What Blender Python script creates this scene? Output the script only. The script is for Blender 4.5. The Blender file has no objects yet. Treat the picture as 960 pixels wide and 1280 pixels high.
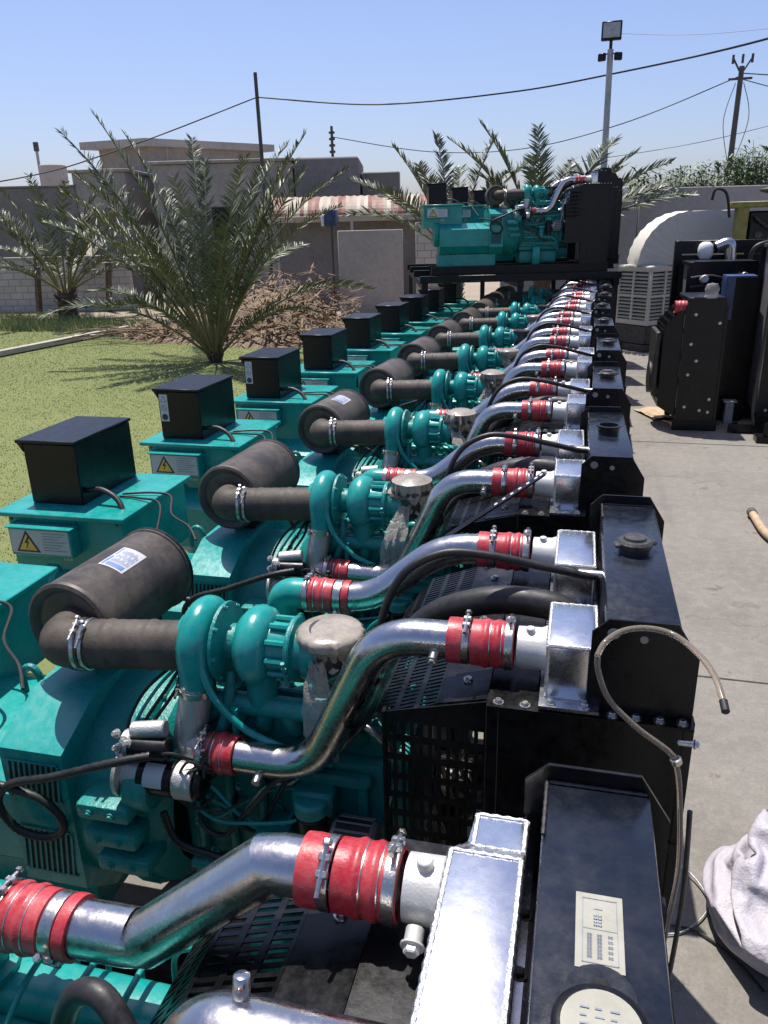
import bpy, bmesh, math, random
from mathutils import Vector, Matrix, Quaternion, noise
from math import sin, cos, pi, radians
R = random.Random(7)
scene = bpy.context.scene
COL = scene.collection
V = Vector

# ------------------------------------------------------------------ materials
def _new(name):
    m = bpy.data.materials.new(name); m.use_nodes = True
    nt = m.node_tree; b = nt.nodes['Principled BSDF']
    return m, nt, b
def _pos(nt):
    return nt.nodes.new('ShaderNodeNewGeometry').outputs['Position']
def _noise(nt, vec, scale, detail=4, rough=.6, stretch=None):
    n = nt.nodes.new('ShaderNodeTexNoise'); n.inputs['Scale'].default_value = scale
    n.inputs['Detail'].default_value = detail; n.inputs['Roughness'].default_value = rough
    if stretch:
        mp = nt.nodes.new('ShaderNodeMapping'); mp.inputs['Scale'].default_value = stretch
        nt.links.new(vec, mp.inputs['Vector']); vec = mp.outputs['Vector']
    nt.links.new(vec, n.inputs['Vector'])
    return n.outputs['Fac']
def _ramp(nt, fac, stops):
    r = nt.nodes.new('ShaderNodeValToRGB'); el = r.color_ramp.elements
    while len(el) < len(stops): el.new(.5)
    for e, (p, c) in zip(el, stops):
        e.position = p; e.color = (c if len(c) == 4 else (*c, 1)) if not isinstance(c, float) else (c, c, c, 1)
    nt.links.new(fac, r.inputs['Fac']); return r.outputs['Color']
def _mix(nt, fac, a, b, mode='MIX'):
    n = nt.nodes.new('ShaderNodeMix'); n.data_type = 'RGBA'; n.blend_type = mode
    for sock, v in ((n.inputs[0], fac), (n.inputs[6], a), (n.inputs[7], b)):
        if hasattr(v, 'is_output'): nt.links.new(v, sock)
        elif isinstance(v, (int, float)): sock.default_value = v
        else: sock.default_value = (*v, 1)
    return n.outputs[2]
def _bump(nt, b, h, strength, dist=.01):
    n = nt.nodes.new('ShaderNodeBump'); n.inputs['Strength'].default_value = strength
    n.inputs['Distance'].default_value = dist
    nt.links.new(h, n.inputs['Height']); nt.links.new(n.outputs['Normal'], b.inputs['Normal'])
def paint(name, col, rough=.4, dust=(.3, .27, .22), dust_amt=.25, scale=6, bump=.05, metal=0, spec=.5, var=.3, bscale=60, rvar=.2):
    """coated or bare surface with uneven tone, patchy dust and fine relief"""
    m, nt, b = _new(name); p = _pos(nt)
    n1 = _noise(nt, p, scale, 5, .62)
    n2 = _noise(nt, p, scale * 5.3, 4, .7)
    c = _mix(nt, _ramp(nt, n1, [(.3, 0.0), (.7, 1.0)]), tuple(x * (1 - var) for x in col), tuple(min(1, x * (1 + var)) for x in col))
    d = _ramp(nt, _mix(nt, .5, n1, n2), [(.42, 0.0), (.68, float(dust_amt))])
    c = _mix(nt, d, c, dust)
    nt.links.new(c, b.inputs['Base Color'])
    rr = nt.nodes.new('ShaderNodeMapRange'); rr.inputs['From Min'].default_value = .3; rr.inputs['From Max'].default_value = .7
    rr.inputs['To Min'].default_value = max(.03, rough - rvar / 2); rr.inputs['To Max'].default_value = min(1, rough + rvar / 2)
    nt.links.new(n2, rr.inputs['Value']); nt.links.new(rr.outputs['Result'], b.inputs['Roughness'])
    b.inputs['Metallic'].default_value = metal; b.inputs['Specular IOR Level'].default_value = spec
    if bump: _bump(nt, b, _noise(nt, p, bscale, 3, .6), bump, .01)
    return m
M = {}
M['teal'] = paint('teal_enamel', (.001, .27, .242), .3, (.13, .27, .235), .3, 6, .06, var=.18)
M['teal2'] = paint('teal_cast', (.001, .24, .214), .38, (.05, .085, .07), .5, 10, .34, var=.3, bscale=110)
M['black'] = paint('black_enamel', (.0026, .0028, .0036), .33, (.06, .055, .048), .1, 7, .04, spec=.32)
M['tank'] = paint('black_tank_paint', (.006, .0085, .015), .27, (.08, .078, .078), .12, 5, .04)  # bluish base colour stands in for the sky sheen on the tanks
M['boxblk'] = paint('black_powder_coat', (.0018, .002, .003), .34, (.05, .052, .06), .07, 4, .05, bscale=200, spec=.3)
M['rubber'] = paint('black_rubber', (.009, .0085, .0085), .5, (.09, .08, .065), .22, 10, .06)
M['filter'] = paint('dusty_filter_can', (.05, .04, .03), .48, (.2, .155, .11), .4, 5, .04)
M['duct'] = paint('dusty_rubber_duct', (.045, .035, .026), .66, (.145, .11, .075), .4, 9, .1, bscale=150)
M['red'] = paint('red_silicone', (.4, .018, .03), .42, (.48, .2, .18), .36, 14, .1, var=.16, bscale=160)
M['steel'] = paint('polished_pipe', (.53, .525, .515), .25, (.26, .235, .2), .42, 8, .05, metal=1, var=.12, bscale=60, rvar=.2)
M['alu'] = paint('welded_aluminium', (.72, .73, .75), .27, (.6, .6, .6), .16, 7, .03, metal=1, var=.04, bscale=50, rvar=.07)
M['weld'] = paint('weld_bead', (.6, .6, .6), .36, (.4, .38, .35), .3, 60, .4, metal=1, var=.2, bscale=320)
M['cast'] = paint('cast_aluminium', (.52, .51, .49), .5, (.3, .27, .23), .35, 16, .3, metal=.75, var=.15, bscale=220)
M['neck'] = paint('bead_blasted_neck', (.62, .61, .58), .5, (.45, .42, .38), .3, 20, .12, metal=.45, var=.1, bscale=220)
M['zinc'] = paint('zinc_plated', (.55, .54, .5), .32, (.25, .22, .18), .4, 40, .1, metal=1, var=.25)
M['dark_steel'] = paint('dark_metal', (.05, .05, .05), .45, (.14, .12, .1), .4, 15, .2, metal=.5)
M['white_label'] = paint('label_paper', (.5, .5, .5), .5, (.36, .35, .32), .25, 30, 0, var=.05)
M['cream'] = paint('cream_label', (.29, .28, .225), .55, (.45, .42, .34), .3, 30, 0, var=.06)
M['ink'] = paint('label_ink', (.03, .03, .05), .6, (.1, .1, .1), .1, 30, 0)
M['ink_soft'] = paint('grey_ink', (.2, .22, .27), .6, (.3, .3, .3), .1, 30, 0)
M['blue_ink'] = paint('blue_ink', (.12, .2, .42), .6, (.3, .3, .35), .1, 30, 0)
M['yellow'] = paint('warning_yellow', (.75, .48, .06), .5, (.5, .42, .3), .15, 30, 0, var=.05)
M['wrap'] = paint('dusty_plastic_wrap', (.27, .235, .19), .26, (.42, .38, .32), .35, 16, .14, var=.2, bscale=60)
M['fin'] = paint('radiator_fin', (.3, .3, .3), .5, (.2, .17, .14), .5, 20, 0, metal=.6)
M['blue'] = paint('blue_paint', (.012, .035, .11), .35, (.2, .25, .35), .2, 6, .05)
M['olive'] = paint('old_yellow_paint', (.24, .2, .035), .5, (.2, .18, .12), .4, 8, .2)
M['cardboard'] = paint('cardboard', (.42, .3, .18), .8, (.45, .38, .3), .4, 10, .1)
M['plastic_beige'] = paint('cooler_plastic', (.58, .55, .46), .5, (.4, .36, .28), .45, 4, .05, var=.08)
M['duct_cloth'] = paint('duct_fabric', (.66, .63, .56), .8, (.42, .37, .29), .5, 5, .3, var=.1, bscale=30)
M['globe'] = paint('white_plastic', (.75, .75, .74), .4, (.5, .48, .44), .2, 12, 0, var=.04)
M['sack'] = paint('woven_plastic_sack', (.43, .405, .44), .5, (.34, .29, .31), .4, 7, .5, var=.1, bscale=70)
M['wire'] = paint('black_cable', (.012, .012, .012), .6, (.05, .05, .05), .2, 10, 0)
M['pole'] = paint('galvanised_pole', (.36, .36, .36), .55, (.28, .26, .24), .3, 3, .05, metal=.3)
M['pole_dark'] = paint('weathered_steel_pole', (.06, .055, .05), .6, (.12, .1, .08), .3, 3, .05)
M['bark'] = paint('palm_bark', (.1, .07, .045), .9, (.18, .14, .1), .4, 14, .6, bscale=30)
M['stem'] = paint('palm_stem', (.16, .15, .055), .6, (.25, .2, .12), .4, 9, .1)
M['dry'] = paint('dry_palm_litter', (.17, .115, .068), .9, (.3, .225, .15), .45, 2.5, .1, var=.5)
M['frond'] = paint('palm_leaf', (.082, .108, .05), .5, (.2, .205, .13), .45, 3, 0, var=.35)
M['frond2'] = paint('palm_leaf_dusty', (.1, .125, .066), .5, (.2, .2, .14), .45, 3, 0, var=.3)
M['reed'] = paint('reed_leaf', (.07, .11, .04), .6, (.17, .2, .1), .4, 1.5, 0, var=.35)
M['lens'] = paint('floodlight_glass', (.35, .36, .36), .15, (.4, .4, .4), .2, 10, 0)
def clear_plastic():
    m, nt, b = _new('clear_hose_plastic')
    b.inputs['Base Color'].default_value = (.55, .47, .38, 1); b.inputs['Roughness'].default_value = .15
    b.inputs['Transmission Weight'].default_value = .75; b.inputs['IOR'].default_value = 1.25
    return m
M['clear'] = clear_plastic()
def film():
    m, nt, b = _new('plastic_film')
    b.inputs['Base Color'].default_value = (.62, .57, .5, 1); b.inputs['Roughness'].default_value = .16
    _bump(nt, b, _noise(nt, _pos(nt), 55, 5, .7), .9, .02)
    tr = nt.nodes.new('ShaderNodeBsdfTransparent'); ms = nt.nodes.new('ShaderNodeMixShader'); ms.inputs[0].default_value = .42
    nt.links.new(tr.outputs[0], ms.inputs[1]); nt.links.new(b.outputs[0], ms.inputs[2]); nt.links.new(ms.outputs[0], nt.nodes['Material Output'].inputs['Surface'])
    return m
M['film'] = film()

# ------------------------------------------------------------------ mesh builder
def basis(n):
    n = V(n).normalized()
    a = V((0, 0, 1)) if abs(n.z) < .9 else V((1, 0, 0))
    u = a.cross(n).normalized(); return u, n.cross(u).normalized(), n
class MB:
    def __init__(s): s.v = []; s.f = []; s.mi = []; s.cur = 0
    def add(s, vs, fs):
        o = len(s.v); s.v += [tuple(x) for x in vs]
        s.f += [[o + i for i in f] for f in fs]; s.mi += [s.cur] * len(fs); return s
    def mat(s, i): s.cur = i; return s
    def bm(s, b, mx=None):
        b.verts.index_update()
        return s.add([(mx @ v.co if mx else v.co) for v in b.verts], [[v.index for v in f.verts] for f in b.faces])
    def box(s, c, d, bev=0, rot=None, seg=1, taper=None):
        b = bmesh.new(); bmesh.ops.create_cube(b, size=1)
        for v in b.verts:
            v.co = V((v.co.x * d[0], v.co.y * d[1], v.co.z * d[2]))
            if taper and v.co.z < 0: v.co.x *= taper[0]; v.co.y *= taper[1]
        if bev: bmesh.ops.bevel(b, geom=b.edges[:], offset=min(bev, min(d) * .45), segments=seg, affect='EDGES', profile=.5)
        mx = Matrix.Translation(V(c)) @ (rot.to_4x4() if rot else Matrix.Identity(4))
        s.bm(b, mx); b.free(); return s
    def box2(s, a, b, bev=0, seg=1):
        return s.box([(x + y) / 2 for x, y in zip(a, b)], [abs(y - x) for x, y in zip(a, b)], bev, None, seg)
    def beam(s, p0, p1, w, h, bev=0):
        p0, p1 = V(p0), V(p1); u, v, n = basis(p1 - p0)
        rot = Matrix((u, v, n)).transposed()
        return s.box((p0 + p1) / 2, (w, h, (p1 - p0).length), bev, rot)
    def lathe(s, o, ax, prof, n=20, a0=0, a1=2 * pi):
        """prof: list of (radius, distance along axis)"""
        u, v, w = basis(ax); o = V(o); full = abs(a1 - a0 - 2 * pi) < 1e-4
        k = n if full else n + 1; vs = []; fs = []
        for r, h in prof:
            for i in range(k):
                a = a0 + (a1 - a0) * i / n
                vs.append(o + w * h + (u * cos(a) + v * sin(a)) * max(r, 1e-5))
        for j in range(len(prof) - 1):
            for i in range(n):
                i2 = (i + 1) % k
                fs.append([j * k + i, j * k + i2, (j + 1) * k + i2, (j + 1) * k + i])
        return s.add(vs, fs)
    def cyl(s, p0, p1, r, n=16, bev=0, r1=None):
        p0, p1 = V(p0), V(p1); L = (p1 - p0).length; r1 = r if r1 is None else r1
        pf = [(0, 0), (r - bev, 0), (r, bev), (r1, L - bev), (r1 - bev, L), (0, L)] if bev else [(0, 0), (r, 0), (r1, L), (0, L)]
        return s.lathe(p0, p1 - p0, pf, n)
    def tube(s, path, r, n=12, cap=True, squash=None):
        path = [V(p) for p in path]; k = len(path)
        rr = r if isinstance(r, (list, tuple)) else [r] * k
        T = [((path[min(i + 1, k - 1)] - path[max(i - 1, 0)])).normalized() for i in range(k)]
        u, v, _ = basis(T[0]); vs = []; fs = []
        for i in range(k):
            if i:
                q = T[i - 1].rotation_difference(T[i]); u = q @ u; v = q @ v
            for j in range(n):
                a = 2 * pi * j / n; vs.append(path[i] + (u * cos(a) + v * sin(a)) * rr[i])
        for i in range(k - 1):
            for j in range(n):
                j2 = (j + 1) % n; fs.append([i * n + j, i * n + j2, (i + 1) * n + j2, (i + 1) * n + j])
        if cap: fs += [list(range(n))[::-1], [(k - 1) * n + j for j in range(n)]]
        return s.add(vs, fs)
    def prism(s, poly, ax, h0, h1):
        """poly of 2D points extruded along ax ('x': poly is (y,z); 'y': (x,z); 'z': (x,y))"""
        f = {'x': lambda a, b, h: (h, a, b), 'y': lambda a, b, h: (a, h, b), 'z': lambda a, b, h: (a, b, h)}[ax]
        n = len(poly); vs = [f(a, b, h0) for a, b in poly] + [f(a, b, h1) for a, b in poly]
        fs = [list(range(n)), list(range(n, 2 * n))[::-1]] + [[i, n + i, n + (i + 1) % n, (i + 1) % n] for i in range(n)]
        return s.add(vs, fs)
    def bolt(s, p, nrm, r=.009, h=.008, washer=True):
        p = V(p); nrm = V(nrm).normalized()
        if washer: s.lathe(p, nrm, [(r * 1.55, 0), (r * 1.5, .003), (0, .003)], 12)
        s.lathe(p + nrm * .002, nrm, [(r, 0), (r, h * .8), (r * .8, h), (0, h)], 6); return s
    def perf(s, o, u, v, nu, nv, fu=.6, fv=.6, t=.004):
        """perforated sheet: bars between nu x nv slots over the parallelogram o, u, v"""
        o, u, v = V(o), V(u), V(v); n = u.cross(v).normalized()
        def slab(a, b, c, d, t):
            q = [o + u * x + v * y for x, y in ((a, c), (b, c), (b, d), (a, d))]
            s.add([p - n * t / 2 for p in q] + [p + n * t / 2 for p in q], [[3, 2, 1, 0], [4, 5, 6, 7], [0, 1, 5, 4], [1, 2, 6, 5], [2, 3, 7, 6], [3, 0, 4, 7]])
        wu = (1 - fu) / nu; wv = (1 - fv) / nv
        for i in range(nu + 1):
            c = i / nu; slab(max(0, c - wu / 2), min(1, c + wu / 2), 0, 1, t)
        for j in range(nv + 1):
            c = j / nv; slab(0, 1, max(0, c - wv / 2), min(1, c + wv / 2), t * .7)
        return s
    def quad(s, *p): return s.add(p, [list(range(len(p)))])
    def obj(s, name, mat, parent=None, loc=None, smooth=38):
        me = bpy.data.meshes.new(name); me.from_pydata(s.v, [], s.f)
        mats = mat if isinstance(mat, (list, tuple)) else [mat]
        for m in mats: me.materials.append(M[m] if isinstance(m, str) else m)
        if len(mats) > 1: me.polygons.foreach_set('material_index', s.mi)
        b = bmesh.new(); b.from_mesh(me)
        if len(b.faces) < 60000: bmesh.ops.recalc_face_normals(b, faces=b.faces)
        b.to_mesh(me); b.free()
        if smooth:
            me.polygons.foreach_set('use_smooth', [True] * len(me.polygons)); me.set_sharp_from_angle(angle=radians(smooth))
        me.update()
        o = bpy.data.objects.new(name, me); COL.objects.link(o)
        if parent: o.parent = parent
        if loc: o.location = loc
        return o
def fillet(pts, rad, seg=7):
    pts = [V(p) for p in pts]; rad = rad if isinstance(rad, (list, tuple)) else [rad] * len(pts); out = [pts[0]]
    for i in range(1, len(pts) - 1):
        a, b, c = pts[i - 1], pts[i], pts[i + 1]; d0 = (a - b); d1 = (c - b)
        t = min(rad[i], d0.length * .48, d1.length * .48)
        p0 = b + d0.normalized() * t; p2 = b + d1.normalized() * t
        for k in range(seg + 1):
            x = k / seg; out.append(p0 * (1 - x) ** 2 + b * 2 * x * (1 - x) + p2 * x * x)
    out.append(pts[-1]); return out
def smooth_path(pts, seg=8):
    pts = [V(p) for p in pts]; out = []
    for i in range(len(pts) - 1):
        p0, p1, p2, p3 = pts[max(i - 1, 0)], pts[i], pts[i + 1], pts[min(i + 2, len(pts) - 1)]
        for k in range(seg):
            t = k / seg
            out.append(.5 * ((2 * p1) + (p2 - p0) * t + (2 * p0 - 5 * p1 + 4 * p2 - p3) * t * t + (3 * p1 - p0 - 3 * p2 + p3) * t ** 3))
    out.append(pts[-1]); return out
def empty(name, loc=(0, 0, 0), rz=0):
    o = bpy.data.objects.new(name, None); COL.objects.link(o); o.location = loc; o.rotation_euler = (0, 0, rz); o.empty_display_size = .2
    return o
def tag(o, label=None, cat=None, group=None, kind=None):
    for k, v in (('label', label), ('category', cat), ('group', group), ('kind', kind)):
        if v: o[k] = v
    return o
def copy_tree(o, parent=None, skip=(), swap=None):
    c = o.copy(); COL.objects.link(c)
    if parent: c.parent = parent
    for ch in KIDS.get(o.name, []):
        if ch.name.split('.')[0] not in skip: copy_tree(ch, c, skip, swap)
    return c
KIDS = {}
def index_kids():
    KIDS.clear()
    for o in bpy.data.objects:
        if o.parent: KIDS.setdefault(o.parent.name, []).append(o)
# ------------------------------------------------------------------ generator set (local frame: +x radiator end, y away, z up)
def clamp_band(mb, p, ax, r, w=.016, side=(0, -.5, 1)):
    p = V(p); ax = V(ax).normalized(); s = V(side); s = (s - ax * s.dot(ax)).normalized()
    mb.lathe(p - ax * w / 2, ax, [(r * .98, 0), (r * 1.035, .001), (r * 1.045, w * .2), (r * 1.03, w * .5), (r * 1.045, w * .8), (r * 1.035, w - .001), (r * .98, w)], 28)
    c = p + s * r * 1.12; t = s.cross(ax).normalized()
    mb.box(p + s * r * 1.08 + t * .012, (.012, .012, w * 1.1), .002, Matrix((t, s, ax)).transposed())
    mb.box(p + s * r * 1.08 - t * .012, (.012, .012, w * 1.1), .002, Matrix((t, s, ax)).transposed())
    mb.cyl(c - t * .045, c + t * .03, .0045, 8); mb.bolt(c + t * .028, t, .008, .009, False)
    return mb
def red_hose(par, p0, p1, r, ribs=(.35, .62), name='hose'):
    p0, p1 = V(p0), V(p1); L = (p1 - p0).length; pf = [(r * .9, 0), (r * 1.0, .002)]
    n = 26
    for i in range(1, n):
        t = i / n; b = 0
        for c in ribs: b += math.exp(-((t - c) / .07) ** 2)
        pf.append((r * (1 + .075 * min(b, 1)), L * t))
    pf += [(r * 1.0, L - .002), (r * .9, L)]
    o = MB().lathe(p0, p1 - p0, pf, 32).obj(name, 'red', par, smooth=60)
    m = MB()
    for c in ribs:
        for dlt in (.055,):
            m.lathe(p0 + (p1 - p0) * min(.97, c + dlt * 1.9), p1 - p0, [(r * .98, -.0015), (r * 1.03, -.001), (r * 1.03, .001), (r * .98, .0015)], 32)
    m.obj('retaining_ring', 'zinc', par)
    return o
def weld_lines(mb, segs, r=.0045):
    for a, b in segs:
        a, b = V(a), V(b); n = max(3, int((b - a).length / .009)); pts = [a + (b - a) * i / n for i in range(n + 1)]
        mb.tube(pts, [r * (1.15 if i % 2 else .85) for i in range(n + 1)], 6)
    return mb
def box_edges(a, b):
    x0, y0, z0 = a; x1, y1, z1 = b; P = lambda i, j, k: ((x0, x1)[i], (y0, y1)[j], (z0, z1)[k])
    out = []
    for i in (0, 1):
        for j in (0, 1):
            out += [(P(i, j, 0), P(i, j, 1)), (P(i, 0, j), P(i, 1, j)), (P(0, i, j), P(1, i, j))]
    return out
def charge_tank(root, y0, y1, z1, yn, name='charge_air_tank'):
    z0 = 1.478
    t = MB()
    t.box2((-.035, y0, z0), (.078, y1, z1), .012, 2)
    t.box2((-.045, y0 - .036, z0 - .001), (.086, y1 + .02, z0 + .007))
    o = t.obj(name, 'alu', root)
    w = MB(); e = .004
    weld_lines(w, [s for s in box_edges((-.035 + e, y0 + e, z0 + .01), (.078 - e, y1 - e, z1 - e))])
    w.obj('weld_seam', 'weld', o)
    n = MB(); n.lathe((-.105, yn, 1.548), (1, 0, 0), [(.043, 0), (.049, .001), (.05, .055), (.056, .07), (.06, .075), (.0, .075)], 32)
    n.cyl((-.075, yn - .01, 1.59), (-.075, yn - .01, 1.607), .011, 10, .002)
    n.obj('neck', 'neck', o)
    for bx in (-.02, .055): MB().bolt((bx, y0 - .018, z0 + .007), (0, 0, 1), .009).obj('bolt', 'zinc', o)
    return o
def intake_pipe(root, mitred):
    pts = [(-.78, .345, 1.36), (-.61, .35, 1.363), (-.385, .385, 1.546), (-.12, .385, 1.548)]
    if mitred: pts[1] = (-.56, .35, 1.363); pts[2] = (-.33, .385, 1.546); pts = [V(pts[0]), V(pts[0]).lerp(V(pts[1]), .9)] + [V(p) for p in pts[1:3]] + [V(pts[2]).lerp(V(pts[3]), .1), V(pts[3])]
    else: pts = fillet(pts, [0, .1, .1, 0], 9)
    cp = MB().tube(pts, .048, 32).obj('intake_pipe', 'steel', root, smooth=16 if mitred else 60); y = .385
    red_hose(cp, (-.215, y, 1.548), (-.112, y, 1.548), .056)
    MB().lathe((-.272, y, 1.548), (1, 0, 0), [(.048, 0), (.0555, .001), (.0565, .02), (.0555, .037), (.048, .038)], 32).obj('hose', 'red', cp)
    m = MB(); clamp_band(m, (-.226, y, 1.548), (1, 0, 0), .0545, .018, (0, -.6, .8)); m.obj('clamp', 'zinc', cp)
    m = MB(); clamp_band(m, (-.124, y, 1.548), (1, 0, 0), .0575, .02, (0, .35, 1)); m.obj('clamp', 'zinc', cp)
    red_hose(cp, (-.84, .345, 1.36), (-.735, .346, 1.36), .056, (.3, .62)); MB().lathe((-.705, .346, 1.361), (1, 0, 0), [(.048, 0), (.055, .001), (.056, .012), (.055, .023), (.048, .024)], 32).obj('hose', 'red', cp)
    m = MB(); clamp_band(m, (-.826, .345, 1.36), (1, 0, 0), .0575, .018, (0, .1, 1)); m.obj('clamp', 'zinc', cp)
    m = MB(); clamp_band(m, (-.72, .346, 1.361), (1, 0, 0), .0525, .026, (0, -1, -.6)); m.obj('clamp', 'zinc', cp)
    return cp
def make_genset():
    root = empty('generator_set')
    # --- frame
    for y in (-.2, .42):
        m = MB(); m.box2((-2.55, y - .03, .1), (.34, y + .03, .13)); m.box2((-2.55, y - .006, .13), (.34, y + .006, .25)); m.box2((-2.55, y - .03, .25), (.34, y + .03, .28))
        m.obj('rail', 'black', root)
    for x in (-2.5, -.6): MB().box2((x - .03, -.17, .13), (x + .03, .39, .25)).obj('cross_beam', 'black', root)
    for x in (-2.3, -.2):
        for y in (-.2, .42): MB().box2((x - .08, y - .05, 0), (x + .08, y + .05, .0995)).obj('foot', 'black', root)
    # --- radiator housing
    m = MB()
    m.box2((-.16, -.3, .28), (.285, -.294, 1.466)); m.box2((-.16, .524, .28), (.285, .53, 1.466))
    m.box2((-.16, -.34, 1.466), (.285, -.262, 1.472)); m.box2((-.16, .49, 1.466), (.285, .56, 1.472))
    m.box2((-.16, -.262, 1.464), (-.05, .49, 1.47)); m.box2((.262, -.262, 1.464), (.285, .49, 1.47))
    m.box2((-.16, -.294, .28), (.285, .524, .31)); m.box2((-.165, -.304, .28), (-.135, -.27, 1.463), .002); m.box2((.27, -.304, .28), (.292, -.27, 1.463), .002)
    m.box2((-.165, .5, .28), (-.135, .534, 1.463)); m.box2((.27, .5, .28), (.292, .534, 1.463))
    for z in (.7, 1.1): m.box2((-.16, -.306, z), (.285, -.301, z + .03))
    rad = m.obj('radiator', 'black', root)
    m = MB(); m.box2((-.04, -.27, .32), (.075, .5, 1.45)); m.box2((.1, -.27, .32), (.25, .5, 1.45))
    for i in range(64):
        y = -.26 + i * .0119; m.box2((.076, y, 1.2), (.099, y + .003, 1.462)); m.box2((-.047, y, .9), (-.041, y + .003, 1.456))
    m.obj('core', 'fin', rad)
    for bx in (-.135, -.075, .115, .165, .215, .262): MB().bolt((bx, -.322, 1.472), (0, 0, 1), .0085).obj('bolt', 'zinc', rad)
    m = MB(); m.box2((.055, -.27, 1.47), (.0905, .5, 1.482))
    for i in range(7): m.bolt((.073, -.2 + i * .105, 1.482), (0, 0, 1), .0085)
    m.obj('side_flange', ['dark_steel'], rad)
    t = MB(); t.box2((.092, -.288, 1.472), (.25, .518, 1.672), .007, 2)
    t.cyl((.17, .15, 1.67), (.17, .15, 1.688), .04, 24)
    t.box2((.086, -.288, 1.474), (.091, .518, 1.5)); t.box2((.251, -.288, 1.474), (.262, .518, 1.492))
    tank = t.obj('header_tank', 'tank', rad)
    for y, d in ((-.302, -1), (.52, 1)):
        pl = [(.06, 1.473), (.283, 1.473), (.283, 1.625), (.235, 1.702), (.095, 1.702), (.06, 1.668)]
        m = MB(); m.prism(pl, 'y', y, y + d * .006)
        m.obj('end_plate', 'black', rad)
        for px, pz, r in ((.105, 1.668, .0135), (.168, 1.66, .009)): MB().lathe((px, y + d * .006, pz), (0, d, 0), [(r, 0), (r * .9, .0015), (0, .0015)], 16).obj('plug', 'fin', rad)
    weld_lines(MB(), [((.098, .516, 1.674), (.244, .516, 1.674)), ((.094, .4, 1.674), (.094, .516, 1.674))], .003).obj('weld_seam', 'dark_steel', rad)
    c = MB(); c.lathe((.17, .15, 1.688), (0, 0, 1), [(.044, 0), (.046, .003), (.046, .014), (.04, .02), (.03, .021), (.028, .028), (.012, .03), (0, .03)], 28)
    c.box((.17, .15, 1.696), (.118, .03, .012), .005, Matrix.Rotation(.35, 3, 'Z'))
    c.obj('pressure_cap', 'dark_steel', rad)
    # --- charge air tanks, hoses and pipes
    charge_tank(root, -.3, -.085, 1.622, -.19); charge_tank(root, .175, .44, 1.61, .385)
    def pipe(pts, rad_, r=.047):
        p = fillet(pts, rad_, 9); m = MB(); m.tube(p, r, 28); return m
    c1 = pipe([(-.93, -.178, 1.1), (-.655, -.175, 1.095), (-.445, -.195, 1.547), (-.12, -.19, 1.548)], [0, .11, .11, 0]).obj('charge_pipe', 'steel', root, smooth=60)
    m = MB(); m.cyl((-.30, -.235, 1.53), (-.30, -.262, 1.525), .012, 10, .002); m.bolt((-.30, -.26, 1.525), (0, -1, -.1), .009); m.obj('sensor_boss', 'zinc', c1); MB().cyl((-.80, -.215, 1.075), (-.80, -.243, 1.065), .013, 10, .002).obj('sensor_boss', 'zinc', c1)
    c2 = 0 and pipe([(-.78, .345, 1.36), (-.61, .35, 1.363), (-.385, .385, 1.546), (-.12, .385, 1.548)], [0, .045, .045, 0]).obj('charge_pipe', 'steel', root, smooth=60)
    intake_pipe(root, False)
    for cp, y in ((c1, -.19),):
        red_hose(cp, (-.215, y, 1.548), (-.112, y, 1.548), .056)
        MB().lathe((-.272, y, 1.548), (1, 0, 0), [(.048, 0), (.0555, .001), (.0565, .02), (.0555, .037), (.048, .038)], 32).obj('hose', 'red', cp)
        m = MB(); clamp_band(m, (-.226, y, 1.548), (1, 0, 0), .0545, .018, (0, -.6, .8)); m.obj('clamp', 'zinc', cp)
        m = MB(); clamp_band(m, (-.124, y, 1.548), (1, 0, 0), .0575, .02, (0, .35, 1)); m.obj('clamp', 'zinc', cp)
    red_hose(c1, (-.99, -.178, 1.1), (-.875, -.178, 1.1), .056, (.35, .6))
    m = MB(); clamp_band(m, (-.975, -.178, 1.1), (1, 0, 0), .0565, .018, (0, -.2, 1)); m.obj('clamp', 'zinc', c1)
    m = MB(); clamp_band(m, (-.952, -.178, 1.1), (1, 0, 0), .0575, .02, (0, -1, .3)); m.obj('clamp', 'dark_steel', c1)
    # --- coolant hoses
    MB().tube(fillet([(.085, .06, 1.46), (.0, .06, 1.535), (-.17, .07, 1.545), (-.36, .1, 1.47), (-.56, .15, 1.2)], .1, 7), .039, 18).obj('coolant_hose', 'rubber', root, smooth=60)
    MB().tube(smooth_path([(.1, .14, 1.6), (.05, .13, 1.6), (-.06, .1, 1.63), (-.2, .07, 1.665), (-.33, .05, 1.67), (-.44, .03, 1.6), (-.5, .01, 1.44), (-.52, .0, 1.2)], 8), .0115, 10).obj('vent_hose', 'rubber', root, smooth=60)
    MB().cyl((.03, .14, 1.6), (.0931, .14, 1.6), .014, 10).obj('hose_fitting', 'zinc', root)
    # --- fan guard and fan
    g = MB(); g.perf((-.41, -.298, .98), (.245, 0, 0), (0, 0, .40), 11, 7, .58, .66, .004)
    g.add([(-.41, -.3, 1.38), (-.165, -.3, 1.38), (-.165, -.3, 1.455), (-.41, -.3, 1.395), (-.41, -.296, 1.38), (-.165, -.296, 1.38), (-.165, -.296, 1.455), (-.41, -.296, 1.395)], [[0, 1, 2, 3], [7, 6, 5, 4], [0, 4, 5, 1], [1, 5, 6, 2], [2, 6, 7, 3], [3, 7, 4, 0]])
    g.box2((-.418, -.303, .6), (-.41, -.28, 1.395)); g.box2((-.41, -.3, .6), (-.165, -.296, .978))
    guard = g.obj('fan_guard', 'black', root)
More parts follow.
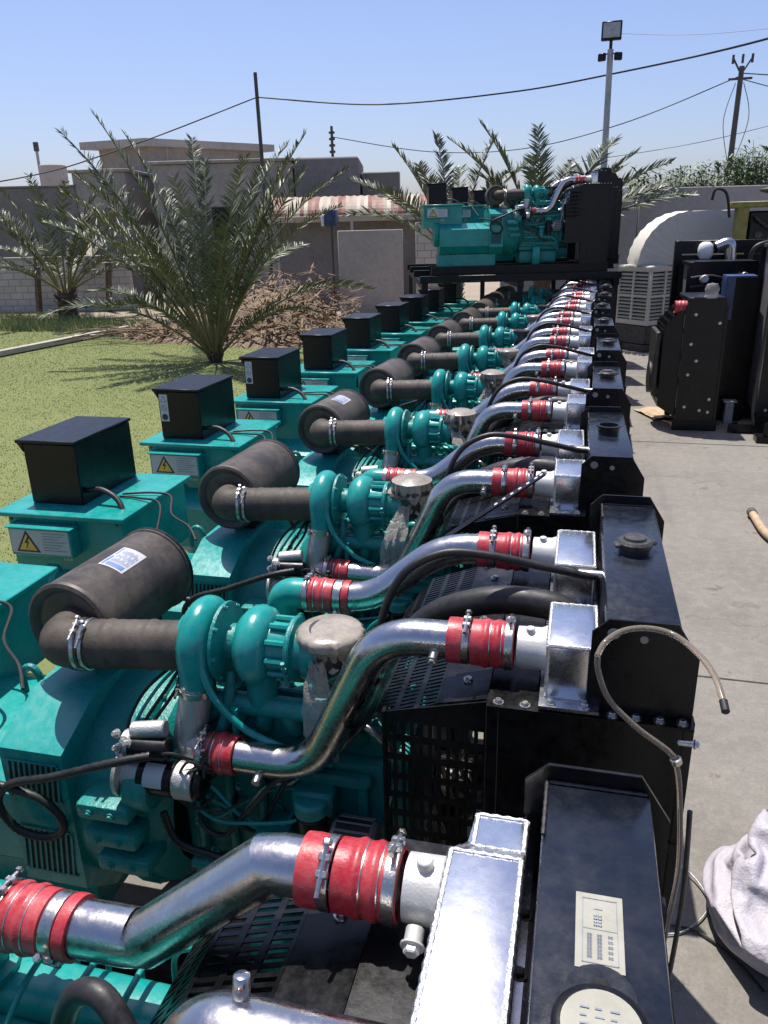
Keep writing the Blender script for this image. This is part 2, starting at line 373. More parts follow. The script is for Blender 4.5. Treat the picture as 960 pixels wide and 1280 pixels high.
    g = MB(); g.add([(-.165, -.29, 1.457), (-.165, .52, 1.457), (-.28, .52, 1.43), (-.28, -.29, 1.43), (-.165, -.29, 1.453), (-.165, .52, 1.453), (-.28, .52, 1.426), (-.28, -.29, 1.426)], [[0, 1, 2, 3], [7, 6, 5, 4], [0, 4, 5, 1], [1, 5, 6, 2], [2, 6, 7, 3], [3, 7, 4, 0]])
    g.perf((-.28, -.29, 1.428), (-.16, 0, -.06), (0, .81, 0), 3, 46, .74, .5, .004); g.perf((-.44, -.29, 1.368), (-.09, 0, -.12), (0, .81, 0), 2, 46, .7, .5, .004)
    g.obj('slotted_top', 'black', guard)
    for bx in (-.255, -.19): MB().bolt((bx, .5, 1.437 + (bx + .255) * .24), (-.2, 0, 1), .009).obj('bolt', 'zinc', guard)
    for by in (-.2, .12, .4): MB().bolt((-.22, by, 1.444), (.2, 0, 1), .009).obj('bolt', 'zinc', guard)
    f = MB(); f.cyl((-.36, .11, .86), (-.24, .11, .86), .09, 20, .01)
    for i in range(8):
        a = i * pi / 4; q = Matrix.Rotation(a, 4, 'X'); b = bmesh.new()
        vs = [b.verts.new(q @ V(p) + V((-.3, .11, .86))) for p in ((.03, -.05, .08), (-.03, .05, .08), (-.04, .09, .34), (.03, -.07, .34))]
        b.faces.new(vs); f.bm(b); b.free()
    f.obj('fan', 'dark_steel', root)
    # --- engine
    m = MB(); m.box2((-1.12, -.1, .5), (-.46, .34, 1.06), .02, 2)
    for i in range(6):
        x = -1.07 + i * .105; m.box2((x, -.125, .62), (x + .03, -.1, 1.02), .008); m.lathe((x + .055, -.1, .86), (0, -1, 0), [(.026, 0), (.026, .008), (.02, .012), (0, .012)], 14)
    m.box2((-1.1, -.13, .56), (-.5, -.1, .64), .012); m.box2((-1.12, -.14, 1.0), (-.5, -.1, 1.04), .01)
    for i in range(26): m.bolt((R.uniform(-1.08, -.5), -.14 if i % 2 else -.128, R.uniform(.6, 1.04)), (0, -1, 0), .009, .012)
    blk = m.obj('engine_block', 'teal2', root)
    m = MB(); m.box2((-1.1, -.06, 1.06), (-.48, .3, 1.17), .012, 2)
    for i in range(13): m.bolt((-1.08 + i * .048, -.045, 1.17), (0, 0, 1), .008, .012)
    m.obj('cylinder_head', 'teal2', root)
    for i in range(6):
        x = -1.06 + i * .097
        m = MB(); m.box2((x, .06, 1.17), (x + .086, .24, 1.255), .018, 3); m.bolt((x + .043, .15, 1.255), (0, 0, 1), .009, .012); m.obj('rocker_cover', 'teal', root)
    m = MB(); m.box2((-1.08, .3, 1.09), (-.52, .41, 1.2), .03, 3); m.tube(fillet([(-.925, .345, 1.17), (-.925, .345, 1.36), (-.81, .345, 1.36)], .1, 8), .051, 20)
    m.lathe((-.925, .345, 1.2), (0, 0, 1), [(.07, 0), (.07, .016), (.05, .018)], 20)
    m.obj('intake_manifold', 'teal', root, smooth=60)
    m = MB(); m.box2((-1.1, -.06, .3), (-.48, .3, .5), .04, 2); m.box2((-.46, -.08, .62), (-.4, .32, 1.1), .02, 2); m.obj('oil_pan', 'teal2', root)
    m = MB()
    for i in range(6):
        x = -1.04 + i * .1
        m.tube(fillet([(x, .0, 1.11), (x, -.07, 1.12), (x + (-.8 - x) * .35, -.075, 1.2)], .05, 5), .026, 12)
    m.tube([(-1.06, -.07, 1.2), (-.52, -.07, 1.2)], .034, 14); m.cyl((-.84, -.06, 1.2), (-.84, -.05, 1.3), .045, 14)
    m.obj('exhaust_manifold', 'teal2', root, smooth=60)
    m = MB()
    for i in range(6):
        x = -.98 + i * .075; x2 = -1.02 + i * .097
        m.tube(fillet([(x, .47, 1.02), (x + .01, .47, 1.13 + .012 * i), (x2 + .03, .44, 1.235 + .01 * (i % 3)), (x2 + .03, .3, 1.24), (x2 + .03, .24, 1.2)], .05, 5), .0062, 8)
    m.obj('injector_pipe', 'teal', root, smooth=60)
    m = MB(); m.box2((-1.02, .37, .84), (-.56, .52, 1.0), .02, 2)
    for i in range(6): m.cyl((-.98 + i * .075, .47, 1.0), (-.98 + i * .075, .47, 1.03), .016, 10)
    m.cyl((-.56, .445, .92), (-.48, .445, .92), .06, 16, .01); m.obj('injection_pump', 'teal2', root)
    # --- turbocharger
    yt, zt = -.045, 1.36
    t = MB(); pts = []; rr = []
    for i in range(25):
        a = radians(180) - i / 24 * radians(330); rad_ = .092 - .012 * i / 24
        pts.append(V((-1.0, yt + cos(a) * rad_, zt + sin(a) * rad_))); rr.append(.05 - .022 * i / 24)
    pts = [V((-1.0, yt - .092, zt - .115)), V((-1.0, yt - .092, zt - .075)), V((-1.0, yt - .092, zt - .04))] + pts; rr = [.047, .047, .049] + rr
    t.tube(pts, rr, 18)
    t.lathe((-1.075, yt, zt), (1, 0, 0), [(.066, 0), (.072, .004), (.072, .03), (.09, .05), (.1, .075), (.105, .1), (.09, .12), (.06, .125)], 28)
    turbo = t.obj('turbocharger', 'teal', root, smooth=60)
    t = MB(); t.lathe((-.95, yt, zt), (1, 0, 0), [(.1, 0), (.118, .004), (.118, .014), (.1, .018), (.055, .025), (.05, .075), (.07, .08)], 28)
    for i in range(8): a = i * pi / 4; t.bolt((-.936, yt + cos(a) * .108, zt + sin(a) * .108), (1, 0, 0), .006)
    t.obj('bearing_housing', 'teal2', turbo)
    t = MB(); t.lathe((-.895, yt, zt), (1, 0, 0), [(.055, 0), (.085, .008), (.108, .03), (.117, .055), (.11, .085), (.09, .1), (.075, .104), (.072, .16), (.092, .164), (.092, .176), (.07, .18), (.066, .2), (.078, .205), (.08, .235), (.07, .265), (.045, .285), (0, .29)], 30)
    for i in range(10): a = i * pi / 5; t.cyl((-.79, yt + cos(a) * .083, zt + sin(a) * .083), (-.735, yt + cos(a) * .083, zt + sin(a) * .083), .009, 6)
    t.obj('turbine_housing', 'teal', turbo, smooth=50)
    m = MB(); clamp_band(m, (-.727, yt, zt), (1, 0, 0), .09, .014, (0, -1, -.25)); m.obj('clamp', 'teal2', turbo)
    t = MB(); t.tube(fillet([(-1.0, yt - .092, zt - .165), (-1.0, yt - .12, 1.1), (-1.0, -.178, 1.047), (-.96, -.178, 1.047)], .06, 6)[:1] + fillet([(-1.06, yt - .1, 1.215), (-1.06, -.175, 1.045), (-.955, -.178, 1.046)], .11, 9), .05, 20)
    t = MB(); t.tube(fillet([(-1.0, yt - .092, 1.22), (-1.02, yt - .105, 1.16), (-1.055, -.17, 1.05), (-.96, -.178, 1.047)], [0, .06, .09, 0], 8), [.046] * 20, 20) if 0 else t
    p = fillet([(-1.0, yt - .092, 1.262), (-1.035, yt - .125, 1.075), (-.945, -.198, 1.085)], [0, .085, 0], 10); MBe = MB(); MBe.tube(p, .047, 22); MBe.obj('outlet_elbow', 'cast', turbo, smooth=60)
    m = MB(); clamp_band(m, (-1.0, yt - .092, 1.25), (0, 0, 1), .051, .022, (-1, -.3, 0)); m.obj('clamp', 'zinc', turbo)
    MB().tube(smooth_path([(-.99, -.14, 1.42), (-.965, -.165, 1.33), (-.93, -.17, 1.24), (-.84, -.17, 1.15), (-.7, -.16, 1.09), (-.6, -.15, 1.06)], 7), .0105, 10).obj('oil_line', 'teal', turbo, smooth=60)
    MB().tube([(-.9 + .001 * (i % 2), -.13, 1.02 + i * .008) for i in range(26)], [.0105 if i % 2 else .0085 for i in range(26)], 10).obj('dipstick_tube', 'teal', root)
    ex = MB(); ex.tube(fillet([(-.68, yt, zt), (-.635, yt, zt + .0), (-.625, yt, zt + .1)], .05, 6), [.066] * 9 if 0 else .06, 20)
    ex.lathe((-.625, yt, 1.46), (0, 0, 1), [(.06, -.02), (.088, -.018), (.088, -.004), (0, -.004)], 28)
    ex.obj('exhaust_outlet', 'dark_steel', root, smooth=50)
    # --- intake: filter can, elbow and duct
    a, b = V((-1.495, -.015, 1.35)), V((-1.46, .47, 1.35)); ax = (b - a).normalized(); L = (b - a).length
    f = MB(); f.lathe(a, ax, [(.0, .02), (.06, .02), (.1, .012), (.118, .018), (.13, .004), (.142, 0), (.152, .006), (.154, .018), (.150, .024), (.150, L - .03), (.156, L - .026), (.157, L - .006), (.148, L), (.0, L)], 44)
    fil = f.obj('air_filter', 'filter', root, smooth=40)
    w = MB(); ca = radians(52); nn = 8
    for lay, (u0, u1, a0, a1, mi) in enumerate([(.17, .31, -.32, .26, 0), (.178, .24, -.29, -.235, 1), (.25, .302, -.28, -.25, 1), (.178, .2, -.2, .2, 1)] + [(u, u + R.uniform(.012, .03), -.19 + i * .047, -.172 + i * .047, 1) for i in range(9) for u in (.206, .232 + .008 * (i % 2), .268 - .004 * (i % 3))]):
        for i in range(nn):
            q = []
            for (uu, aa) in ((u0, a0 + (a1 - a0) * i / nn), (u1, a0 + (a1 - a0) * i / nn), (u1, a0 + (a1 - a0) * (i + 1) / nn), (u0, a0 + (a1 - a0) * (i + 1) / nn)):
                rr_ = .1512 + (.0008 if lay else 0); ang = radians(68) - aa
                q.append(a + ax * uu + V((cos(ang), 0, sin(ang))) * rr_)
            w.mat(mi).quad(*q)
    w.obj('label_sticker', ['white_label', 'blue_ink'], fil)
    m = MB(); m.lathe(a + ax * (L - .02), ax, [(.152, 0), (.1575, .001), (.1575, .012), (.152, .013)], 40); m.obj('strap', 'black', fil)
    m = MB(); m.box2((-1.53, .1, 1.13), (-1.42, .4, 1.205), .005); m.obj('bracket', 'black', fil)
    d = MB(); p = fillet([(-1.468, .0, 1.352), (-1.466, -.095, 1.352), (-1.37, -.09, 1.352)], .085, 9); d.tube(p, .073, 26, True)
    duct = d.obj('intake_elbow', 'duct', root, smooth=60)
    d = MB(); n = 40; pts = [V((-1.415, -.09, 1.352)).lerp(V((-1.05, yt, zt)), i / n) for i in range(n + 1)]
    d.tube(pts, [.0735 + (.0022 if i in (0, 1, 2, 12, 13, 26, 27, 39, 40) else 0) + .0006 * sin(i * 1.7) for i in range(n + 1)], 30)
    du = d.obj('intake_duct', 'duct', root, smooth=60)
    m = MB(); clamp_band(m, (-1.39, -.087, 1.352), (1, .12, 0), .0755, .014, (0, -.5, 1)); clamp_band(m, (-1.365, -.084, 1.352), (1, .12, 0), .0755, .012, (0, -.75, .9)); m.obj('clamp', 'zinc', du)
    # --- flywheel housing, starter
    m = MB(); m.lathe((-1.12, .11, .78), (-1, 0, 0), [(.28, 0), (.32, .02), (.345, .05), (.345, .09), (.365, .1), (.365, .13), (.355, .14), (.355, .3)], 40)
    for i, (x, z) in enumerate(((-1.26, .93), (-1.25, .835), (-1.22, .745))): m.box((x, -.25, z), (.17, .12, .055), .012, None, 2); m.bolt((x - .04, -.311, z), (0, -1, 0), .008); m.bolt((x + .03, -.311, z), (0, -1, 0), .008)
    for i in range(24):
        an = i * pi / 12; m.bolt((-1.218, .11 + cos(an) * .352, .78 + sin(an) * .352), (1, 0, 0), .009)
    m.cyl((-1.2, -.225, .99), (-1.12, -.225, .99), .075, 20, .01)
    m.obj('flywheel_housing', 'teal2', root)
    s = MB(); s.lathe((-1.14, -.23, .985), (1, 0, 0), [(.07, 0), (.07, .012), (.05, .018), (.046, .07), (.0, .072)], 26)
    s.cyl((-1.13, -.215, 1.075), (-1.1, -.215, 1.075), .04, 16, .004)
    st = s.obj('starter_motor', 'cast', root)
    s = MB(); s.cyl((-1.075, -.23, .985), (-.965, -.23, .985), .053, 26, .004); s.obj('casing', 'black', st)
    s = MB(); s.cyl((-.964, -.23, .985), (-.905, -.23, .985), .0545, 26, .004); s.obj('end_bell', 'cast', st)
    s = MB(); s.cyl((-.904, -.23, .985), (-.88, -.23, .985), .05, 26, .01); s.obj('end_cap', 'black', st); MB().cyl((-1.1, -.235, 1.079), (-.985, -.225, 1.079), .033, 20, .004).obj('relay', 'black', st)
    s = MB(); s.cyl((-1.1, -.215, 1.12), (-1.0, -.2, 1.13), .026, 16, .004)
    for i in range(7): s.bolt((-1.13 + .018 * (i % 3), -.245 - .007 * (i % 2), 1.06 + .022 * (i // 2)), (R.uniform(-.5, .5), -1, .6), .009, .014)
    s.obj('solenoid', 'cast', st)
    s = MB()
    for i in range(6):
        a0 = radians(100 + i * 13); a1 = radians(100 + (i + 1) * 13)
        s.quad(*[V((x, -.23 + cos(q) * .0537, .985 + sin(q) * .0537)) for x, q in ((-1.05, a0), (-.99, a0), (-.99, a1), (-1.05, a1))])
    s.obj('label_sticker', 'white_label', st)
    # --- oil filter, belt alternator
    m = MB(); m.cyl((-.66, -.19, .95), (-.66, -.19, 1.0), .05, 20, .008); m.box2((-.72, -.19, .93), (-.6, -.1, 1.01), .01); of = m.obj('oil_filter', 'teal2', root)
    m = MB(); m.cyl((-.66, -.19, .74), (-.66, -.19, .949), .046, 22, .006); m.obj('canister', 'boxblk', of)
    m = MB(); m.cyl((-.6, -.2, .87), (-.47, -.2, .87), .068, 24, .012)
    for i in range(16): an = i * pi / 8; m.box((-.535, -.2 + cos(an) * .07, .87 + sin(an) * .07), (.1, .006, .006))
    m.bolt((-.6, -.2, .87), (-1, 0, 0), .02, .02); ba = m.obj('belt_alternator', 'cast', root); m = MB(); m.cyl((-.585, -.2, .87), (-.485, -.2, .87), .0715, 24); m.obj('slots', 'wire', ba)
    # --- alternator (generator end)
    yc = .11; s = MB()
    octo = lambda hw, h0, h1, cx, cz: [(yc - hw, cz + h0), (yc - hw + cx, cz), (yc + hw - cx, cz), (yc + hw, cz + h0), (yc + hw, cz + h1 - .09), (yc + hw - cx - .06, cz + h1), (yc - hw + cx + .06, cz + h1), (yc - hw, cz + h1 - .09)]
    s.prism(octo(.365, .12, .71, .14, .45), 'x', -1.62, -1.405)
    s.prism(octo(.32, .12, .47, .12, .47), 'x', -2.42, -1.62)
    s.box2((-2.44, -.1, .28), (-1.5, .32, .46)); s.cyl((-2.42, yc, .8), (-2.5, yc, .8), .22, 24, .01)
    alt = s.obj('alternator', 'teal', root)
    for z0, z1, nslot in ((.90, 1.03, 9), (.62, .78, 9)):
        g = MB(); g.box2((-1.6, -.2565, z0), (-1.43, -.256, z1)); gr = g.obj('vent_backing', 'wire', alt)  # dark sheet stands in for the shade inside the vent slots
        g = MB()
        for i in range(nslot + 1): x = -1.6 + i * .17 / nslot; g.box((x, -.2585, (z0 + z1) / 2), (.007, .004, z1 - z0), 0, Matrix.Rotation(.12, 3, 'Y'))
        g.box2((-1.605, -.2605, z0 - .006), (-1.425, -.257, z0)); g.box2((-1.605, -.2605, z1), (-1.425, -.257, z1 + .006)); g.obj('vent_grille', 'teal2', alt)
    g = MB(); pts = [(-1.66 + .035 * cos(t * pi / 10), .02, 1.14 + .05 * sin(t * pi / 10) * 1.2) for t in range(11)]
    g.tube([(-1.625, -.02, 1.1)] + [V(p) - V((0, .04, 0)) for p in pts] + [(-1.695, -.02, 1.1)], .012, 8); g.obj('lifting_eye', 'teal2', alt)
    # terminal box with warning notice
    s = MB(); s.box2((-2.58, -.26, .88), (-1.95, .38, 1.212), .006); s.box2((-2.62, -.295, 1.212), (-1.92, .41, 1.235), .004)
    s.box2((-2.53, -.335, 1.03), (-2.19, -.26, 1.175), .005); s.box2((-2.54, -.345, 1.175), (-2.18, -.26, 1.182), .002)
    for bx in (-2.56, -2.2, -1.98): s.bolt((bx, -.261, 1.19), (0, -1, 0), .006)
    tb = s.obj('terminal_box', 'teal', root)
    w = MB(); y = -.3358; w.quad((-2.52, y, 1.045), (-2.2, y, 1.045), (-2.2, y, 1.168), (-2.52, y, 1.168))
    def tri(cx, cz, h, yy): w.quad((cx - h * .62, yy, cz - h * .45), (cx + h * .62, yy, cz - h * .45), (cx, yy, cz + h * .6))
    w.mat(1); tri(-2.43, 1.101, .108, y - .0008); w.mat(2); tri(-2.43, 1.098, .08, y - .0016)
    w.mat(1); k = y - .0024
    w.quad((-2.423, k, 1.135), (-2.444, k, 1.1), (-2.434, k, 1.098), (-2.416, k, 1.13)); w.quad((-2.444, k, 1.1), (-2.443, k, 1.106), (-2.419, k, 1.108), (-2.42, k, 1.101)); w.quad((-2.42, k, 1.105), (-2.429, k, 1.1), (-2.442, k, 1.07), (-2.437, k, 1.072))
    w.mat(3)
    for i in range(7): zz = 1.152 - i * .0145; w.quad((-2.345, y - .0008, zz), (-2.215 - .02 * (i % 3), y - .0008, zz), (-2.215 - .02 * (i % 3), y - .0008, zz + .004), (-2.345, y - .0008, zz + .004))
    w.obj('warning_sticker', ['white_label', 'ink', 'yellow', 'ink_soft'], tb)
    w = MB(); y = -.2612; w.quad((-2.3, y, .985), (-2.25, y, .985), (-2.25, y, 1.026), (-2.3, y, 1.026)); w.mat(1); y -= .0008
    for x0, x1, z0, z1 in ((-2.292, -2.286, .988, 1.02), (-2.286, -2.262, 1.014, 1.02), (-2.286, -2.268, 1.001, 1.006), (-2.268, -2.262, .99, 1.014)): w.quad((x0, y, z0), (x1, y, z0), (x1, y, z1), (x0, y, z1))
    w.obj('earth_sticker', ['white_label', 'teal2'], tb)
    # control box on top
    s = MB(); s.box2((-2.5, -.15, 1.236), (-2.21, .36, 1.545), .006); s.box2((-2.535, -.158, 1.545), (-2.203, .366, 1.562), .004)
    s.prism([(-2.5, 1.545), (-2.53, 1.545), (-2.5, 1.5)], 'y', -.15, .36)
    cb = s.obj('control_box', 'boxblk', root)
    w = MB(); y = -.1515; w.quad((-2.49, y, 1.35), (-2.432, y, 1.35), (-2.432, y, 1.525), (-2.49, y, 1.525)); w.mat(1)
    def ring(cx, cz, r, r2, n=18):
        for i in range(n):
            a, b = 2 * pi * i / n, 2 * pi * (i + 1) / n
            w.quad((cx + r * cos(a), y - .0008, cz + r * sin(a)), (cx + r * cos(b), y - .0008, cz + r * sin(b)), (cx + r2 * cos(b), y - .0008, cz + r2 * sin(b)), (cx + r2 * cos(a), y - .0008, cz + r2 * sin(a)))
    ring(-2.461, 1.378, .021, .0005); w.mat(2); ring(-2.461, 1.438, .02, .016); w.quad((-2.474, y - .0008, 1.449), (-2.477, y - .0008, 1.446), (-2.448, y - .0008, 1.427), (-2.445, y - .0008, 1.43))
    for q in (((-2.482, 1.478), (-2.478, 1.478), (-2.459, 1.512), (-2.461, 1.516)), ((-2.444, 1.478), (-2.44, 1.478), (-2.459, 1.516), (-2.462, 1.512)), ((-2.482, 1.474), (-2.44, 1.474), (-2.44, 1.479), (-2.482, 1.479))): w.quad(*[(a, y - .0008, b) for a, b in q])
    w.obj('safety_sticker', ['white_label', 'ink', 'ink_soft'], cb)
    MB().tube(smooth_path([(-2.21, -.1, 1.3), (-2.12, -.11, 1.31), (-2.03, -.13, 1.27), (-1.98, -.17, 1.2), (-1.96, -.2, 1.08)], 6), .014, 10).obj('cable', 'rubber', cb, smooth=60)
    m = MB(); m.tube(smooth_path([(-2.2, .25, 1.245), (-2.05, .28, 1.25), (-1.93, .25, 1.247), (-1.85, .1, 1.21), (-1.7, -.02, 1.2), (-1.63, -.1, 1.17)], 7), .006, 8); m.obj('wiring', 'wire', root); m = MB(); m.tube(smooth_path([(-2.2, .22, 1.243), (-2.08, .2, 1.246), (-1.92, .12, 1.25), (-1.86, -.05, 1.15), (-1.8, -.2, 1.05)], 7), .006, 8); m.obj('wiring', 'wire', root)
    # wiring loom on the near side
    pts = smooth_path([(-1.09, -.28, 1.14), (-1.2, -.31, 1.12), (-1.4, -.31, 1.04), (-1.56, -.3, .98), (-1.62, -.3, .9), (-1.58, -.29, .8), (-1.48, -.28, .78), (-1.42, -.28, .84), (-1.47, -.29, .93), (-1.6, -.3, .97), (-1.8, -.3, 1.0)], 12)
    MB().tube(pts, [.0135 if i % 2 else .0118 for i in range(len(pts))], 10).obj('cable_loom', 'rubber', root, smooth=70)
    pts = smooth_path([(-1.09, -.26, .93), (-1.05, -.27, .84), (-.95, -.26, .8), (-.86, -.25, .77), (-.8, -.24, .68), (-.66, -.22, .64)], 10)
    MB().tube(pts, [.0125 if i % 2 else .0108 for i in range(len(pts))], 10).obj('cable_loom', 'rubber', root, smooth=70)
    m = MB()
    for i in range(7):
        p0 = V((R.uniform(-1.12, -1.02), -.25, R.uniform(1.02, 1.14))); p1 = V((R.uniform(-.95, -.8), R.uniform(-.2, -.12), R.uniform(.95, 1.15)))
        m.tube(smooth_path([p0, p0.lerp(p1, .35) + V((0, -.04, R.uniform(-.04, .05))), p0.lerp(p1, .7) + V((0, -.03, R.uniform(-.05, .03))), p1], 5), .004, 6); m.obj('wiring', 'wire', root); m = MB()
    for i in range(5):
        x = R.uniform(-1.0, -.6); m.tube(smooth_path([(x, .02, 1.28), (x + .06, .0, 1.31), (x + .15, .02, 1.27), (x + .22, .05, 1.2)], 5), .004, 6); m.obj('wiring', 'wire', root); m = MB()
    # small hardware clutter round the engine
    rn = random.Random(31)
    for i in range(7):   # thin fuel and oil lines over the block
        x0, x1 = rn.uniform(-1.1, -.8), rn.uniform(-.75, -.45); z0, z1 = rn.uniform(.72, 1.05), rn.uniform(.7, 1.08); y = -.135 - .012 * i
        MB().tube(fillet([(x0, -.1, z0 + .04), (x0 + .02, y, z0), (x0 + .1, y - .01, z0 - .03), (x1 - .1, y - .01, z1), (x1, y, z1 + .02), (x1 + .01, -.1, z1 + .05)], .04, 5), .0055 + .002 * (i % 2), 8).obj('fuel_pipe', ('teal', 'zinc', 'teal', 'rubber', 'teal', 'dark_steel', 'teal')[i], root, smooth=60)
    for i in range(5):
        x = -1.06 + i * .1; MB().box((x, -.125 - .01 * (i % 2), 1.075), (.05, .05, .035), .008, None, 2).bolt((x, -.15 - .01 * (i % 2), 1.075), (0, -1, 0), .01, .014).obj('bracket', 'teal2', root)
    m = MB(); m.cyl((-.78, -.2, .7), (-.78, -.2, .83), .04, 18, .006); m.box2((-.83, -.23, .83), (-.73, -.12, .875), .012, 2); m.obj('fuel_filter', 'teal2', root)
    m = MB(); m.tube(fillet([(-.93, -.06, 1.3), (-.93, -.1, 1.2), (-.97, -.12, 1.08)], .05, 6), .018, 12); m.lathe((-.93, -.05, 1.265), (0, 0, 1), [(.035, -.012), (.035, 0), (0, 0)], 12); m.obj('oil_drain', 'teal2', root, smooth=60)
    m = MB(); m.box2((-.98, .0, 1.175), (-.72, .05, 1.215), .006)
    for i in range(6): m.bolt((-.96 + i * .045, .025, 1.215), (0, 0, 1), .008, .012)
    m.obj('manifold_flange', 'teal2', root)
    for i in range(4):
        x = -1.1 + i * .03; MB().tube(smooth_path([(x, .0, 1.26), (x - .03 * i, -.03, 1.3 - .012 * i), (x - .1, -.08, 1.22), (x - .15, -.12 - .02 * i, 1.13), (x - .12, -.2, 1.1)], 6), .0055, 8).obj('sensor_wire', ('wire', 'teal', 'wire', 'wire')[i], root, smooth=60)
    MB().tube(smooth_path([(-.56, -.1, 1.2), (-.5, -.16, 1.24), (-.44, -.16, 1.18), (-.43, -.12, 1.05), (-.46, -.14, .92)], 8), [.0105 if i % 2 else .0085 for i in range(33)], 10).obj('corrugated_conduit', 'zinc', root)
    m = MB()
    for i in range(5): x = -.56 + i * .028; m.cyl((x, .02 + i * .01, 1.17), (x, .02 + i * .01, 1.27), .011, 10, .002); m.cyl((x, .02 + i * .01, 1.27), (x, .02 + i * .01, 1.31), .006, 8)
    m.obj('thermostat_fittings', 'teal', root)
    m = MB(); m.box2((-.62, .06, 1.17), (-.44, .26, 1.24), .02, 2); m.cyl((-.5, .14, 1.1), (-.5, .14, 1.22), .042, 16, .005); m.obj('thermostat_housing', 'teal2', root)
    # lower side: mounts and pipes
    m = MB(); m.tube(fillet([(-1.05, -.2, .7), (-.62, -.2, .7), (-.5, -.16, .62)], .05), .017, 10); m.tube(fillet([(-1.05, -.17, .62), (-.6, -.17, .6), (-.48, -.1, .5)], .05), .012, 10); m.box2((-.9, -.2, .28), (-.78, -.1, .56), .01); m.obj('fuel_line', 'teal', root, smooth=60)
    return root
def wrapped_exhaust(root, x=-.625, y=-.045, z=1.458, droop=(.03, -.05, -.28), dome=.0, rs=3):
    """plastic sheet tied over the exhaust flange, with a hanging tail"""
    rn = random.Random(rs); m = MB(); n = 40; prof = [(.0, .008 + dome * .05), (.05, .007 + dome * .045), (.086, .004 + dome * .03), (.095, -.006), (.094, -.024), (.078, -.05), (.062, -.07), (.05, -.085), (.066, -.1)]
    vs = []; fs = []
    for j, (r, h) in enumerate(prof):
        for i in range(n):
            a = 2 * pi * i / n; w = (0 if j < 3 else .002 + .005 * (j > 4)) * noise.noise(V((cos(a) * 4, sin(a) * 4, j * .7 + rs)))
            rr = r + w * 2 + (.004 * sin(i * 2.6 + j) if j > 2 else 0)
            vd = noise.voronoi(V((cos(a) * 3, sin(a) * 3, j * .8 + rs)))[0]; rr += (.05 + .05 * dome) * (vd[1] - vd[0] - .3) if j > (4 if not dome else 2) else 0
            vs.append((x + cos(a) * rr, y + sin(a) * rr, z + h + (.0012 * noise.noise(V((cos(a) * r * 40, sin(a) * r * 12, rs))) if j < 3 else 0)))
    for j in range(len(prof) - 1):
        for i in range(n): fs.append([j * n + i, j * n + (i + 1) % n, (j + 1) * n + (i + 1) % n, (j + 1) * n + i])
    m.add(vs, fs); o = m.obj('exhaust_wrap', 'wrap', root, smooth=50)
    m = MB(); p0 = V((x - .02, y - .07, z - .06)); d = V(droop); nu, nv = 7, 14; vs = []; fs = []
    for j in range(nv + 1):
        t = j / nv; c = p0 + V((d.x * t, d.y * min(1, t * 2.2), d.z * t)); wd = .018 + .03 * sin(t * 2.6) + .006 * rn.random()
        for i in range(nu + 1):
            s = (i / nu - .5) * 2; q = V((s * wd, 0, 0)); q.y = .02 * noise.noise(V((i * .9, t * 5, rs))) - .012 * (1 - s * s); q.z = .012 * noise.noise(V((i * .8 + 9, t * 4, rs)))
            vs.append(c + q)
    for j in range(nv):
        for i in range(nu): k = j * (nu + 1) + i; fs.append([k, k + 1, k + nu + 2, k + nu + 1])
    m.add(vs, fs); m.obj('wrap_tail', 'film', o, smooth=70)
    return o
# ------------------------------------------------------------------ the row of sets
import numpy as np
proto = make_genset()
OFF = {'terminal_box': (-.09, .22, 0), 'control_box': (-.09, .22, 0), 'wiring': (0, 0, 0), 'turbocharger': (-.012, .02, .015), 'starter_motor': (-.08, 0, .045)}
for o in bpy.data.objects:
    if o.parent == proto and o.name in OFF: o.location = OFF[o.name]
index_kids()
SETS = [  # x, y, turn, label, parts left out
 (-.115, .51, 1.0, 'teal generator set nearest the camera, with a cream certificate stuck on its radiator tank', ('safety_sticker', 'coolant_hose', 'vent_hose', 'charge_air_tank', 'pressure_cap', 'intake_pipe')),
 (-.035, 1.85, 1.2, 'teal generator set with a clear drain hose looped over its black radiator plate', ('safety_sticker',)),
 (-.095, 3.11, 1.8, 'teal generator set with open filler neck and black drilled strap across its charge pipe', ('safety_sticker', 'pressure_cap', 'label_sticker')),
 (-.10, 4.37, .6, 'fourth teal generator set from the camera, bagged exhaust and safety sticker on its black box', ()),
 (-.09, 5.66, .8, 'fifth teal generator set from the camera, without a sticker on its dusty air filter', ('label_sticker',)),
 (-.12, 6.98, 1.4, 'sixth teal generator set from the camera, flat plastic-covered exhaust disc', ('safety_sticker', 'label_sticker')),
 (-.14, 8.35, 1.0, 'seventh teal generator set from the camera, four places before the raised sets', ('safety_sticker', 'label_sticker')),
 (-.12, 9.7, .5, 'eighth teal generator set from the camera, three places before the raised sets', ('safety_sticker', 'label_sticker')),
 (-.1, 10.95, 1.5, 'ninth teal generator set from the camera, two places before the raised sets', ('safety_sticker', 'label_sticker')),
 (-.12, 12.2, 1.0, 'tenth teal generator set from the camera, last one clear of the black stand', ('safety_sticker', 'label_sticker')),
 (-.1, 13.6, 1.0, 'teal generator set standing in shade under the black steel stand', ('safety_sticker', 'label_sticker')),
]
GRP = 'row of teal generator sets'
G = []
def top_parts(root, name): return [c for c in bpy.data.objects if c.parent == root and c.name.split('.')[0] == name]
for i, (x, y, t, lab, skip) in enumerate(SETS):
    r = copy_tree(proto, None, skip); r.location = (x, y, 0); r.rotation_euler = (0, 0, radians(t))
    tag(r, lab, 'generator set', GRP); G.append(r)
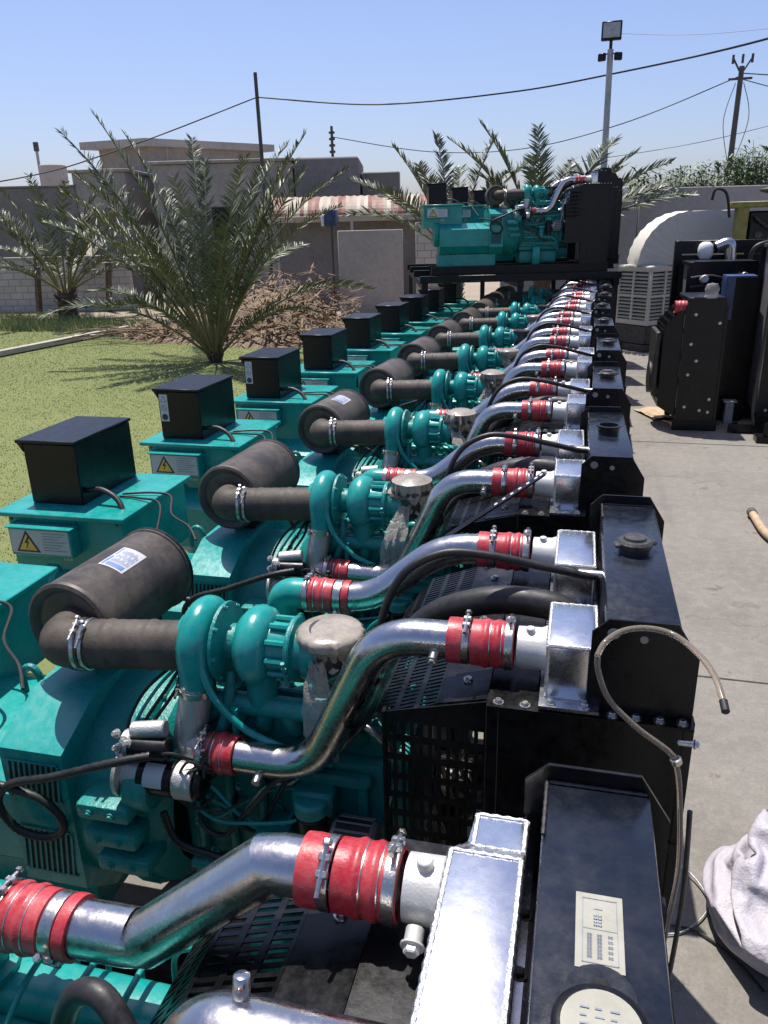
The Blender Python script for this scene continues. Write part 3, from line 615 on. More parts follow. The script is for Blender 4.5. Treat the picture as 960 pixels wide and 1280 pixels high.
for i, (dx, dy, lab) in enumerate([(0, 0, 'front one of the teal generator sets raised on the black stand'), (.1, 1.5, 'middle teal set raised on the black stand, half hidden by the front one'), (.2, 3.0, 'rearmost teal set raised on the black stand, only its top showing')]):
    r = copy_tree(proto, None, ('safety_sticker', 'label_sticker')); r.location = (-.27 + dx, 12.55 + dy, 1.67); r.rotation_euler = (0, 0, radians(16)); r.scale = (.9, .9, .9)
    tag(r, lab, 'generator set', 'generator sets raised on the stand')
# no two sets were put together alike: clamps turned, boxes a little askew
rv = random.Random(77)
CL = {'clamp', 'hose'}
def axis_turn(o, c, ang):
    q = Matrix.Rotation(ang, 4, 'X'); o.matrix_local = Matrix.Translation(V(c)) @ q @ Matrix.Translation(-V(c))
for o in list(bpy.data.objects):
    if not o.parent: continue
    n0 = o.name.split('.')[0]; pn = o.parent.name.split('.')[0]
    if n0 == 'clamp' and pn in ('charge_pipe', 'intake_pipe') and o.parent.parent != proto:
        bb = [V(b) for b in o.bound_box]; x = sum(b.x for b in bb) / 8
        c = (x, -.19, 1.548) if pn == 'charge_pipe' and x > -.5 else (x, -.178, 1.1) if pn == 'charge_pipe' else (x, .385, 1.548) if x > -.5 else (x, .346, 1.36)
        axis_turn(o, c, rv.uniform(-.6, .6))
    elif n0 == 'control_box' and o.parent != proto:
        o.location = V(o.location) + V((rv.uniform(-.02, .02), rv.uniform(-.025, .025), 0))
for g in G[2:]:
    t = rv.random()
    for o in top_parts(g, 'vent_hose'):
        o.location = (rv.uniform(-.005, .005), 0, 0); o.scale = (1, 1, 1)
def kill(o):
    for c in KIDS.get(o.name, []): kill(c)
    bpy.data.objects.remove(o)
kill(proto)
# --- nearest set: stepped charge air tank, steel coolant pipe, certificate, cap label
g0 = G[0]; intake_pipe(g0, True)
m = MB(); pf = [(.07, 1.478), (.505, 1.478), (.505, 1.6), (.435, 1.6), (.385, 1.635), (.07, 1.635)]
b = bmesh.new(); fa = [b.verts.new((-.04, y, z)) for y, z in pf]; fb = [b.verts.new((.07, y, z)) for y, z in pf]
for i, v in enumerate(fa):
    if i in (3, 2): v.co.x = -.015
b.faces.new(fa); b.faces.new(fb[::-1])
for i in range(6): b.faces.new((fa[i], fb[i], fb[(i + 1) % 6], fa[(i + 1) % 6]))
bmesh.ops.bevel(b, geom=b.edges[:], offset=.006, segments=2, affect='EDGES', profile=.5); m.bm(b); b.free()
m.box2((-.05, .04, 1.476), (.08, .53, 1.484)); ct = m.obj('charge_air_tank', 'alu', g0)
w = MB(); P = [V((-.036 if i not in (2, 3) else -.011, y, z - .003)) for i, (y, z) in enumerate(pf)]; Q = [V((.066, y, z - .003)) for y, z in pf]
weld_lines(w, [(P[i], P[i + 1]) for i in range(1, 5)] + [(Q[i], Q[i + 1]) for i in range(1, 5)] + [(P[i], Q[i]) for i in (2, 3, 4)], .0052).obj('weld_seam', 'weld', ct)
n = MB(); n.lathe((-.105, .385, 1.548), (1, 0, 0), [(.043, 0), (.05, .001), (.051, .055), (.06, .066), (.072, .075), (0, .075)], 32); n.cyl((-.075, .38, 1.59), (-.075, .38, 1.612), .013, 10, .002); n.cyl((-.08, .33, 1.53), (-.08, .305, 1.52), .014, 10, .002); n.bolt((-.08, .307, 1.52), (0, -1, -.2), .012, .012); n.obj('neck', 'neck', ct)
m = MB(); m.tube(fillet([(.05, .115, 1.525), (-.3, .115, 1.525), (-.335, .115, 1.49), (-.35, .115, 1.3)], .05, 10), .054, 28); m.cyl((-.27, .14, 1.57), (-.27, .15, 1.6), .012, 14, .002); m.obj('coolant_pipe', 'steel', g0, smooth=60)
MB().tube(smooth_path([(-.40, .13, 1.22), (-.44, .14, 1.38), (-.505, .17, 1.46), (-.565, .18, 1.44), (-.6, .17, 1.35), (-.61, .15, 1.2)], 9), .019, 14).obj('breather_hose', 'rubber', g0, smooth=60)
m = MB(); z = 1.6727; YO = -.02; m.quad((.142, .215 + YO, z), (.2, .215 + YO, z), (.2, .328 + YO, z), (.142, .328 + YO, z)); z += .0008; m.mat(1)
def ln(x0, y0, x1, y1): m.quad((x0, y0 + YO, z), (x1, y0 + YO, z), (x1, y1 + YO, z), (x0, y1 + YO, z))
for x0, y0, x1, y1 in ((.15, .223, .151, .32), (.192, .223, .193, .32), (.15, .223, .193, .224), (.15, .319, .193, .32), (.151, .272, .192, .2727)): ln(x0, y0, x1, y1)
m.mat(2)
ln(.165, .303, .175, .3045)
for j, yy in enumerate((.287, .277)):
    for dx in (0, .0055): ln(.164 + dx, yy, .1685 + dx, yy + .0012); ln(.164 + dx, yy + .005, .1685 + dx, yy + .0062); ln(.164 + dx, yy, .1652 + dx, yy + .007); ln(.1672 + dx, yy, .1685 + dx, yy + .0075)
for cx_, n_, x_ in ((0, 7, .156), (1, 7, .168), (2, 5, .181)):
    for j in range(n_):
        yy = .262 - j * (.0052 if n_ == 7 else .0074); h = .0036
        ln(x_, yy, x_ + .006, yy + .0009); ln(x_, yy + h * .6, x_ + .006, yy + h * .6 + .0008); ln(x_ + .0006, yy - .001, x_ + .0016, yy + h); ln(x_ + .0038, yy - .001, x_ + .0048, yy + h)
rad0 = top_parts(g0, 'radiator')[0]
m.obj('certificate_label', ['cream', 'ink_soft', 'ink_soft'], rad0)
m = MB(); m.lathe((.17, .105, 1.692), (0, 0, 1), [(.04, -.02), (.053, -.01), (.053, .004), (.0485, .0075), (.043, .0075)], 40); m.prism([(.152, .148), (.188, .148), (.178, .168), (.164, .168)], 'z', 1.682, 1.693)
m.obj('cap_rim', 'black', rad0)
m = MB(); m.lathe((.17, .105, 1.6995), (0, 0, 1), [(.0432, -.01), (.0432, 0), (0, .001)], 40); z = 1.7012; m.mat(1); YO = 0
for j in range(5):
    for dx in range(3): ln(.147 + dx * .016, .084 + j * .0095, .157 + dx * .016 - .003 * ((j + dx) % 2), .0862 + j * .0095)
m.obj('cap_label', ['cream', 'ink_soft'], rad0)
# --- second set: clear hose and its drain pipe
g1 = G[1]
def rub(pts, r, name, mat, root, n=12): return MB().tube(smooth_path(pts, 9), r, n).obj(name, mat, root, smooth=60)
h = rub([(.07, -.41, 1.67), (.085, -.385, 1.69), (.12, -.35, 1.7), (.17, -.335, 1.703), (.222, -.35, 1.7), (.262, -.415, 1.695), (.281, -.48, 1.69), (.29, -.54, 1.672)], .0062, 'drain_hose', 'clear', g1)
MB().cyl((.2893, -.533, 1.675), (.2915, -.558, 1.665), .0078, 10, .002).obj('hose_end', 'wire', h)
h = rub([(.07, -.41, 1.67), (.074, -.415, 1.635), (.1, -.42, 1.575), (.16, -.42, 1.515), (.225, -.415, 1.465), (.245, -.41, 1.43), (.262, -.4, 1.34), (.278, -.4, 1.16), (.272, -.4, 1.0), (.255, -.42, .8)], .0062, 'drain_hose', 'clear', g1)
m = MB(); m.lathe((.243, -.41, 1.44), (.3, .1, -1), [(.009, -.008), (.0125, -.006), (.0125, .006), (.009, .008)], 14); m.obj('hose_clip', 'zinc', g1); m = MB(); m.cyl((.25, -.36, 1.45), (.284, -.36, 1.45), .007, 10, .002); m.obj('drain_tap', 'zinc', g1); MB().bolt((.284, -.36, 1.45), (1, 0, 0), .007).obj('bolt', 'zinc', g1)
rub([(.3, -.33, 1.25), (.31, -.33, 1.0), (.3, -.34, .7), (.29, -.34, .5)], .006, 'side_rod', 'dark_steel', g1)
wrapped_exhaust(g1)
# --- third set: drilled strap, open filler, loose wrap
g2 = G[2]
m = MB(); a, b = V((-.42, -.44, 1.40)), V((-.07, -.33, 1.635)); d = (b - a).normalized(); u, v, w_ = basis(d); m.beam(a, b, .006 if abs(u.z) > abs(v.z) else .036, .036 if abs(u.z) > abs(v.z) else .006); st = m.obj('drilled_strap', 'black', g2)
m = MB(); u, v, w_ = basis(d)
nn = u if abs(u.z) > abs(v.z) else v
nn = nn if nn.z > 0 else -nn
for t in (.52, .6, .68, .76, .84, .92, .97):
    for s in (1,): m.lathe(a.lerp(b, t) + nn * .0175 * 0 + d.cross(nn) * 0 + nn * .0035, nn, [(.0075, 0), (.0075, .0006), (0, .0006)], 12)
m.obj('hole', 'white_label', st)
m = MB(); m.lathe((.17, .15, 1.688), (0, 0, 1), [(.03, -.01), (.043, -.008), (.043, .012), (.05, .014), (.05, .02), (.038, .021), (.034, .0), (0, -.006)], 28); m.obj('filler_neck', 'black', top_parts(g2, 'radiator')[0])
wrapped_exhaust(g2, droop=(-.05, -.1, -.26), dome=1, rs=5)
wrapped_exhaust(G[3], droop=(.1, -.08, -.12), dome=1, rs=8)
wrapped_exhaust(G[5], droop=(.05, -.03, -.1), dome=0, rs=9)
wrapped_exhaust(G[4], droop=(-.04, -.05, -.2), dome=1, rs=10)
wrapped_exhaust(G[7], droop=(-.04, -.05, -.2), dome=0, rs=11)
# --- stand
st = empty('steel_stand', (-1.2, 12.6, 0)); q = Matrix.Rotation(radians(16), 4, 'Z')
T = lambda x, y, z: q @ V((x * .92, y, z - .03)) + V((-.27, 12.55, 0)) - V((-1.2, 12.6, 0))
for y in (-.35, 1.3, 2.6, 3.6):
    m = MB(); m.beam(T(-2.7, y, 1.785), T(.5, y, 1.785), .1, .1, .004); m.obj('cross_beam', 'black', st)
for x in (-2.62, -1.1, .42):
    m = MB(); m.beam(T(x, -.4, 1.69), T(x, 3.7, 1.69), .09, .09, .004); m.obj('long_beam', 'black', st)
    for y in (-.36, 3.65):
        m = MB(); m.beam(T(x, y, .03), T(x, y, 1.645), .08, .08, .004); m.obj('post', 'black', st)
tag(st, 'black steel stand carrying the raised generator sets over the far end of the row', 'stand')
# ------------------------------------------------------------------ ground
def ground_mat(name, c0, c1, c2, scale, rough, bump, bscale, crack=0, speck=0):
    m, nt, b = _new(name); p = _pos(nt)
    n1 = _noise(nt, p, scale, 6, .65); n2 = _noise(nt, p, scale * 9, 5, .7); n3 = _noise(nt, p, scale * 60, 3, .6)
    c = _mix(nt, _ramp(nt, n1, [(.32, 0.0), (.68, 1.0)]), c0, c1)
    c = _mix(nt, _ramp(nt, n2, [(.45, 0.0), (.7, .55)]), c, c2)
    c = _mix(nt, _ramp(nt, n3, [(.3, .0), (.75, .35)]), c, tuple(x * .55 for x in c0))
    if crack:
        st = _noise(nt, p, .55, 5, .7); c = _mix(nt, _ramp(nt, st, [(.54, 0.0), (.72, .42)]), c, (.075, .066, .055))
        st = _noise(nt, p, 2.6, 6, .75); c = _mix(nt, _ramp(nt, st, [(.6, 0.0), (.66, .6)]), c, (.085, .075, .06))
        st = _noise(nt, p, 3.2, 3, .5, (1, .06, 1)); c = _mix(nt, _ramp(nt, st, [(.58, 0.0), (.75, .3)]), c, (.1, .09, .075))
        v = nt.nodes.new('ShaderNodeTexVoronoi'); v.feature = 'DISTANCE_TO_EDGE'; v.inputs['Scale'].default_value = .33
        nn = nt.nodes.new('ShaderNodeTexNoise'); nn.inputs['Scale'].default_value = 2.2; nn.inputs['Detail'].default_value = 6
        nt.links.new(p, nn.inputs['Vector']); ad = nt.nodes.new('ShaderNodeVectorMath'); ad.operation = 'ADD'; nt.links.new(p, ad.inputs[0]); nt.links.new(nn.outputs['Color'], ad.inputs[1]); nt.links.new(ad.outputs[0], v.inputs['Vector'])
        c = _mix(nt, _ramp(nt, v.outputs['Distance'], [(.0, .3), (.006, 0.0)]), c, tuple(x * .3 for x in c0))
    nt.links.new(c, b.inputs['Base Color']); b.inputs['Roughness'].default_value = rough; b.inputs['Specular IOR Level'].default_value = .25
    _bump(nt, b, _mix(nt, .5, n2, _noise(nt, p, bscale, 4, .7)), bump, .02); return m
M['concrete_yard'] = ground_mat('worn_concrete', (.185, .171, .15), (.25, .231, .203), (.3, .28, .245), 1.3, .85, .6, 40, 1)
M['earth'] = ground_mat('dusty_earth', (.27, .22, .16), (.36, .3, .23), (.3, .25, .18), .5, .95, .6, 12)
M['lawn'] = ground_mat('lawn_soil', (.135, .168, .055), (.185, .205, .075), (.23, .215, .1), .7, .95, .6, 30)
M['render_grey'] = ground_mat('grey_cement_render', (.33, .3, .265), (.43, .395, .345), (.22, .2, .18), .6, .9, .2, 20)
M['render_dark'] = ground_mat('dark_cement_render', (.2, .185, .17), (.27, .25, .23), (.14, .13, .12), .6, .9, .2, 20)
M['render_beige'] = ground_mat('stained_beige_concrete', (.42, .38, .34), (.52, .48, .43), (.3, .27, .24), .9, .9, .3, 16)
M['wall_right'] = ground_mat('grey_block_render', (.33, .31, .29), (.41, .385, .36), (.27, .25, .235), .8, .9, .25, 16)
def brick_mat():
    m, nt, b = _new('pale_blockwork'); p = _pos(nt); mp = nt.nodes.new('ShaderNodeMapping'); mp.inputs['Rotation'].default_value = (radians(90), 0, 0); nt.links.new(p, mp.inputs['Vector'])
    t = nt.nodes.new('ShaderNodeTexBrick'); t.inputs['Color1'].default_value = (.52, .49, .44, 1); t.inputs['Color2'].default_value = (.44, .41, .37, 1); t.inputs['Mortar'].default_value = (.2, .18, .16, 1)
    t.inputs['Scale'].default_value = 1; t.inputs['Brick Width'].default_value = .42; t.inputs['Row Height'].default_value = .22; t.inputs['Mortar Size'].default_value = .012
    nt.links.new(mp.outputs['Vector'], t.inputs['Vector'])
    c = _mix(nt, _ramp(nt, _noise(nt, p, 2, 4), [(.35, 0.0), (.7, .5)]), t.outputs['Color'], (.36, .33, .28)); nt.links.new(c, b.inputs['Base Color']); b.inputs['Roughness'].default_value = .9; return m
M['brick'] = brick_mat()
def sheet(name, pts, z, mat):
    o = MB().quad(*[(x, y, z) for x, y in pts]).obj(name, mat, smooth=0); o['kind'] = 'structure'; return o
sheet('ground', [(-400, -60), (400, -60), (400, 700), (-400, 700)], 0, 'earth')
sheet('yard', [(-3.05, -4), (9, -4), (9, 26), (-3.05, 26)], .004, 'concrete_yard')
sheet('lawn', [(-26, -2), (-3.05, -2), (-3.05, 16.6), (-8, 19.2), (-13, 21.5), (-26, 22)], .006, 'lawn')
m = MB()
for y in (-1, 4.22, 9.5, 14.8, 20): m.box2((-.2, y, .0042), (9, y + .014, .0066))
for x in (3.6,): m.box2((x, -4, .0042), (x + .012, 26, .0062))
tag(m.obj('yard_joints', M['dark_steel'], smooth=0), kind='structure')
# lawn grass
rng = np.random.default_rng(5)
def blades(name, n, region, hmin, hmax, mat, dens=None):
    (x0, x1), (y0, y1) = region; out_v = []; k = 0
    xs = rng.uniform(x0, x1, n * 3); ys = y0 + (y1 - y0) * rng.random(n * 3) ** 1.3
    keep = [(x, y) for x, y in zip(xs, ys) if noise.noise(V((x * 1.3, y * 1.3, 3))) + .35 * noise.noise(V((x * 5, y * 5, 1))) > -.75 and not (y > 16.3 + (-x - 3) * .45)][:n]
    P = np.array(keep); n = len(P); h = rng.uniform(hmin, hmax, n); a = rng.uniform(0, 2 * np.pi, n); w = rng.uniform(.002, .0045, n) * (1 + P[:, 1] * .1); ln_ = rng.uniform(.2, .8, n) * h
    b = rng.uniform(0, 2 * np.pi, n)
    v = np.zeros((n, 3, 3)); v[:, 0, 0] = P[:, 0] + np.cos(a) * w; v[:, 0, 1] = P[:, 1] + np.sin(a) * w; v[:, 1, 0] = P[:, 0] - np.cos(a) * w; v[:, 1, 1] = P[:, 1] - np.sin(a) * w
    v[:, 2, 0] = P[:, 0] + np.cos(b) * ln_; v[:, 2, 1] = P[:, 1] + np.sin(b) * ln_; v[:, 2, 2] = h; v[:, :2, 2] = .004
    me = bpy.data.meshes.new(name); me.vertices.add(n * 3); me.vertices.foreach_set('co', v.ravel()); me.loops.add(n * 3); me.loops.foreach_set('vertex_index', np.arange(n * 3)); me.polygons.add(n); me.polygons.foreach_set('loop_start', np.arange(n) * 3); me.polygons.foreach_set('loop_total', np.full(n, 3)); me.update(); me.validate()
    me.materials.append(M[mat]); o = bpy.data.objects.new(name, me); COL.objects.link(o); o['kind'] = 'stuff'; return o
M['grass'] = paint('grass_blade', (.145, .19, .06), .6, (.28, .275, .13), .65, 1.1, 0, var=.22)
blades('grass', 170000, ((-16, -3.1), (4, 20)), .008, .026, 'grass')
blades('tall_grass', 9000, ((-22, -11), (18.6, 22.5)), .1, .3, 'grass')
# timber lying on the lawn
def timber(p0, p1, w, h, label, mat='render_beige'):
    m = MB(); c = (V(p0) + V(p1)) / 2; m.beam(V(p0) - c, V(p1) - c, w, h, .01); o = m.obj('timber_beam', mat, loc=c); return tag(o, label, 'timber', 'timbers on the lawn')
timber((-12.9, 12.6, .08), (-12.3, 18.9, .1), .16, .12, 'long pale timber lying across the lawn on the left')
timber((-12.75, 17.2, .09), (-11.6, 17.6, .08), .1, .08, 'short pale timber branching off the long one on the lawn')
# ------------------------------------------------------------------ palms
def frond(rn, L, az, el, droop, leaf=.42, nl=62, w=.016, start=.28):
    """one pinnate leaf: curved midrib with stiff leaflets set in a V"""
    m = MB(); d0 = V((cos(az) * cos(el), sin(az) * cos(el), sin(el))); hz = V((cos(az), sin(az), 0)); pts = []; n = 16
    p = V((0, 0, 0)); e = el
    for i in range(n + 1):
        pts.append(p.copy()); e = el - droop * (i / n) ** 1.6
        p = p + V((hz.x * cos(e), hz.y * cos(e), sin(e))) * L / n
    m.mat(1).tube(pts, [.026 * (1 - i / (n + 2)) * (L / 3) ** .5 + .003 for i in range(n + 1)], 5); m.mat(0)
    side = V((-sin(az), cos(az), 0)); roll = rn.uniform(-.5, .5); tear = (rn.uniform(.3, .9), 0, rn.choice((-1, 1))); tear = (tear[0], tear[0] + rn.uniform(0, .12), tear[2])
    for i in range(nl):
        t = start + (1 - start) * i / nl; f = t * n; k = min(int(f), n - 1); c = pts[k].lerp(pts[k + 1], f - k); tg = (pts[k + 1] - pts[k]).normalized(); up = tg.cross(side).normalized() * -1
        if up.z < 0: up = -up
        ll = leaf * (.55 + .45 * sin(min(1, (t - start) / .35) * pi / 2)) * (1 - .62 * max(0, (t - .55) / .45) ** 1.3)
        for s in (-1, 1):
            if rn.random() < .07 or (tear[0] < t < tear[1] and s == tear[2]): continue
            sd = (side * s * cos(roll) + up * sin(roll) * s)
            dr = (tg * rn.uniform(.4, .75) * (1 + .6 * t) + sd * rn.uniform(.75, 1.0) + up * rn.uniform(.1, .6)).normalized()
            l = ll * rn.uniform(.75, 1.12); q = dr.cross(tg).normalized(); wv = (q.cross(dr) * .5 + q * rn.uniform(-.6, .6)).normalized() * w * rn.uniform(.8, 1.2)
            sag = V((0, 0, -l * rn.uniform(.02, .16)))
            a = c; mid = c + dr * l * .45; tip = c + dr * l + sag
            m.add([a - wv * .5, a + wv * .5, mid + wv, tip, mid - wv], [[0, 1, 2, 4], [4, 2, 3]])
    return m
def palm(name, loc, spec, label, trunk_h, trunk_r, seed, leafmat='frond', leaf=.42, nl=62, w=.016, group='date palms round the yard', stemr=.0, z0=0):
    rn = random.Random(seed); o = empty(name, loc); tag(o, label, 'palm tree', group)
    m = MB(); n = 14; vs = []
    pts = [V((0, 0, trunk_h * i / n)) for i in range(n + 1)]
    m.tube(pts, [trunk_r * (1.15 - .3 * i / n) * (1.1 if i % 2 else .92) for i in range(n + 1)], 12)
    for k in range(60):
        a = rn.uniform(0, 2 * pi); z = rn.uniform(.1, 1) * trunk_h; r = trunk_r * .9
        m.beam((cos(a) * r, sin(a) * r, z), (cos(a) * r * 1.5, sin(a) * r * 1.5, z + .14), .05, .02)
    m.obj('trunk', 'bark', o)
    for (az, el, L, dr) in spec:
        f = frond(rn, L, az, el, dr, leaf * (.8 + .05 * L), nl, w).obj('frond', [leafmat, 'stem'], o, smooth=0)
        f.location = (cos(az) * trunk_r * .5, sin(az) * trunk_r * .5, trunk_h * .92)
    return o
rn = random.Random(3)
yw = radians(15)
# big palm in the lawn: fronds fan out from the ground
spec = []
for (a, el, L, dr) in [(180, 66, 4.9, .35), (170, 44, 4.6, .75), (200, 50, 4.3, .7), (160, 30, 3.6, .75), (100, 80, 4.5, .4), (30, 76, 4.4, .4), (0, 62, 4.5, .5), (340, 50, 4.2, .65), (12, 38, 3.9, .75), (330, 30, 3.0, .6), (205, 72, 4.7, .3), (240, 62, 3.4, .6), (290, 64, 3.2, .55), (70, 60, 4.0, .7), (130, 58, 4.2, .7), (320, 72, 3.9, .4), (150, 74, 4.6, .35), (260, 78, 3.6, .4), (185, 34, 3.8, .8), (45, 48, 3.8, .8), (110, 44, 3.7, .9), (20, 70, 4.2, .45), (215, 58, 4.0, .6), (350, 73, 4.1, .5), (165, 60, 4.3, .5), (300, 48, 2.8, .7), (228, 44, 3.0, .8)]:
    spec.append((radians(a + rn.uniform(-6, 6)) + yw, radians(min(84, el + (9 if el < 56 else 2) + rn.uniform(-3, 3))), L * (.93 if el < 50 else 1), dr * rn.uniform(.9, 1.7)))
for k in range(9): spec.append((rn.uniform(0, 2 * pi), radians(rn.uniform(52, 84)), rn.uniform(3.2, 4.6), rn.uniform(.3, .6)))
palm('date_palm', (-7.45, 14.4, 0), spec, 'big bushy date palm growing from the lawn behind the black boxes', .12, .12, 11, 'frond', .46, 88, .0135)
spec = [(rn.uniform(0, 2 * pi), radians(rn.choice((78, 66, 54, 42, 30))), rn.uniform(2.7, 3.9), rn.uniform(.45, 1.0)) for _ in range(26)]
palm('date_palm', (-16.1, 21.6, 0), spec, 'smaller date palm with a stubby trunk by the pale block wall at the left edge', .9, .27, 12, 'frond', .46, 62, .018)
ex = lambda: [(rn.uniform(0, 2 * pi), radians(rn.uniform(35, 72)), rn.uniform(2.5, 3.2), rn.uniform(.4, .9)) for _ in range(10)]
spec = [(radians(a) + yw, radians(e), L * .93, d) for a, e, L, d in [(175, 48, 3.2, .6), (150, 66, 3.2, .4), (120, 82, 3.0, .3), (40, 72, 3.2, .4), (20, 58, 3.3, .6), (195, 36, 3.0, .8), (5, 40, 3.2, .8), (240, 60, 2.8, .6), (300, 55, 2.9, .7), (80, 60, 3.0, .6), (215, 50, 2.8, .8), (330, 45, 2.9, .8)]]
palm('date_palm', (-3.5, 19.6, 0), spec, 'date palm behind the raised sets, left of the floodlight mast', 2.0, .2, 13, 'frond2', .54, 62, .02)
spec = [(radians(a) + yw, radians(e), L * .93, d) for a, e, L, d in [(178, 60, 3.4, .5), (150, 70, 3.4, .4), (95, 80, 3.0, .3), (30, 62, 3.3, .5), (8, 46, 3.6, .6), (0, 34, 3.7, .7), (345, 42, 3.2, .8), (195, 44, 3.0, .8), (250, 58, 2.8, .6), (300, 52, 2.9, .7), (60, 60, 3.0, .6), (130, 55, 3.0, .7), (15, 55, 3.2, .5)]]
palm('date_palm', (-1.3, 18.6, 0), spec, 'date palm at the foot of the floodlight mast with long fronds reaching right', 2.0, .2, 14, 'frond2', .56, 64, .02)
# dry palm litter
m = MB(); rn = random.Random(21)
for i in range(3800):
    u, v = rn.random(), rn.random(); x = -11.6 + 5.2 * u; y = 16.6 + .55 * max(0, -x - 8) * .4 + 4.8 * v
    hgt = 1.1 * math.exp(-((x + 8.3) / 2.4) ** 2) * (.35 + .9 * v) + .25 * noise.noise(V((x, y, 0))) + .12
    c = V((x, y, rn.uniform(.0, max(.05, hgt)))); a = rn.uniform(0, 2 * pi); e = rn.uniform(-.35, .5); L = rn.uniform(.25, .8)
    d = V((cos(a) * cos(e), sin(a) * cos(e), sin(e))) * L; wv = d.cross(V((rn.uniform(-.3, .3), rn.uniform(-.3, .3), 1))).normalized() * rn.uniform(.008, .028)
    b2 = V((0, 0, rn.uniform(-.05, .08)))
    m.add([c - wv, c + wv, c + d * .5 + wv + b2, c + d, c + d * .5 - wv + b2], [[0, 1, 2, 4], [4, 2, 3]])
vs = []; fs = []; nx, ny = 40, 26
for j in range(ny + 1):
    for i in range(nx + 1):
        x = -12.4 + 6.4 * i / nx; y = 16.3 + 5.2 * j / ny + .22 * max(0, -x - 8); e = min(1, 4 * min(i, nx - i) / nx) * min(1, 4 * min(j, ny - j) / ny)
        vs.append((x, y, -.02 + e * max(0, .85 * math.exp(-((x + 8.3) / 2.4) ** 2) * (.35 + .9 * j / ny) + .3 * noise.noise(V((x * 1.5, y * 1.5, 0))) + .1)))
for j in range(ny):
    for i in range(nx): k = j * (nx + 1) + i; fs.append([k, k + 1, k + nx + 2, k + nx + 1])
m.add(vs, fs); tag(m.obj('dry_palm_litter', 'dry', smooth=0), kind='stuff')
m = MB(); rn = random.Random(4)
for i in range(11):
    c = V((-11.5 + rn.uniform(-.6, .7), 16.9 + rn.uniform(-.3, .4), .1)); a = rn.uniform(-.6, .9); L = rn.uniform(.5, 1.3)
    m.tube(smooth_path([c - V((cos(a) * L, sin(a) * L, -.05)), c + V((0, 0, .08 + .2 * rn.random())), c + V((cos(a) * L, sin(a) * L, rn.uniform(.0, .3)))], 4), .016, 5)
tag(m.obj('cut_branches', 'dry', smooth=0), kind='stuff')
# reeds beyond the right-hand wall
m = MB(); rn = random.Random(8)
for i in range(2600):
    x = rn.uniform(-.4, 11); y = rn.uniform(22.4, 25.5); top = 2.6 + .18 * min(x, 6) + .7 * noise.noise(V((x * .9, y * .9, 2))) + rn.uniform(-.3, .7)
    lean = V((rn.uniform(-.25, .25), rn.uniform(-.25, .25), 0)); z0 = max(.5, top - 1.8)
    b0 = V((x, y, z0)); t0 = V((x, y, top)) + lean
    for k in range(9):
        s = min(1, .15 + k / 9 + rn.random() * .15); c = b0.lerp(t0, s) + V((rn.uniform(-.12, .12), rn.uniform(-.12, .12), 0)); a = rn.uniform(0, 2 * pi); L = rn.uniform(.14, .36); d = V((cos(a) * L * .9, sin(a) * L * .9, L * rn.uniform(-.3, .6))); wv = V((-sin(a), cos(a), .3)) * rn.uniform(.016, .034)
        m.add([c - wv * .5, c + wv * .5, c + d * .5 + wv + V((0, 0, .04)), c + d, c + d * .5 - wv + V((0, 0, .04))], [[0, 1, 2, 4], [4, 2, 3]])
    m.tube([b0 - V((0, 0, .6)), t0], [.012, .004], 4)
tag(m.obj('reed_bed', 'reed', smooth=0), kind='stuff')
# ------------------------------------------------------------------ buildings and walls on the left
def wall_run(name, p0, p1, z1, t, mat, label, z0=0, cat='wall', cope=True, copemat=None):
    p0, p1 = V((*p0, 0)), V((*p1, 0)); c = (p0 + p1) / 2; L = (p1 - p0).length; ang = math.atan2(p1.y - p0.y, p1.x - p0.x)
    r = empty(name, (c.x, c.y, 0), ang); MB().box2((-L / 2, -t / 2, z0), (L / 2, t / 2, z1), .015).obj('wall_body', mat, r)
    if cope: MB().box2((-L / 2 - .03, -t / 2 - .04, z1 + .002), (L / 2 + .03, t / 2 + .04, z1 + .07), .01).obj('coping', copemat or mat, r)
    tag(r, label, cat); return r
wall_run('dark_wall', (-26, 23.8), (-18.4, 26.2), 4.1, .25, 'render_dark', 'dark grey cement wall at the left edge behind the smaller palm')
wall_run('block_wall', (-26, 22.2), (-15.6, 24.6), 1.75, .22, 'brick', 'low pale block wall behind the smaller palm on the left', copemat='render_beige')
for i, (x, y) in enumerate(((-18.4, 23.6), (-16.0, 24.1))):
    m = MB(); m.beam((-.15, 0, 0), (.12, 0, 1.9), .2, .12, .01); o = m.obj('leaning_post', 'bark', loc=(x, y - .25, 0)); tag(o, ('brown leaning post against the pale block wall, nearer the left edge', 'brown leaning post against the pale block wall, right of the smaller palm')[i], 'post', 'posts against the block wall')
bl = empty('grey_outbuilding', (-16.6, 26.6, 0), radians(14))
MB().box2((-1.9, 0, 3.2), (0, 4, 4.55), .02).obj('upper_wall', 'render_grey', bl); MB().box2((-1.7, .4, 0), (0, 3.8, 3.2)).obj('lower_wall', 'render_dark', bl); MB().box2((-2.0, -.1, 4.552), (.1, 4.1, 4.66), .02).obj('roof_slab', 'render_grey', bl)  # dark block below stands in for open shade under the upper wall
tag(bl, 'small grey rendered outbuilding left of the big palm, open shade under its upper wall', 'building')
b2 = empty('long_grey_building', (-11.2, 28, 0), radians(14))
MB().box2((-4.6, 0, 0), (.4, 4.5, 4.75), .03).obj('wall_body', 'render_grey', b2); MB().box2((-4.7, -.1, 4.753), (.45, 4.6, 4.86), .02).obj('roof_slab', 'render_grey', b2)
m = MB(); m.box2((.45, -.05, 0), (2.75, 4, 4.85), .1, 3); m.obj('rounded_bay', 'render_dark', b2); MB().box2((2.8, .5, 0), (4.2, 4.5, 4.35), .04).obj('low_wing', 'render_dark', b2)
MB().box2((-2.6, -.03, 2.2), (-1.6, .0, 3.3)).obj('window', 'black', b2)
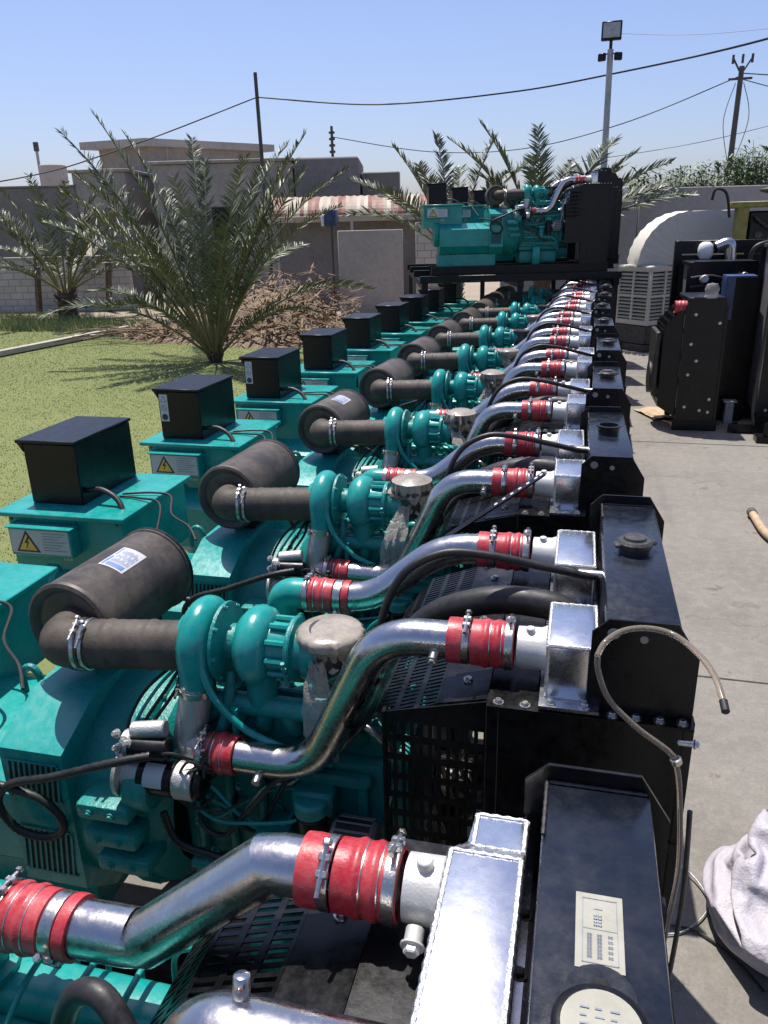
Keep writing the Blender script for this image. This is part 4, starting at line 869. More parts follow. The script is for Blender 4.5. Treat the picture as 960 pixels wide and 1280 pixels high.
tag(b2, 'long grey cement building behind the big palm with a rounded dark bay at its right', 'building')
hs = empty('concrete_house', (-17.7, 30.2, 0)); A = V((0, 0)); 
def poly_prism(pts, z0, z1, name, mat, par): MB().prism(pts, 'z', z0, z1).obj(name, mat, par)
a, bq = V((-2.9, .2)), V((3.1, 4.6)); f = a + bq
poly_prism([(.0, .5), (-2.6, .65), (.6, 5.2), (2.9, 4.7)], 0, 5.72, 'wall_body', 'render_grey', hs)
poly_prism([(.0, -.1), (-3.1, .1), (.3, 6.0), (3.4, 4.9)], 5.722, 6.0, 'roof_slab', 'render_beige', hs)
poly_prism([(.2, .9), (.34, .9), (.34, 1.04), (.2, 1.04)], 4.4, 5.72, 'pillar', 'render_beige', hs)
m = MB(); m.beam((1.3, 2.55, 4.6), (2.1, 3.65, 4.6), .04, .8); m.obj('window', 'black', hs)
tag(hs, 'flat roofed concrete house rising above the big palm with an overhanging slab', 'house')
# striped barrel roof shelter
sh = empty('striped_shelter', (-7.8, 25.2, 0), radians(15)); m = MB(); n = 44
for i in range(n):
    x0, x1 = -2.6 + 5.3 * i / n, -2.6 + 5.3 * (i + 1) / n; m.mat((0, 1, 1, 2, 2, 0, 1, 2)[i * 8 // 11 % 8] if i % 4 < 2 else (i // 4) % 2)
    bump = .03 if i % 2 else 0
    for k in range(10):
        a0, a1 = radians(8 + 82 * k / 10), radians(8 + 82 * (k + 1) / 10); r0 = 1.5
        P = lambda x, a, b: (x, 1.5 - cos(a) * (r0 + b), 2.75 + sin(a) * (.72 + b))
        m.quad(P(x0, a0, .03 - bump), P(x1, a0, bump), P(x1, a1, bump), P(x0, a1, .03 - bump))
M['stripe_red'] = paint('rust_red_stripe', (.19, .06, .04), .6, (.35, .25, .18), .4, 4, 0)
M['stripe_cream'] = paint('cream_stripe', (.4, .34, .25), .6, (.4, .33, .25), .3, 4, 0, var=.08)
M['stripe_pink'] = paint('faded_red_stripe', (.29, .18, .135), .6, (.4, .33, .25), .3, 4, 0)
m.obj('striped_roof', ['stripe_red', 'stripe_cream', 'stripe_pink'], sh, smooth=0)
MB().box2((-2.7, -.03, 2.68), (2.75, .03, 2.86), .01).obj('eave_board', 'stripe_cream', sh); MB().box2((-2.5, .8, 0), (2.6, 1.0, 2.75)).obj('back_wall', 'render_dark', sh)
for x in (-2.4, 0, 2.5): MB().cyl((x, .02, 0), (x, .02, 2.7), .05, 10).obj('post', 'pole', sh)
tag(sh, 'shelter with a curved red and cream striped sheet roof', 'shelter')
wall_run('concrete_slab_wall', (-7.35, 22.35), (-5.55, 22.8), 2.42, .16, 'render_beige', 'tall beige concrete panel standing below the striped roof', cope=False)
m = MB(); m.box2((-.35, -.01, -.5), (.55, -.0, -.47)); 
tw = empty('tiled_wall', (-5.0, 25.4, 0), radians(14)); MB().box2((-.75, 0, 0), (.75, .15, 2.6), .01).obj('wall_body', 'brick', tw); MB().lathe((.1, -.01, 1.35), (0, 0, 1), [(0, 0), (.13, .0), (.13, .65), (.1, .78), (.045, .85), (.045, .95), (0, .95)], 12).obj('niche', 'bark', tw)
tag(tw, 'white tiled wall strip with a dark bottle shaped niche left of the raised sets', 'wall')
m = MB(); m.box((0, 0, 0), (.34, .3, .42), .03, None, 2, ); m.cyl((0, -.15, 0), (0, -.17, 0), .1, 16, .004); bx = m.obj('blue_lamp_box', 'blue', loc=(-7.2, 21.4, 2.75)); tag(bx, 'small blue box fixed on a thin rod above the beige panel', 'box')
MB().cyl((0, 0, -2.75), (0, 0, -.2), .03, 8).obj('rod', 'pole_dark', bx); MB().box((-.22, .02, -.05), (.1, .25, .3), .02).obj('white_cover', 'globe', bx)
tk = empty('water_tower', (-31, 42.3, 0)); MB().cyl((0, 0, 0), (0, 0, 6.3), .75, 18, .05).obj('drum', 'render_beige', tk); MB().cyl((-.9, 0, 0), (-.9, 0, 7.4), .08, 8).obj('mast', 'pole', tk); MB().box((-.9, 0, 7.3), (.26, .2, .5), .03).obj('dish', 'pole_dark', tk)
tag(tk, 'distant pale water tank with a mast beyond the left wall', 'water tank')
# ------------------------------------------------------------------ poles and cables
def pole(name, x, y, h, r0, r1, mat, label, lean=(0, 0), cat='pole'):
    o = empty(name, (x, y, 0)); MB().cyl((0, 0, 0), (lean[0], lean[1], h), r0, 12, 0, r1).obj('shaft', mat, o); return tag(o, label, cat)
p = pole('wooden_pole', -10.55, 24.9, 7.0, .07, .055, 'pole_dark', 'thin dark pole rising above the long grey building', (-.06, 0))
p = pole('antenna_mast', -13.9, 42, 7.4, .09, .07, 'pole_dark', 'short distant antenna mast right of the thin dark pole')
m = MB()
for z in (6.2, 6.5, 6.8, 7.1): m.box((0, 0, z), (.3, .12, .12), .02)
m.cyl((0, 0, 6), (0, 0, 7.3), .05, 8); m.obj('aerials', 'pole_dark', p)
p = pole('floodlight_mast', -.1, 23.4, 6.6, .1, .075, 'pole', 'grey mast topped by a floodlight and small side lamps', (-.07, 0), 'light pole')
m = MB(); m.box((-.07, -.05, 7.0), (.5, .1, .44), .02, Matrix.Rotation(-.12, 3, 'X')); m.cyl((-.07, 0, 6.5), (-.07, 0, 6.85), .04, 8); fl = m.obj('floodlight', 'boxblk', p)
MB().box((-.07, -.104, 7.01), (.42, .006, .34), 0, Matrix.Rotation(-.12, 3, 'X')).obj('glass', 'lens', fl)
for sx in (-1, 1):
    m = MB(); m.box((-.07 + sx * .2, -.08, 6.42), (.2, .1, .18), .02, Matrix.Rotation(sx * .5, 3, 'Z')); m.box((-.07 + sx * .1, 0, 6.5), (.2, .03, .03)); m.obj('side_lamp', 'boxblk', p)
p = pole('utility_pole', 4.82, 38, 8.2, .14, .1, 'pole_dark', 'far utility pole with a forked top at the right', (.06, 0), 'utility pole')
m = MB(); m.beam((.06, 0, 7.9), (-.3, 0, 8.5), .08, .06); m.beam((.06, 0, 7.9), (.42, 0, 8.5), .08, .06); m.beam((-.4, 0, 7.75), (.5, 0, 7.75), .08, .08)
for x in (-.3, .42, .06): m.cyl((x, 0, 8.3), (x, 0, 8.62), .05, 8)
m.obj('crossarm', 'pole_dark', p); MB().beam((-.3, 0, 4.1), (.35, 0, 4.1), .1, .1).obj('lower_bracket', 'pole_dark', p)
def cable(pts, r, label, mat='wire'):
    c = V(pts[0]); o = MB().tube(smooth_path([V(p) - c for p in pts], 10), r, 6).obj('power_line', mat, loc=c, smooth=60); return tag(o, label, 'cable', 'overhead lines')
cable([(-26, 19.5, 3.3), (-18.17, 22.11, 4.1), (-14.65, 23.4, 4.94), (-10.6, 24.9, 6.33)], .02, 'overhead cable running from the left edge up to the thin dark pole')
cable([(-10.6, 24.9, 6.33), (-7.0, 25.8, 6.03), (-3.06, 26.4, 6.2), (-.15, 24.5, 6.2), (3.0, 20.2, 6.0), (5.6, 17, 6.2)], .024, 'thick overhead cable from the thin dark pole past the mast to the right edge')
cable([(-13.9, 42, 6.9), (-8.9, 43, 6.05), (-4.0, 42.5, 5.95), (.6, 40, 6.6), (4.85, 38, 7.85)], .022, 'sagging cable from the antenna mast to the far utility pole')
cable([(4.85, 38, 7.95), (8, 40, 7.9), (14, 43, 7.8)], .022, 'upper cable leaving the utility pole to the right edge')
cable([(4.85, 38, 7.75), (8, 39.5, 7.2), (14, 42, 7.0)], .018, 'lower cable leaving the utility pole to the right edge')
cable([(-.1, 23.4, 6.95), (2.2, 23.6, 6.8), (6, 24, 6.95)], .006, 'thin pale wire leaving the floodlight mast to the right', 'pole')
cable([(4.7, 37.9, 7.6), (4.4, 37.9, 6.2), (4.75, 37.9, 4.6)], .015, 'slack cable hanging down the utility pole, left one')
cable([(5.0, 37.9, 7.6), (5.35, 37.9, 6.3), (4.95, 37.9, 4.6)], .015, 'slack cable hanging down the utility pole, right one')
cable([(-1.5, 48, 5.6), (4.9, 46, 6.2), (12, 44, 7.6)], .016, 'thin cable crossing low behind the utility pole')
# ------------------------------------------------------------------ right-hand side of the yard
wall_run('yard_wall', (-2.4, 19.9), (.7, 20.75), 2.95, .2, 'wall_right', 'lower length of grey wall behind the beige cooler', cope=False)
wall_run('yard_wall', (.72, 20.78), (4.2, 21.75), 3.2, .2, 'wall_right', 'taller length of grey wall below the reeds at the right', cope=False)
wall_run('yard_wall', (4.24, 21.75), (10, 23.3), 3.05, .2, 'wall_right', 'far right length of grey wall, mostly hidden by machines', cope=False)
m = MB(); m.lathe((0, 0, 0), (0, 0, 1), [(0, 0), (.07, .0), (.09, .06), (.11, .16), (.07, .25), (0, .27)], 16); gl = m.obj('globe_lamp', 'globe', loc=(.32, 20.4, 2.96)); MB().cyl((0, 0, -.12), (0, 0, .0), .04, 10).obj('base', 'pole_dark', gl); tag(gl, 'small white globe lamp on the lower grey wall', 'lamp')
MB().tube(smooth_path([(0, 0, 0), (.02, -.02, .35), (-.06, -.02, .5), (-.14, 0, .48)], 6), .03, 8).obj('x', 'wire') if 0 else None
# evaporative cooler with its duct
ck = empty('air_cooler', (.92, 17.1, 0), radians(45)); s = .42
MB().box2((-s - .03, -s - .03, 0), (s + .03, s + .03, .14), .02).obj('foot', 'dark_steel', ck); MB().box2((-s + .01, -s + .01, .14), (s - .01, s - .01, .52), .02).obj('pedestal', 'dark_steel', ck)
m = MB(); m.box2((-s + .05, -s + .05, .52), (s - .05, s - .05, 1.62)); m.obj('filter_pad', 'dark_steel', ck)
m = MB(); m.box2((-s - .02, -s - .02, .52), (s + .02, s + .02, .62), .03, 3); m.box2((-s - .02, -s - .02, 1.54), (s + .02, s + .02, 1.66), .04, 3)
for sx in (-1, 1):
    for sy in (-1, 1): m.box2((sx * s - .06 * sx - .0, sy * s - .06 * sy, .6), (sx * s + .01 * sx, sy * s + .01 * sy, 1.56), .012)
m.obj('casing', 'plastic_beige', ck)
for f in range(4):
    m = MB(); q = Matrix.Rotation(f * pi / 2, 4, 'Z')
    b = MB()
    for i in range(13): b.box((0, -s + .012, .66 + i * .069), (2 * s - .12, .05, .012), 0, Matrix.Rotation(.6, 3, 'X'))
    b.box((-.0, -s + .0, 1.08), (.05, .03, .92)); b.box((-.0, -s + .0, 1.08), (2 * s - .1, .034, .05))
    m.add([q @ V(v) for v in b.v], b.f); m.obj('louvre_panel', 'plastic_beige', ck)
d = MB(); n = 16; h = .36
def ringpts(i):
    a = i / n * pi / 2; c = V((.95 - .95 * cos(a), 0, 1.66 + .62 * sin(a) + .0)); u = V((cos(a), 0, -sin(a) * 1.0)); return c, V((sin(a) * -0 + cos(a), 0, -sin(a)))
rings = []
for i in range(n + 1):
    a = i / n * pi / 2; c = V((.62 - .62 * cos(a), 0, 1.66 + .62 * sin(a))); u = V((cos(a), 0, -sin(a))); rings.append((c, u, h * (1.015 if i % 2 else .975)))
c0 = rings[-1][0]
for k in (1, 2, 3): rings.append((c0 + V((.3 * k, 0, .0)), V((0, 0, -1)), h * (1.012 if k % 2 else .975)))
vs = []
for c, u, hh in rings: vs += [c + u * hh + V((0, hh, 0)), c - u * hh + V((0, hh, 0)), c - u * hh - V((0, hh, 0)), c + u * hh - V((0, hh, 0))]
fs = []
for i in range(len(rings) - 1):
    for j in range(4): fs.append([i * 4 + j, i * 4 + (j + 1) % 4, (i + 1) * 4 + (j + 1) % 4, (i + 1) * 4 + j])
k = (len(rings) - 1) * 4; fs.append([k, k + 1, k + 2, k + 3])
d.add(vs, fs); du = d.obj('duct', 'duct_cloth', ck, smooth=25); du.rotation_euler = (0, 0, radians(-30))
tag(ck, 'beige louvred evaporative cooler with a curved fabric duct on top', 'air cooler')
# free-standing radiator packs
def pack(name, loc, rz, w, d, h, label, mat='black', hose=None, group='radiator packs on the right', guard=True):
    r = empty(name, loc, rz)
    m = MB(); m.prism([(0, .12), (w, .12), (w, h - .12), (w - .05, h), (.08, h), (0, h - .1)], 'y', 0, .008); m.box2((0, -.012, .12), (.03, 0, h - .12)); m.box2((w - .03, -.012, .12), (w, 0, h - .12)); m.obj('side_plate', mat, r)
    m = MB()
    for x, z in ((.12, h - .2), (w - .08, h - .3), (.1, h - .55), (.18, h - .75), (w - .1, .4), (w - .2, .26), (w - .1, .24), (.1, .3), (.1, .7)): m.bolt((x, -.001, z), (0, -1, 0), .012, .01)
    m.obj('bolts', 'zinc', r)
    m = MB(); m.box2((.06, .01, .2), (w - .12, d - .01, h - .06)); m.obj('core', 'fin', r)
    m = MB(); m.box2((.02, .009, h - .055), (w - .03, d - .009, h - .004), .01); m.box2((0, d - .008, .12), (w, d, h - .06)); m.box2((-.02, -.015, 0), (w + .02, .06, .12), .004); m.box2((-.02, d - .06, 0), (w + .02, d + .015, .12), .004); m.obj('frame', mat, r)
    m = MB()
    if guard:
        m.prism([(-.22, .3), (-.002, .16), (-.002, h - .1), (-.22, h - .35)], 'y', .03, .036); m.prism([(-.22, .3), (-.002, .16), (-.002, h - .1), (-.22, h - .35)], 'y', d - .036, d - .03); m.perf((-.22, .03, .3), (0, d - .06, 0), (0, 0, h - .65), 8, 22, .7, .7, .006); m.perf((-.22, .03, h - .35), (0, d - .06, 0), (.218, 0, .25), 10, 4, .7, .6, .005)
        m.obj('fan_guard', mat, r)
    return tag(r, label, 'radiator', group)
r1 = pack('radiator_pack', (1.0, 10.15, 0), radians(3), .48, .8, 1.62, 'black radiator pack with a red hose end and bagged pipe on top, nearest the cooler')
red_hose(r1, (-.12, .1, 1.5), (.02, .1, 1.5), .075, (.4, .7)); MB().lathe((.28, .06, 1.61), (0, 0, 1), [(0, .17), (.06, .16), (.085, .1), (.07, .04), (.09, 0), (.05, -.01)], 14).obj('bagged_pipe', 'film', r1)
m = MB(); m.box2((-.3, .1, .5), (-.24, .7, 1.2), .01); m.cyl((-.27, .4, .6), (-.32, .4, .6), .2, 18); m.obj('fan', 'dark_steel', r1)
r2 = pack('radiator_pack', (1.92, 10.1, 0), radians(2), 1.0, .9, 2.2, 'taller black radiator pack cut off by the right edge of the photo', guard=False)
MB().tube(smooth_path([(-.03, -.03, 2.1), (-.03, -.03, 1.2), (-.05, -.03, .4), (-.02, -.03, .15)], 6), .02, 8).obj('drain_pipe', 'dark_steel', r2)
m = MB(); m.prism([(-.3, 0), (.2, 0), (.2, .2), (-.12, .2)], 'z', .02, .12) ; m.obj('foot_plate', 'black', r2)
r3 = pack('radiator_pack', (1.12, 11.75, 0), radians(5), .95, .6, 1.95, 'black radiator pack standing directly behind the shorter one, mostly hidden', guard=False)
for z in (1.5, 1.62, 1.74): MB().tube(smooth_path([(.05, -.04, z), (.3, -.08, z + .03), (.55, -.06, z - .02), (.8, -.03, z)], 5), .016, 8).obj('pipe', 'dark_steel', r3)
for k, (x, z) in enumerate(((.2, 1.72), (.48, 1.66), (.7, 1.75))): MB().cyl((x, -.06, z), (x, -.2, z + .02), .05, 14, .008).obj('pipe_stub', ('cast', 'dark_steel', 'steel')[k], r3)
m = MB(); m.prism([(.0, 0), (.36, .05), (.36, .42), (0, .4)], 'z', .3, 1.82); m.box2((.01, -.012, 1.3), (.1, 0, 1.8)); bp = m.obj('blue_cabinet', 'blue', loc=(1.5, 10.75, 0)); MB().box2((-.02, 0, 0), (.38, .4, .3), .01).obj('skid', 'black', bp); MB().prism([(.05, -.008), (.366, .036), (.366, .046), (.05, .002)], 'z', .3, 1.8).obj('side_skin', 'black', bp)
tag(bp, 'narrow blue painted cabinet wedged between the two black radiator packs', 'cabinet')
MB().box2((0, 0, 0), (.09, .09, .34), .004).obj('leg', 'teal2') if 0 else None
jack = MB(); jack.box2((-.05, -.05, .02), (.05, .05, .3), .006); jack.box2((-.1, -.08, 0), (.1, .08, .02), .003); jack.box2((-.08, -.07, .3), (.08, .07, .32), .003); jk = jack.obj('support_leg', 'pole', loc=(1.68, 10.55, .0)); tag(jk, 'short pale grey support block on the concrete between the two radiator packs', 'block')
# black skid behind with bulb filter, drum and elbow
sk = empty('skid_unit', (1.75, 12.7, 0), radians(4))
m = MB(); m.box2((-.72, -.03, 2.02), (1.6, .03, 2.2), .005); m.box2((-.75, -.05, 0), (-.65, .05, 2.2), .004); m.box2((1.0, -.05, 0), (1.1, .05, 2.2), .004); m.box2((-.65, -.02, .5), (1.0, .0, 2.0)); m.box2((-.7, 0, .2), (1.1, 1.5, .4), .01); m.obj('frame', 'black', sk)
m = MB()
for z in (1.55, 1.72, 1.86): m.box2((-.62, -.045, z), (.2, -.022, z + .03))
m.obj('bracket_bars', 'dark_steel', sk)
MB().lathe((-.34, -.1, 1.95), (0, 0, 1), [(0, 0), (.07, 0), (.105, .05), (.11, .13), (.09, .2), (.05, .23), (0, .235)], 20).obj('filter_bulb', 'globe', sk)
MB().tube(fillet([(-.2, -.12, 2.1), (-.02, -.12, 2.18), (.03, -.12, 1.6)], .14, 8), .085, 18).obj('elbow_pipe', 'steel', sk, smooth=60); red_hose(sk, (.025, -.12, 1.92), (.03, -.12, 1.68), .095, (.3, .65))
MB().lathe((.16, -.2, 1.66), (1, 0, .05), [(0, 0), (.12, 0), (.17, .02), (.17, .1), (.18, .12), (.18, .2), (.17, .22), (.17, .5), (0, .5)], 24).obj('drum', 'filter', sk)
MB().tube(smooth_path([(.25, -.2, 1.9), (.3, -.2, 2.1), (.55, -.15, 2.16), (.7, -.12, 2.0)], 6), .03, 10).obj('hose', 'rubber', sk, smooth=60)
tag(sk, 'black skid frame with a white bulb, steel elbow and dusty drum behind the radiator packs', 'skid frame')
# old yellow machine
ym = empty('yellow_machine', (2.75, 16.0, 0), radians(6))
m = MB(); m.box2((-.5, -.03, 1.5), (-.3, .2, 2.72), .01); m.box2((-.62, -.06, 2.66), (1.8, .3, 2.76), .01); m.box2((-.5, .0, 0), (-.4, .1, 1.5)); m.obj('frame', 'olive', ym)
m = MB(); m.box2((-.28, .02, .3), (1.6, .8, 2.6), .03); m.box2((-.25, -.02, 1.7), (.1, .02, 2.4)); m.obj('body', 'black', ym)
m = MB()
for i in range(5): m.cyl((-.1 + i * .22, -.05, 2.2 - .1 * (i % 2)), (-.1 + i * .22, .02, 2.2 - .1 * (i % 2)), .07 + .02 * (i % 3), 14, .01)
m.tube(smooth_path([(-.2, -.05, 2.5), (.1, -.1, 2.3), (.5, -.08, 2.45), (.9, -.05, 2.2)], 6), .03, 8); m.obj('fittings', 'dark_steel', ym)
m = MB(); m.lathe((.25, .3, 2.76), (0, 0, 1), [(.0, 0), (.16, .0), (.14, .12), (.3, .16), (.34, .2), (.12, .26), (0, .27)], 20); m.obj('air_cap', 'filter', ym)
MB().tube(smooth_path([(-.62, 0, 2.5), (-.72, -.02, 2.9), (-.9, 0, 2.98), (-.95, 0, 2.8)], 6), .025, 8).obj('hook', 'wire', ym)
tag(ym, 'old yellow framed machine at the right edge under the reeds', 'machine')
m = MB(); m.beam((0, 0, .16), (1.5, -1.5, .16), .16, .16, .01); bm_ = m.obj('steel_beam', 'black', loc=(2.0, 9.75, 0)); MB().box2((-.12, -.1, 0), (.12, .1, .078)).obj('packer', 'black', bm_); MB().box2((1.2, -1.4, 0), (1.4, -1.2, .078)).obj('packer', 'black', bm_); tag(bm_, 'black steel beam lying on the concrete below the taller radiator pack', 'beam')
m = MB(); b = bmesh.new(); g = bmesh.ops.create_grid(b, x_segments=10, y_segments=8, size=.5)
for v in b.verts: v.co = V((v.co.x * .5, v.co.y * .62, .012 + .03 * noise.noise(v.co * 3) + .02))
bmesh.ops.solidify(b, geom=b.faces[:], thickness=.006); m.bm(b); b.free(); cb_ = m.obj('cardboard_sheet', 'cardboard', loc=(.9, 11.0, 0)); cb_.rotation_euler = (0, 0, .4); tag(cb_, 'torn sheet of brown cardboard lying on the concrete', 'cardboard')
# bronze pipe end and loose cords
o = MB().tube(fillet([(0, 0, .05), (.02, -.55, .05), (.25, -1.1, .06), (.6, -1.5, .08)], .2, 8), .034, 14).obj('hose_end', M['cardboard'], loc=(1.42, 7.05, 0)); tag(o, 'thick tan hose end poking in from the right edge', 'hose')
MB().cyl((0, .02, .05), (.002, -.06, .05), .041, 14, .004).obj('collar', 'bark', o)
o = MB().tube(smooth_path([(0, 0, .02), (.12, .05, .03), (.2, -.1, .02), (.1, -.25, .015), (-.05, -.3, .015)], 8), .0035, 8).obj('loose_cord', 'cast', loc=(.36, 2.62, 0), smooth=60); tag(o, 'pale thin cord curling on the concrete beside the white sack', 'cord')
o = MB().tube(smooth_path([(0, 0, .015), (.14, -.0, .015), (.26, -.09, .015), (.34, -.2, .015)], 8), .0045, 8).obj('loose_cord', 'wire', loc=(.36, 2.38, 0), smooth=60); tag(o, 'dark thin cord running under the white sack', 'cord')
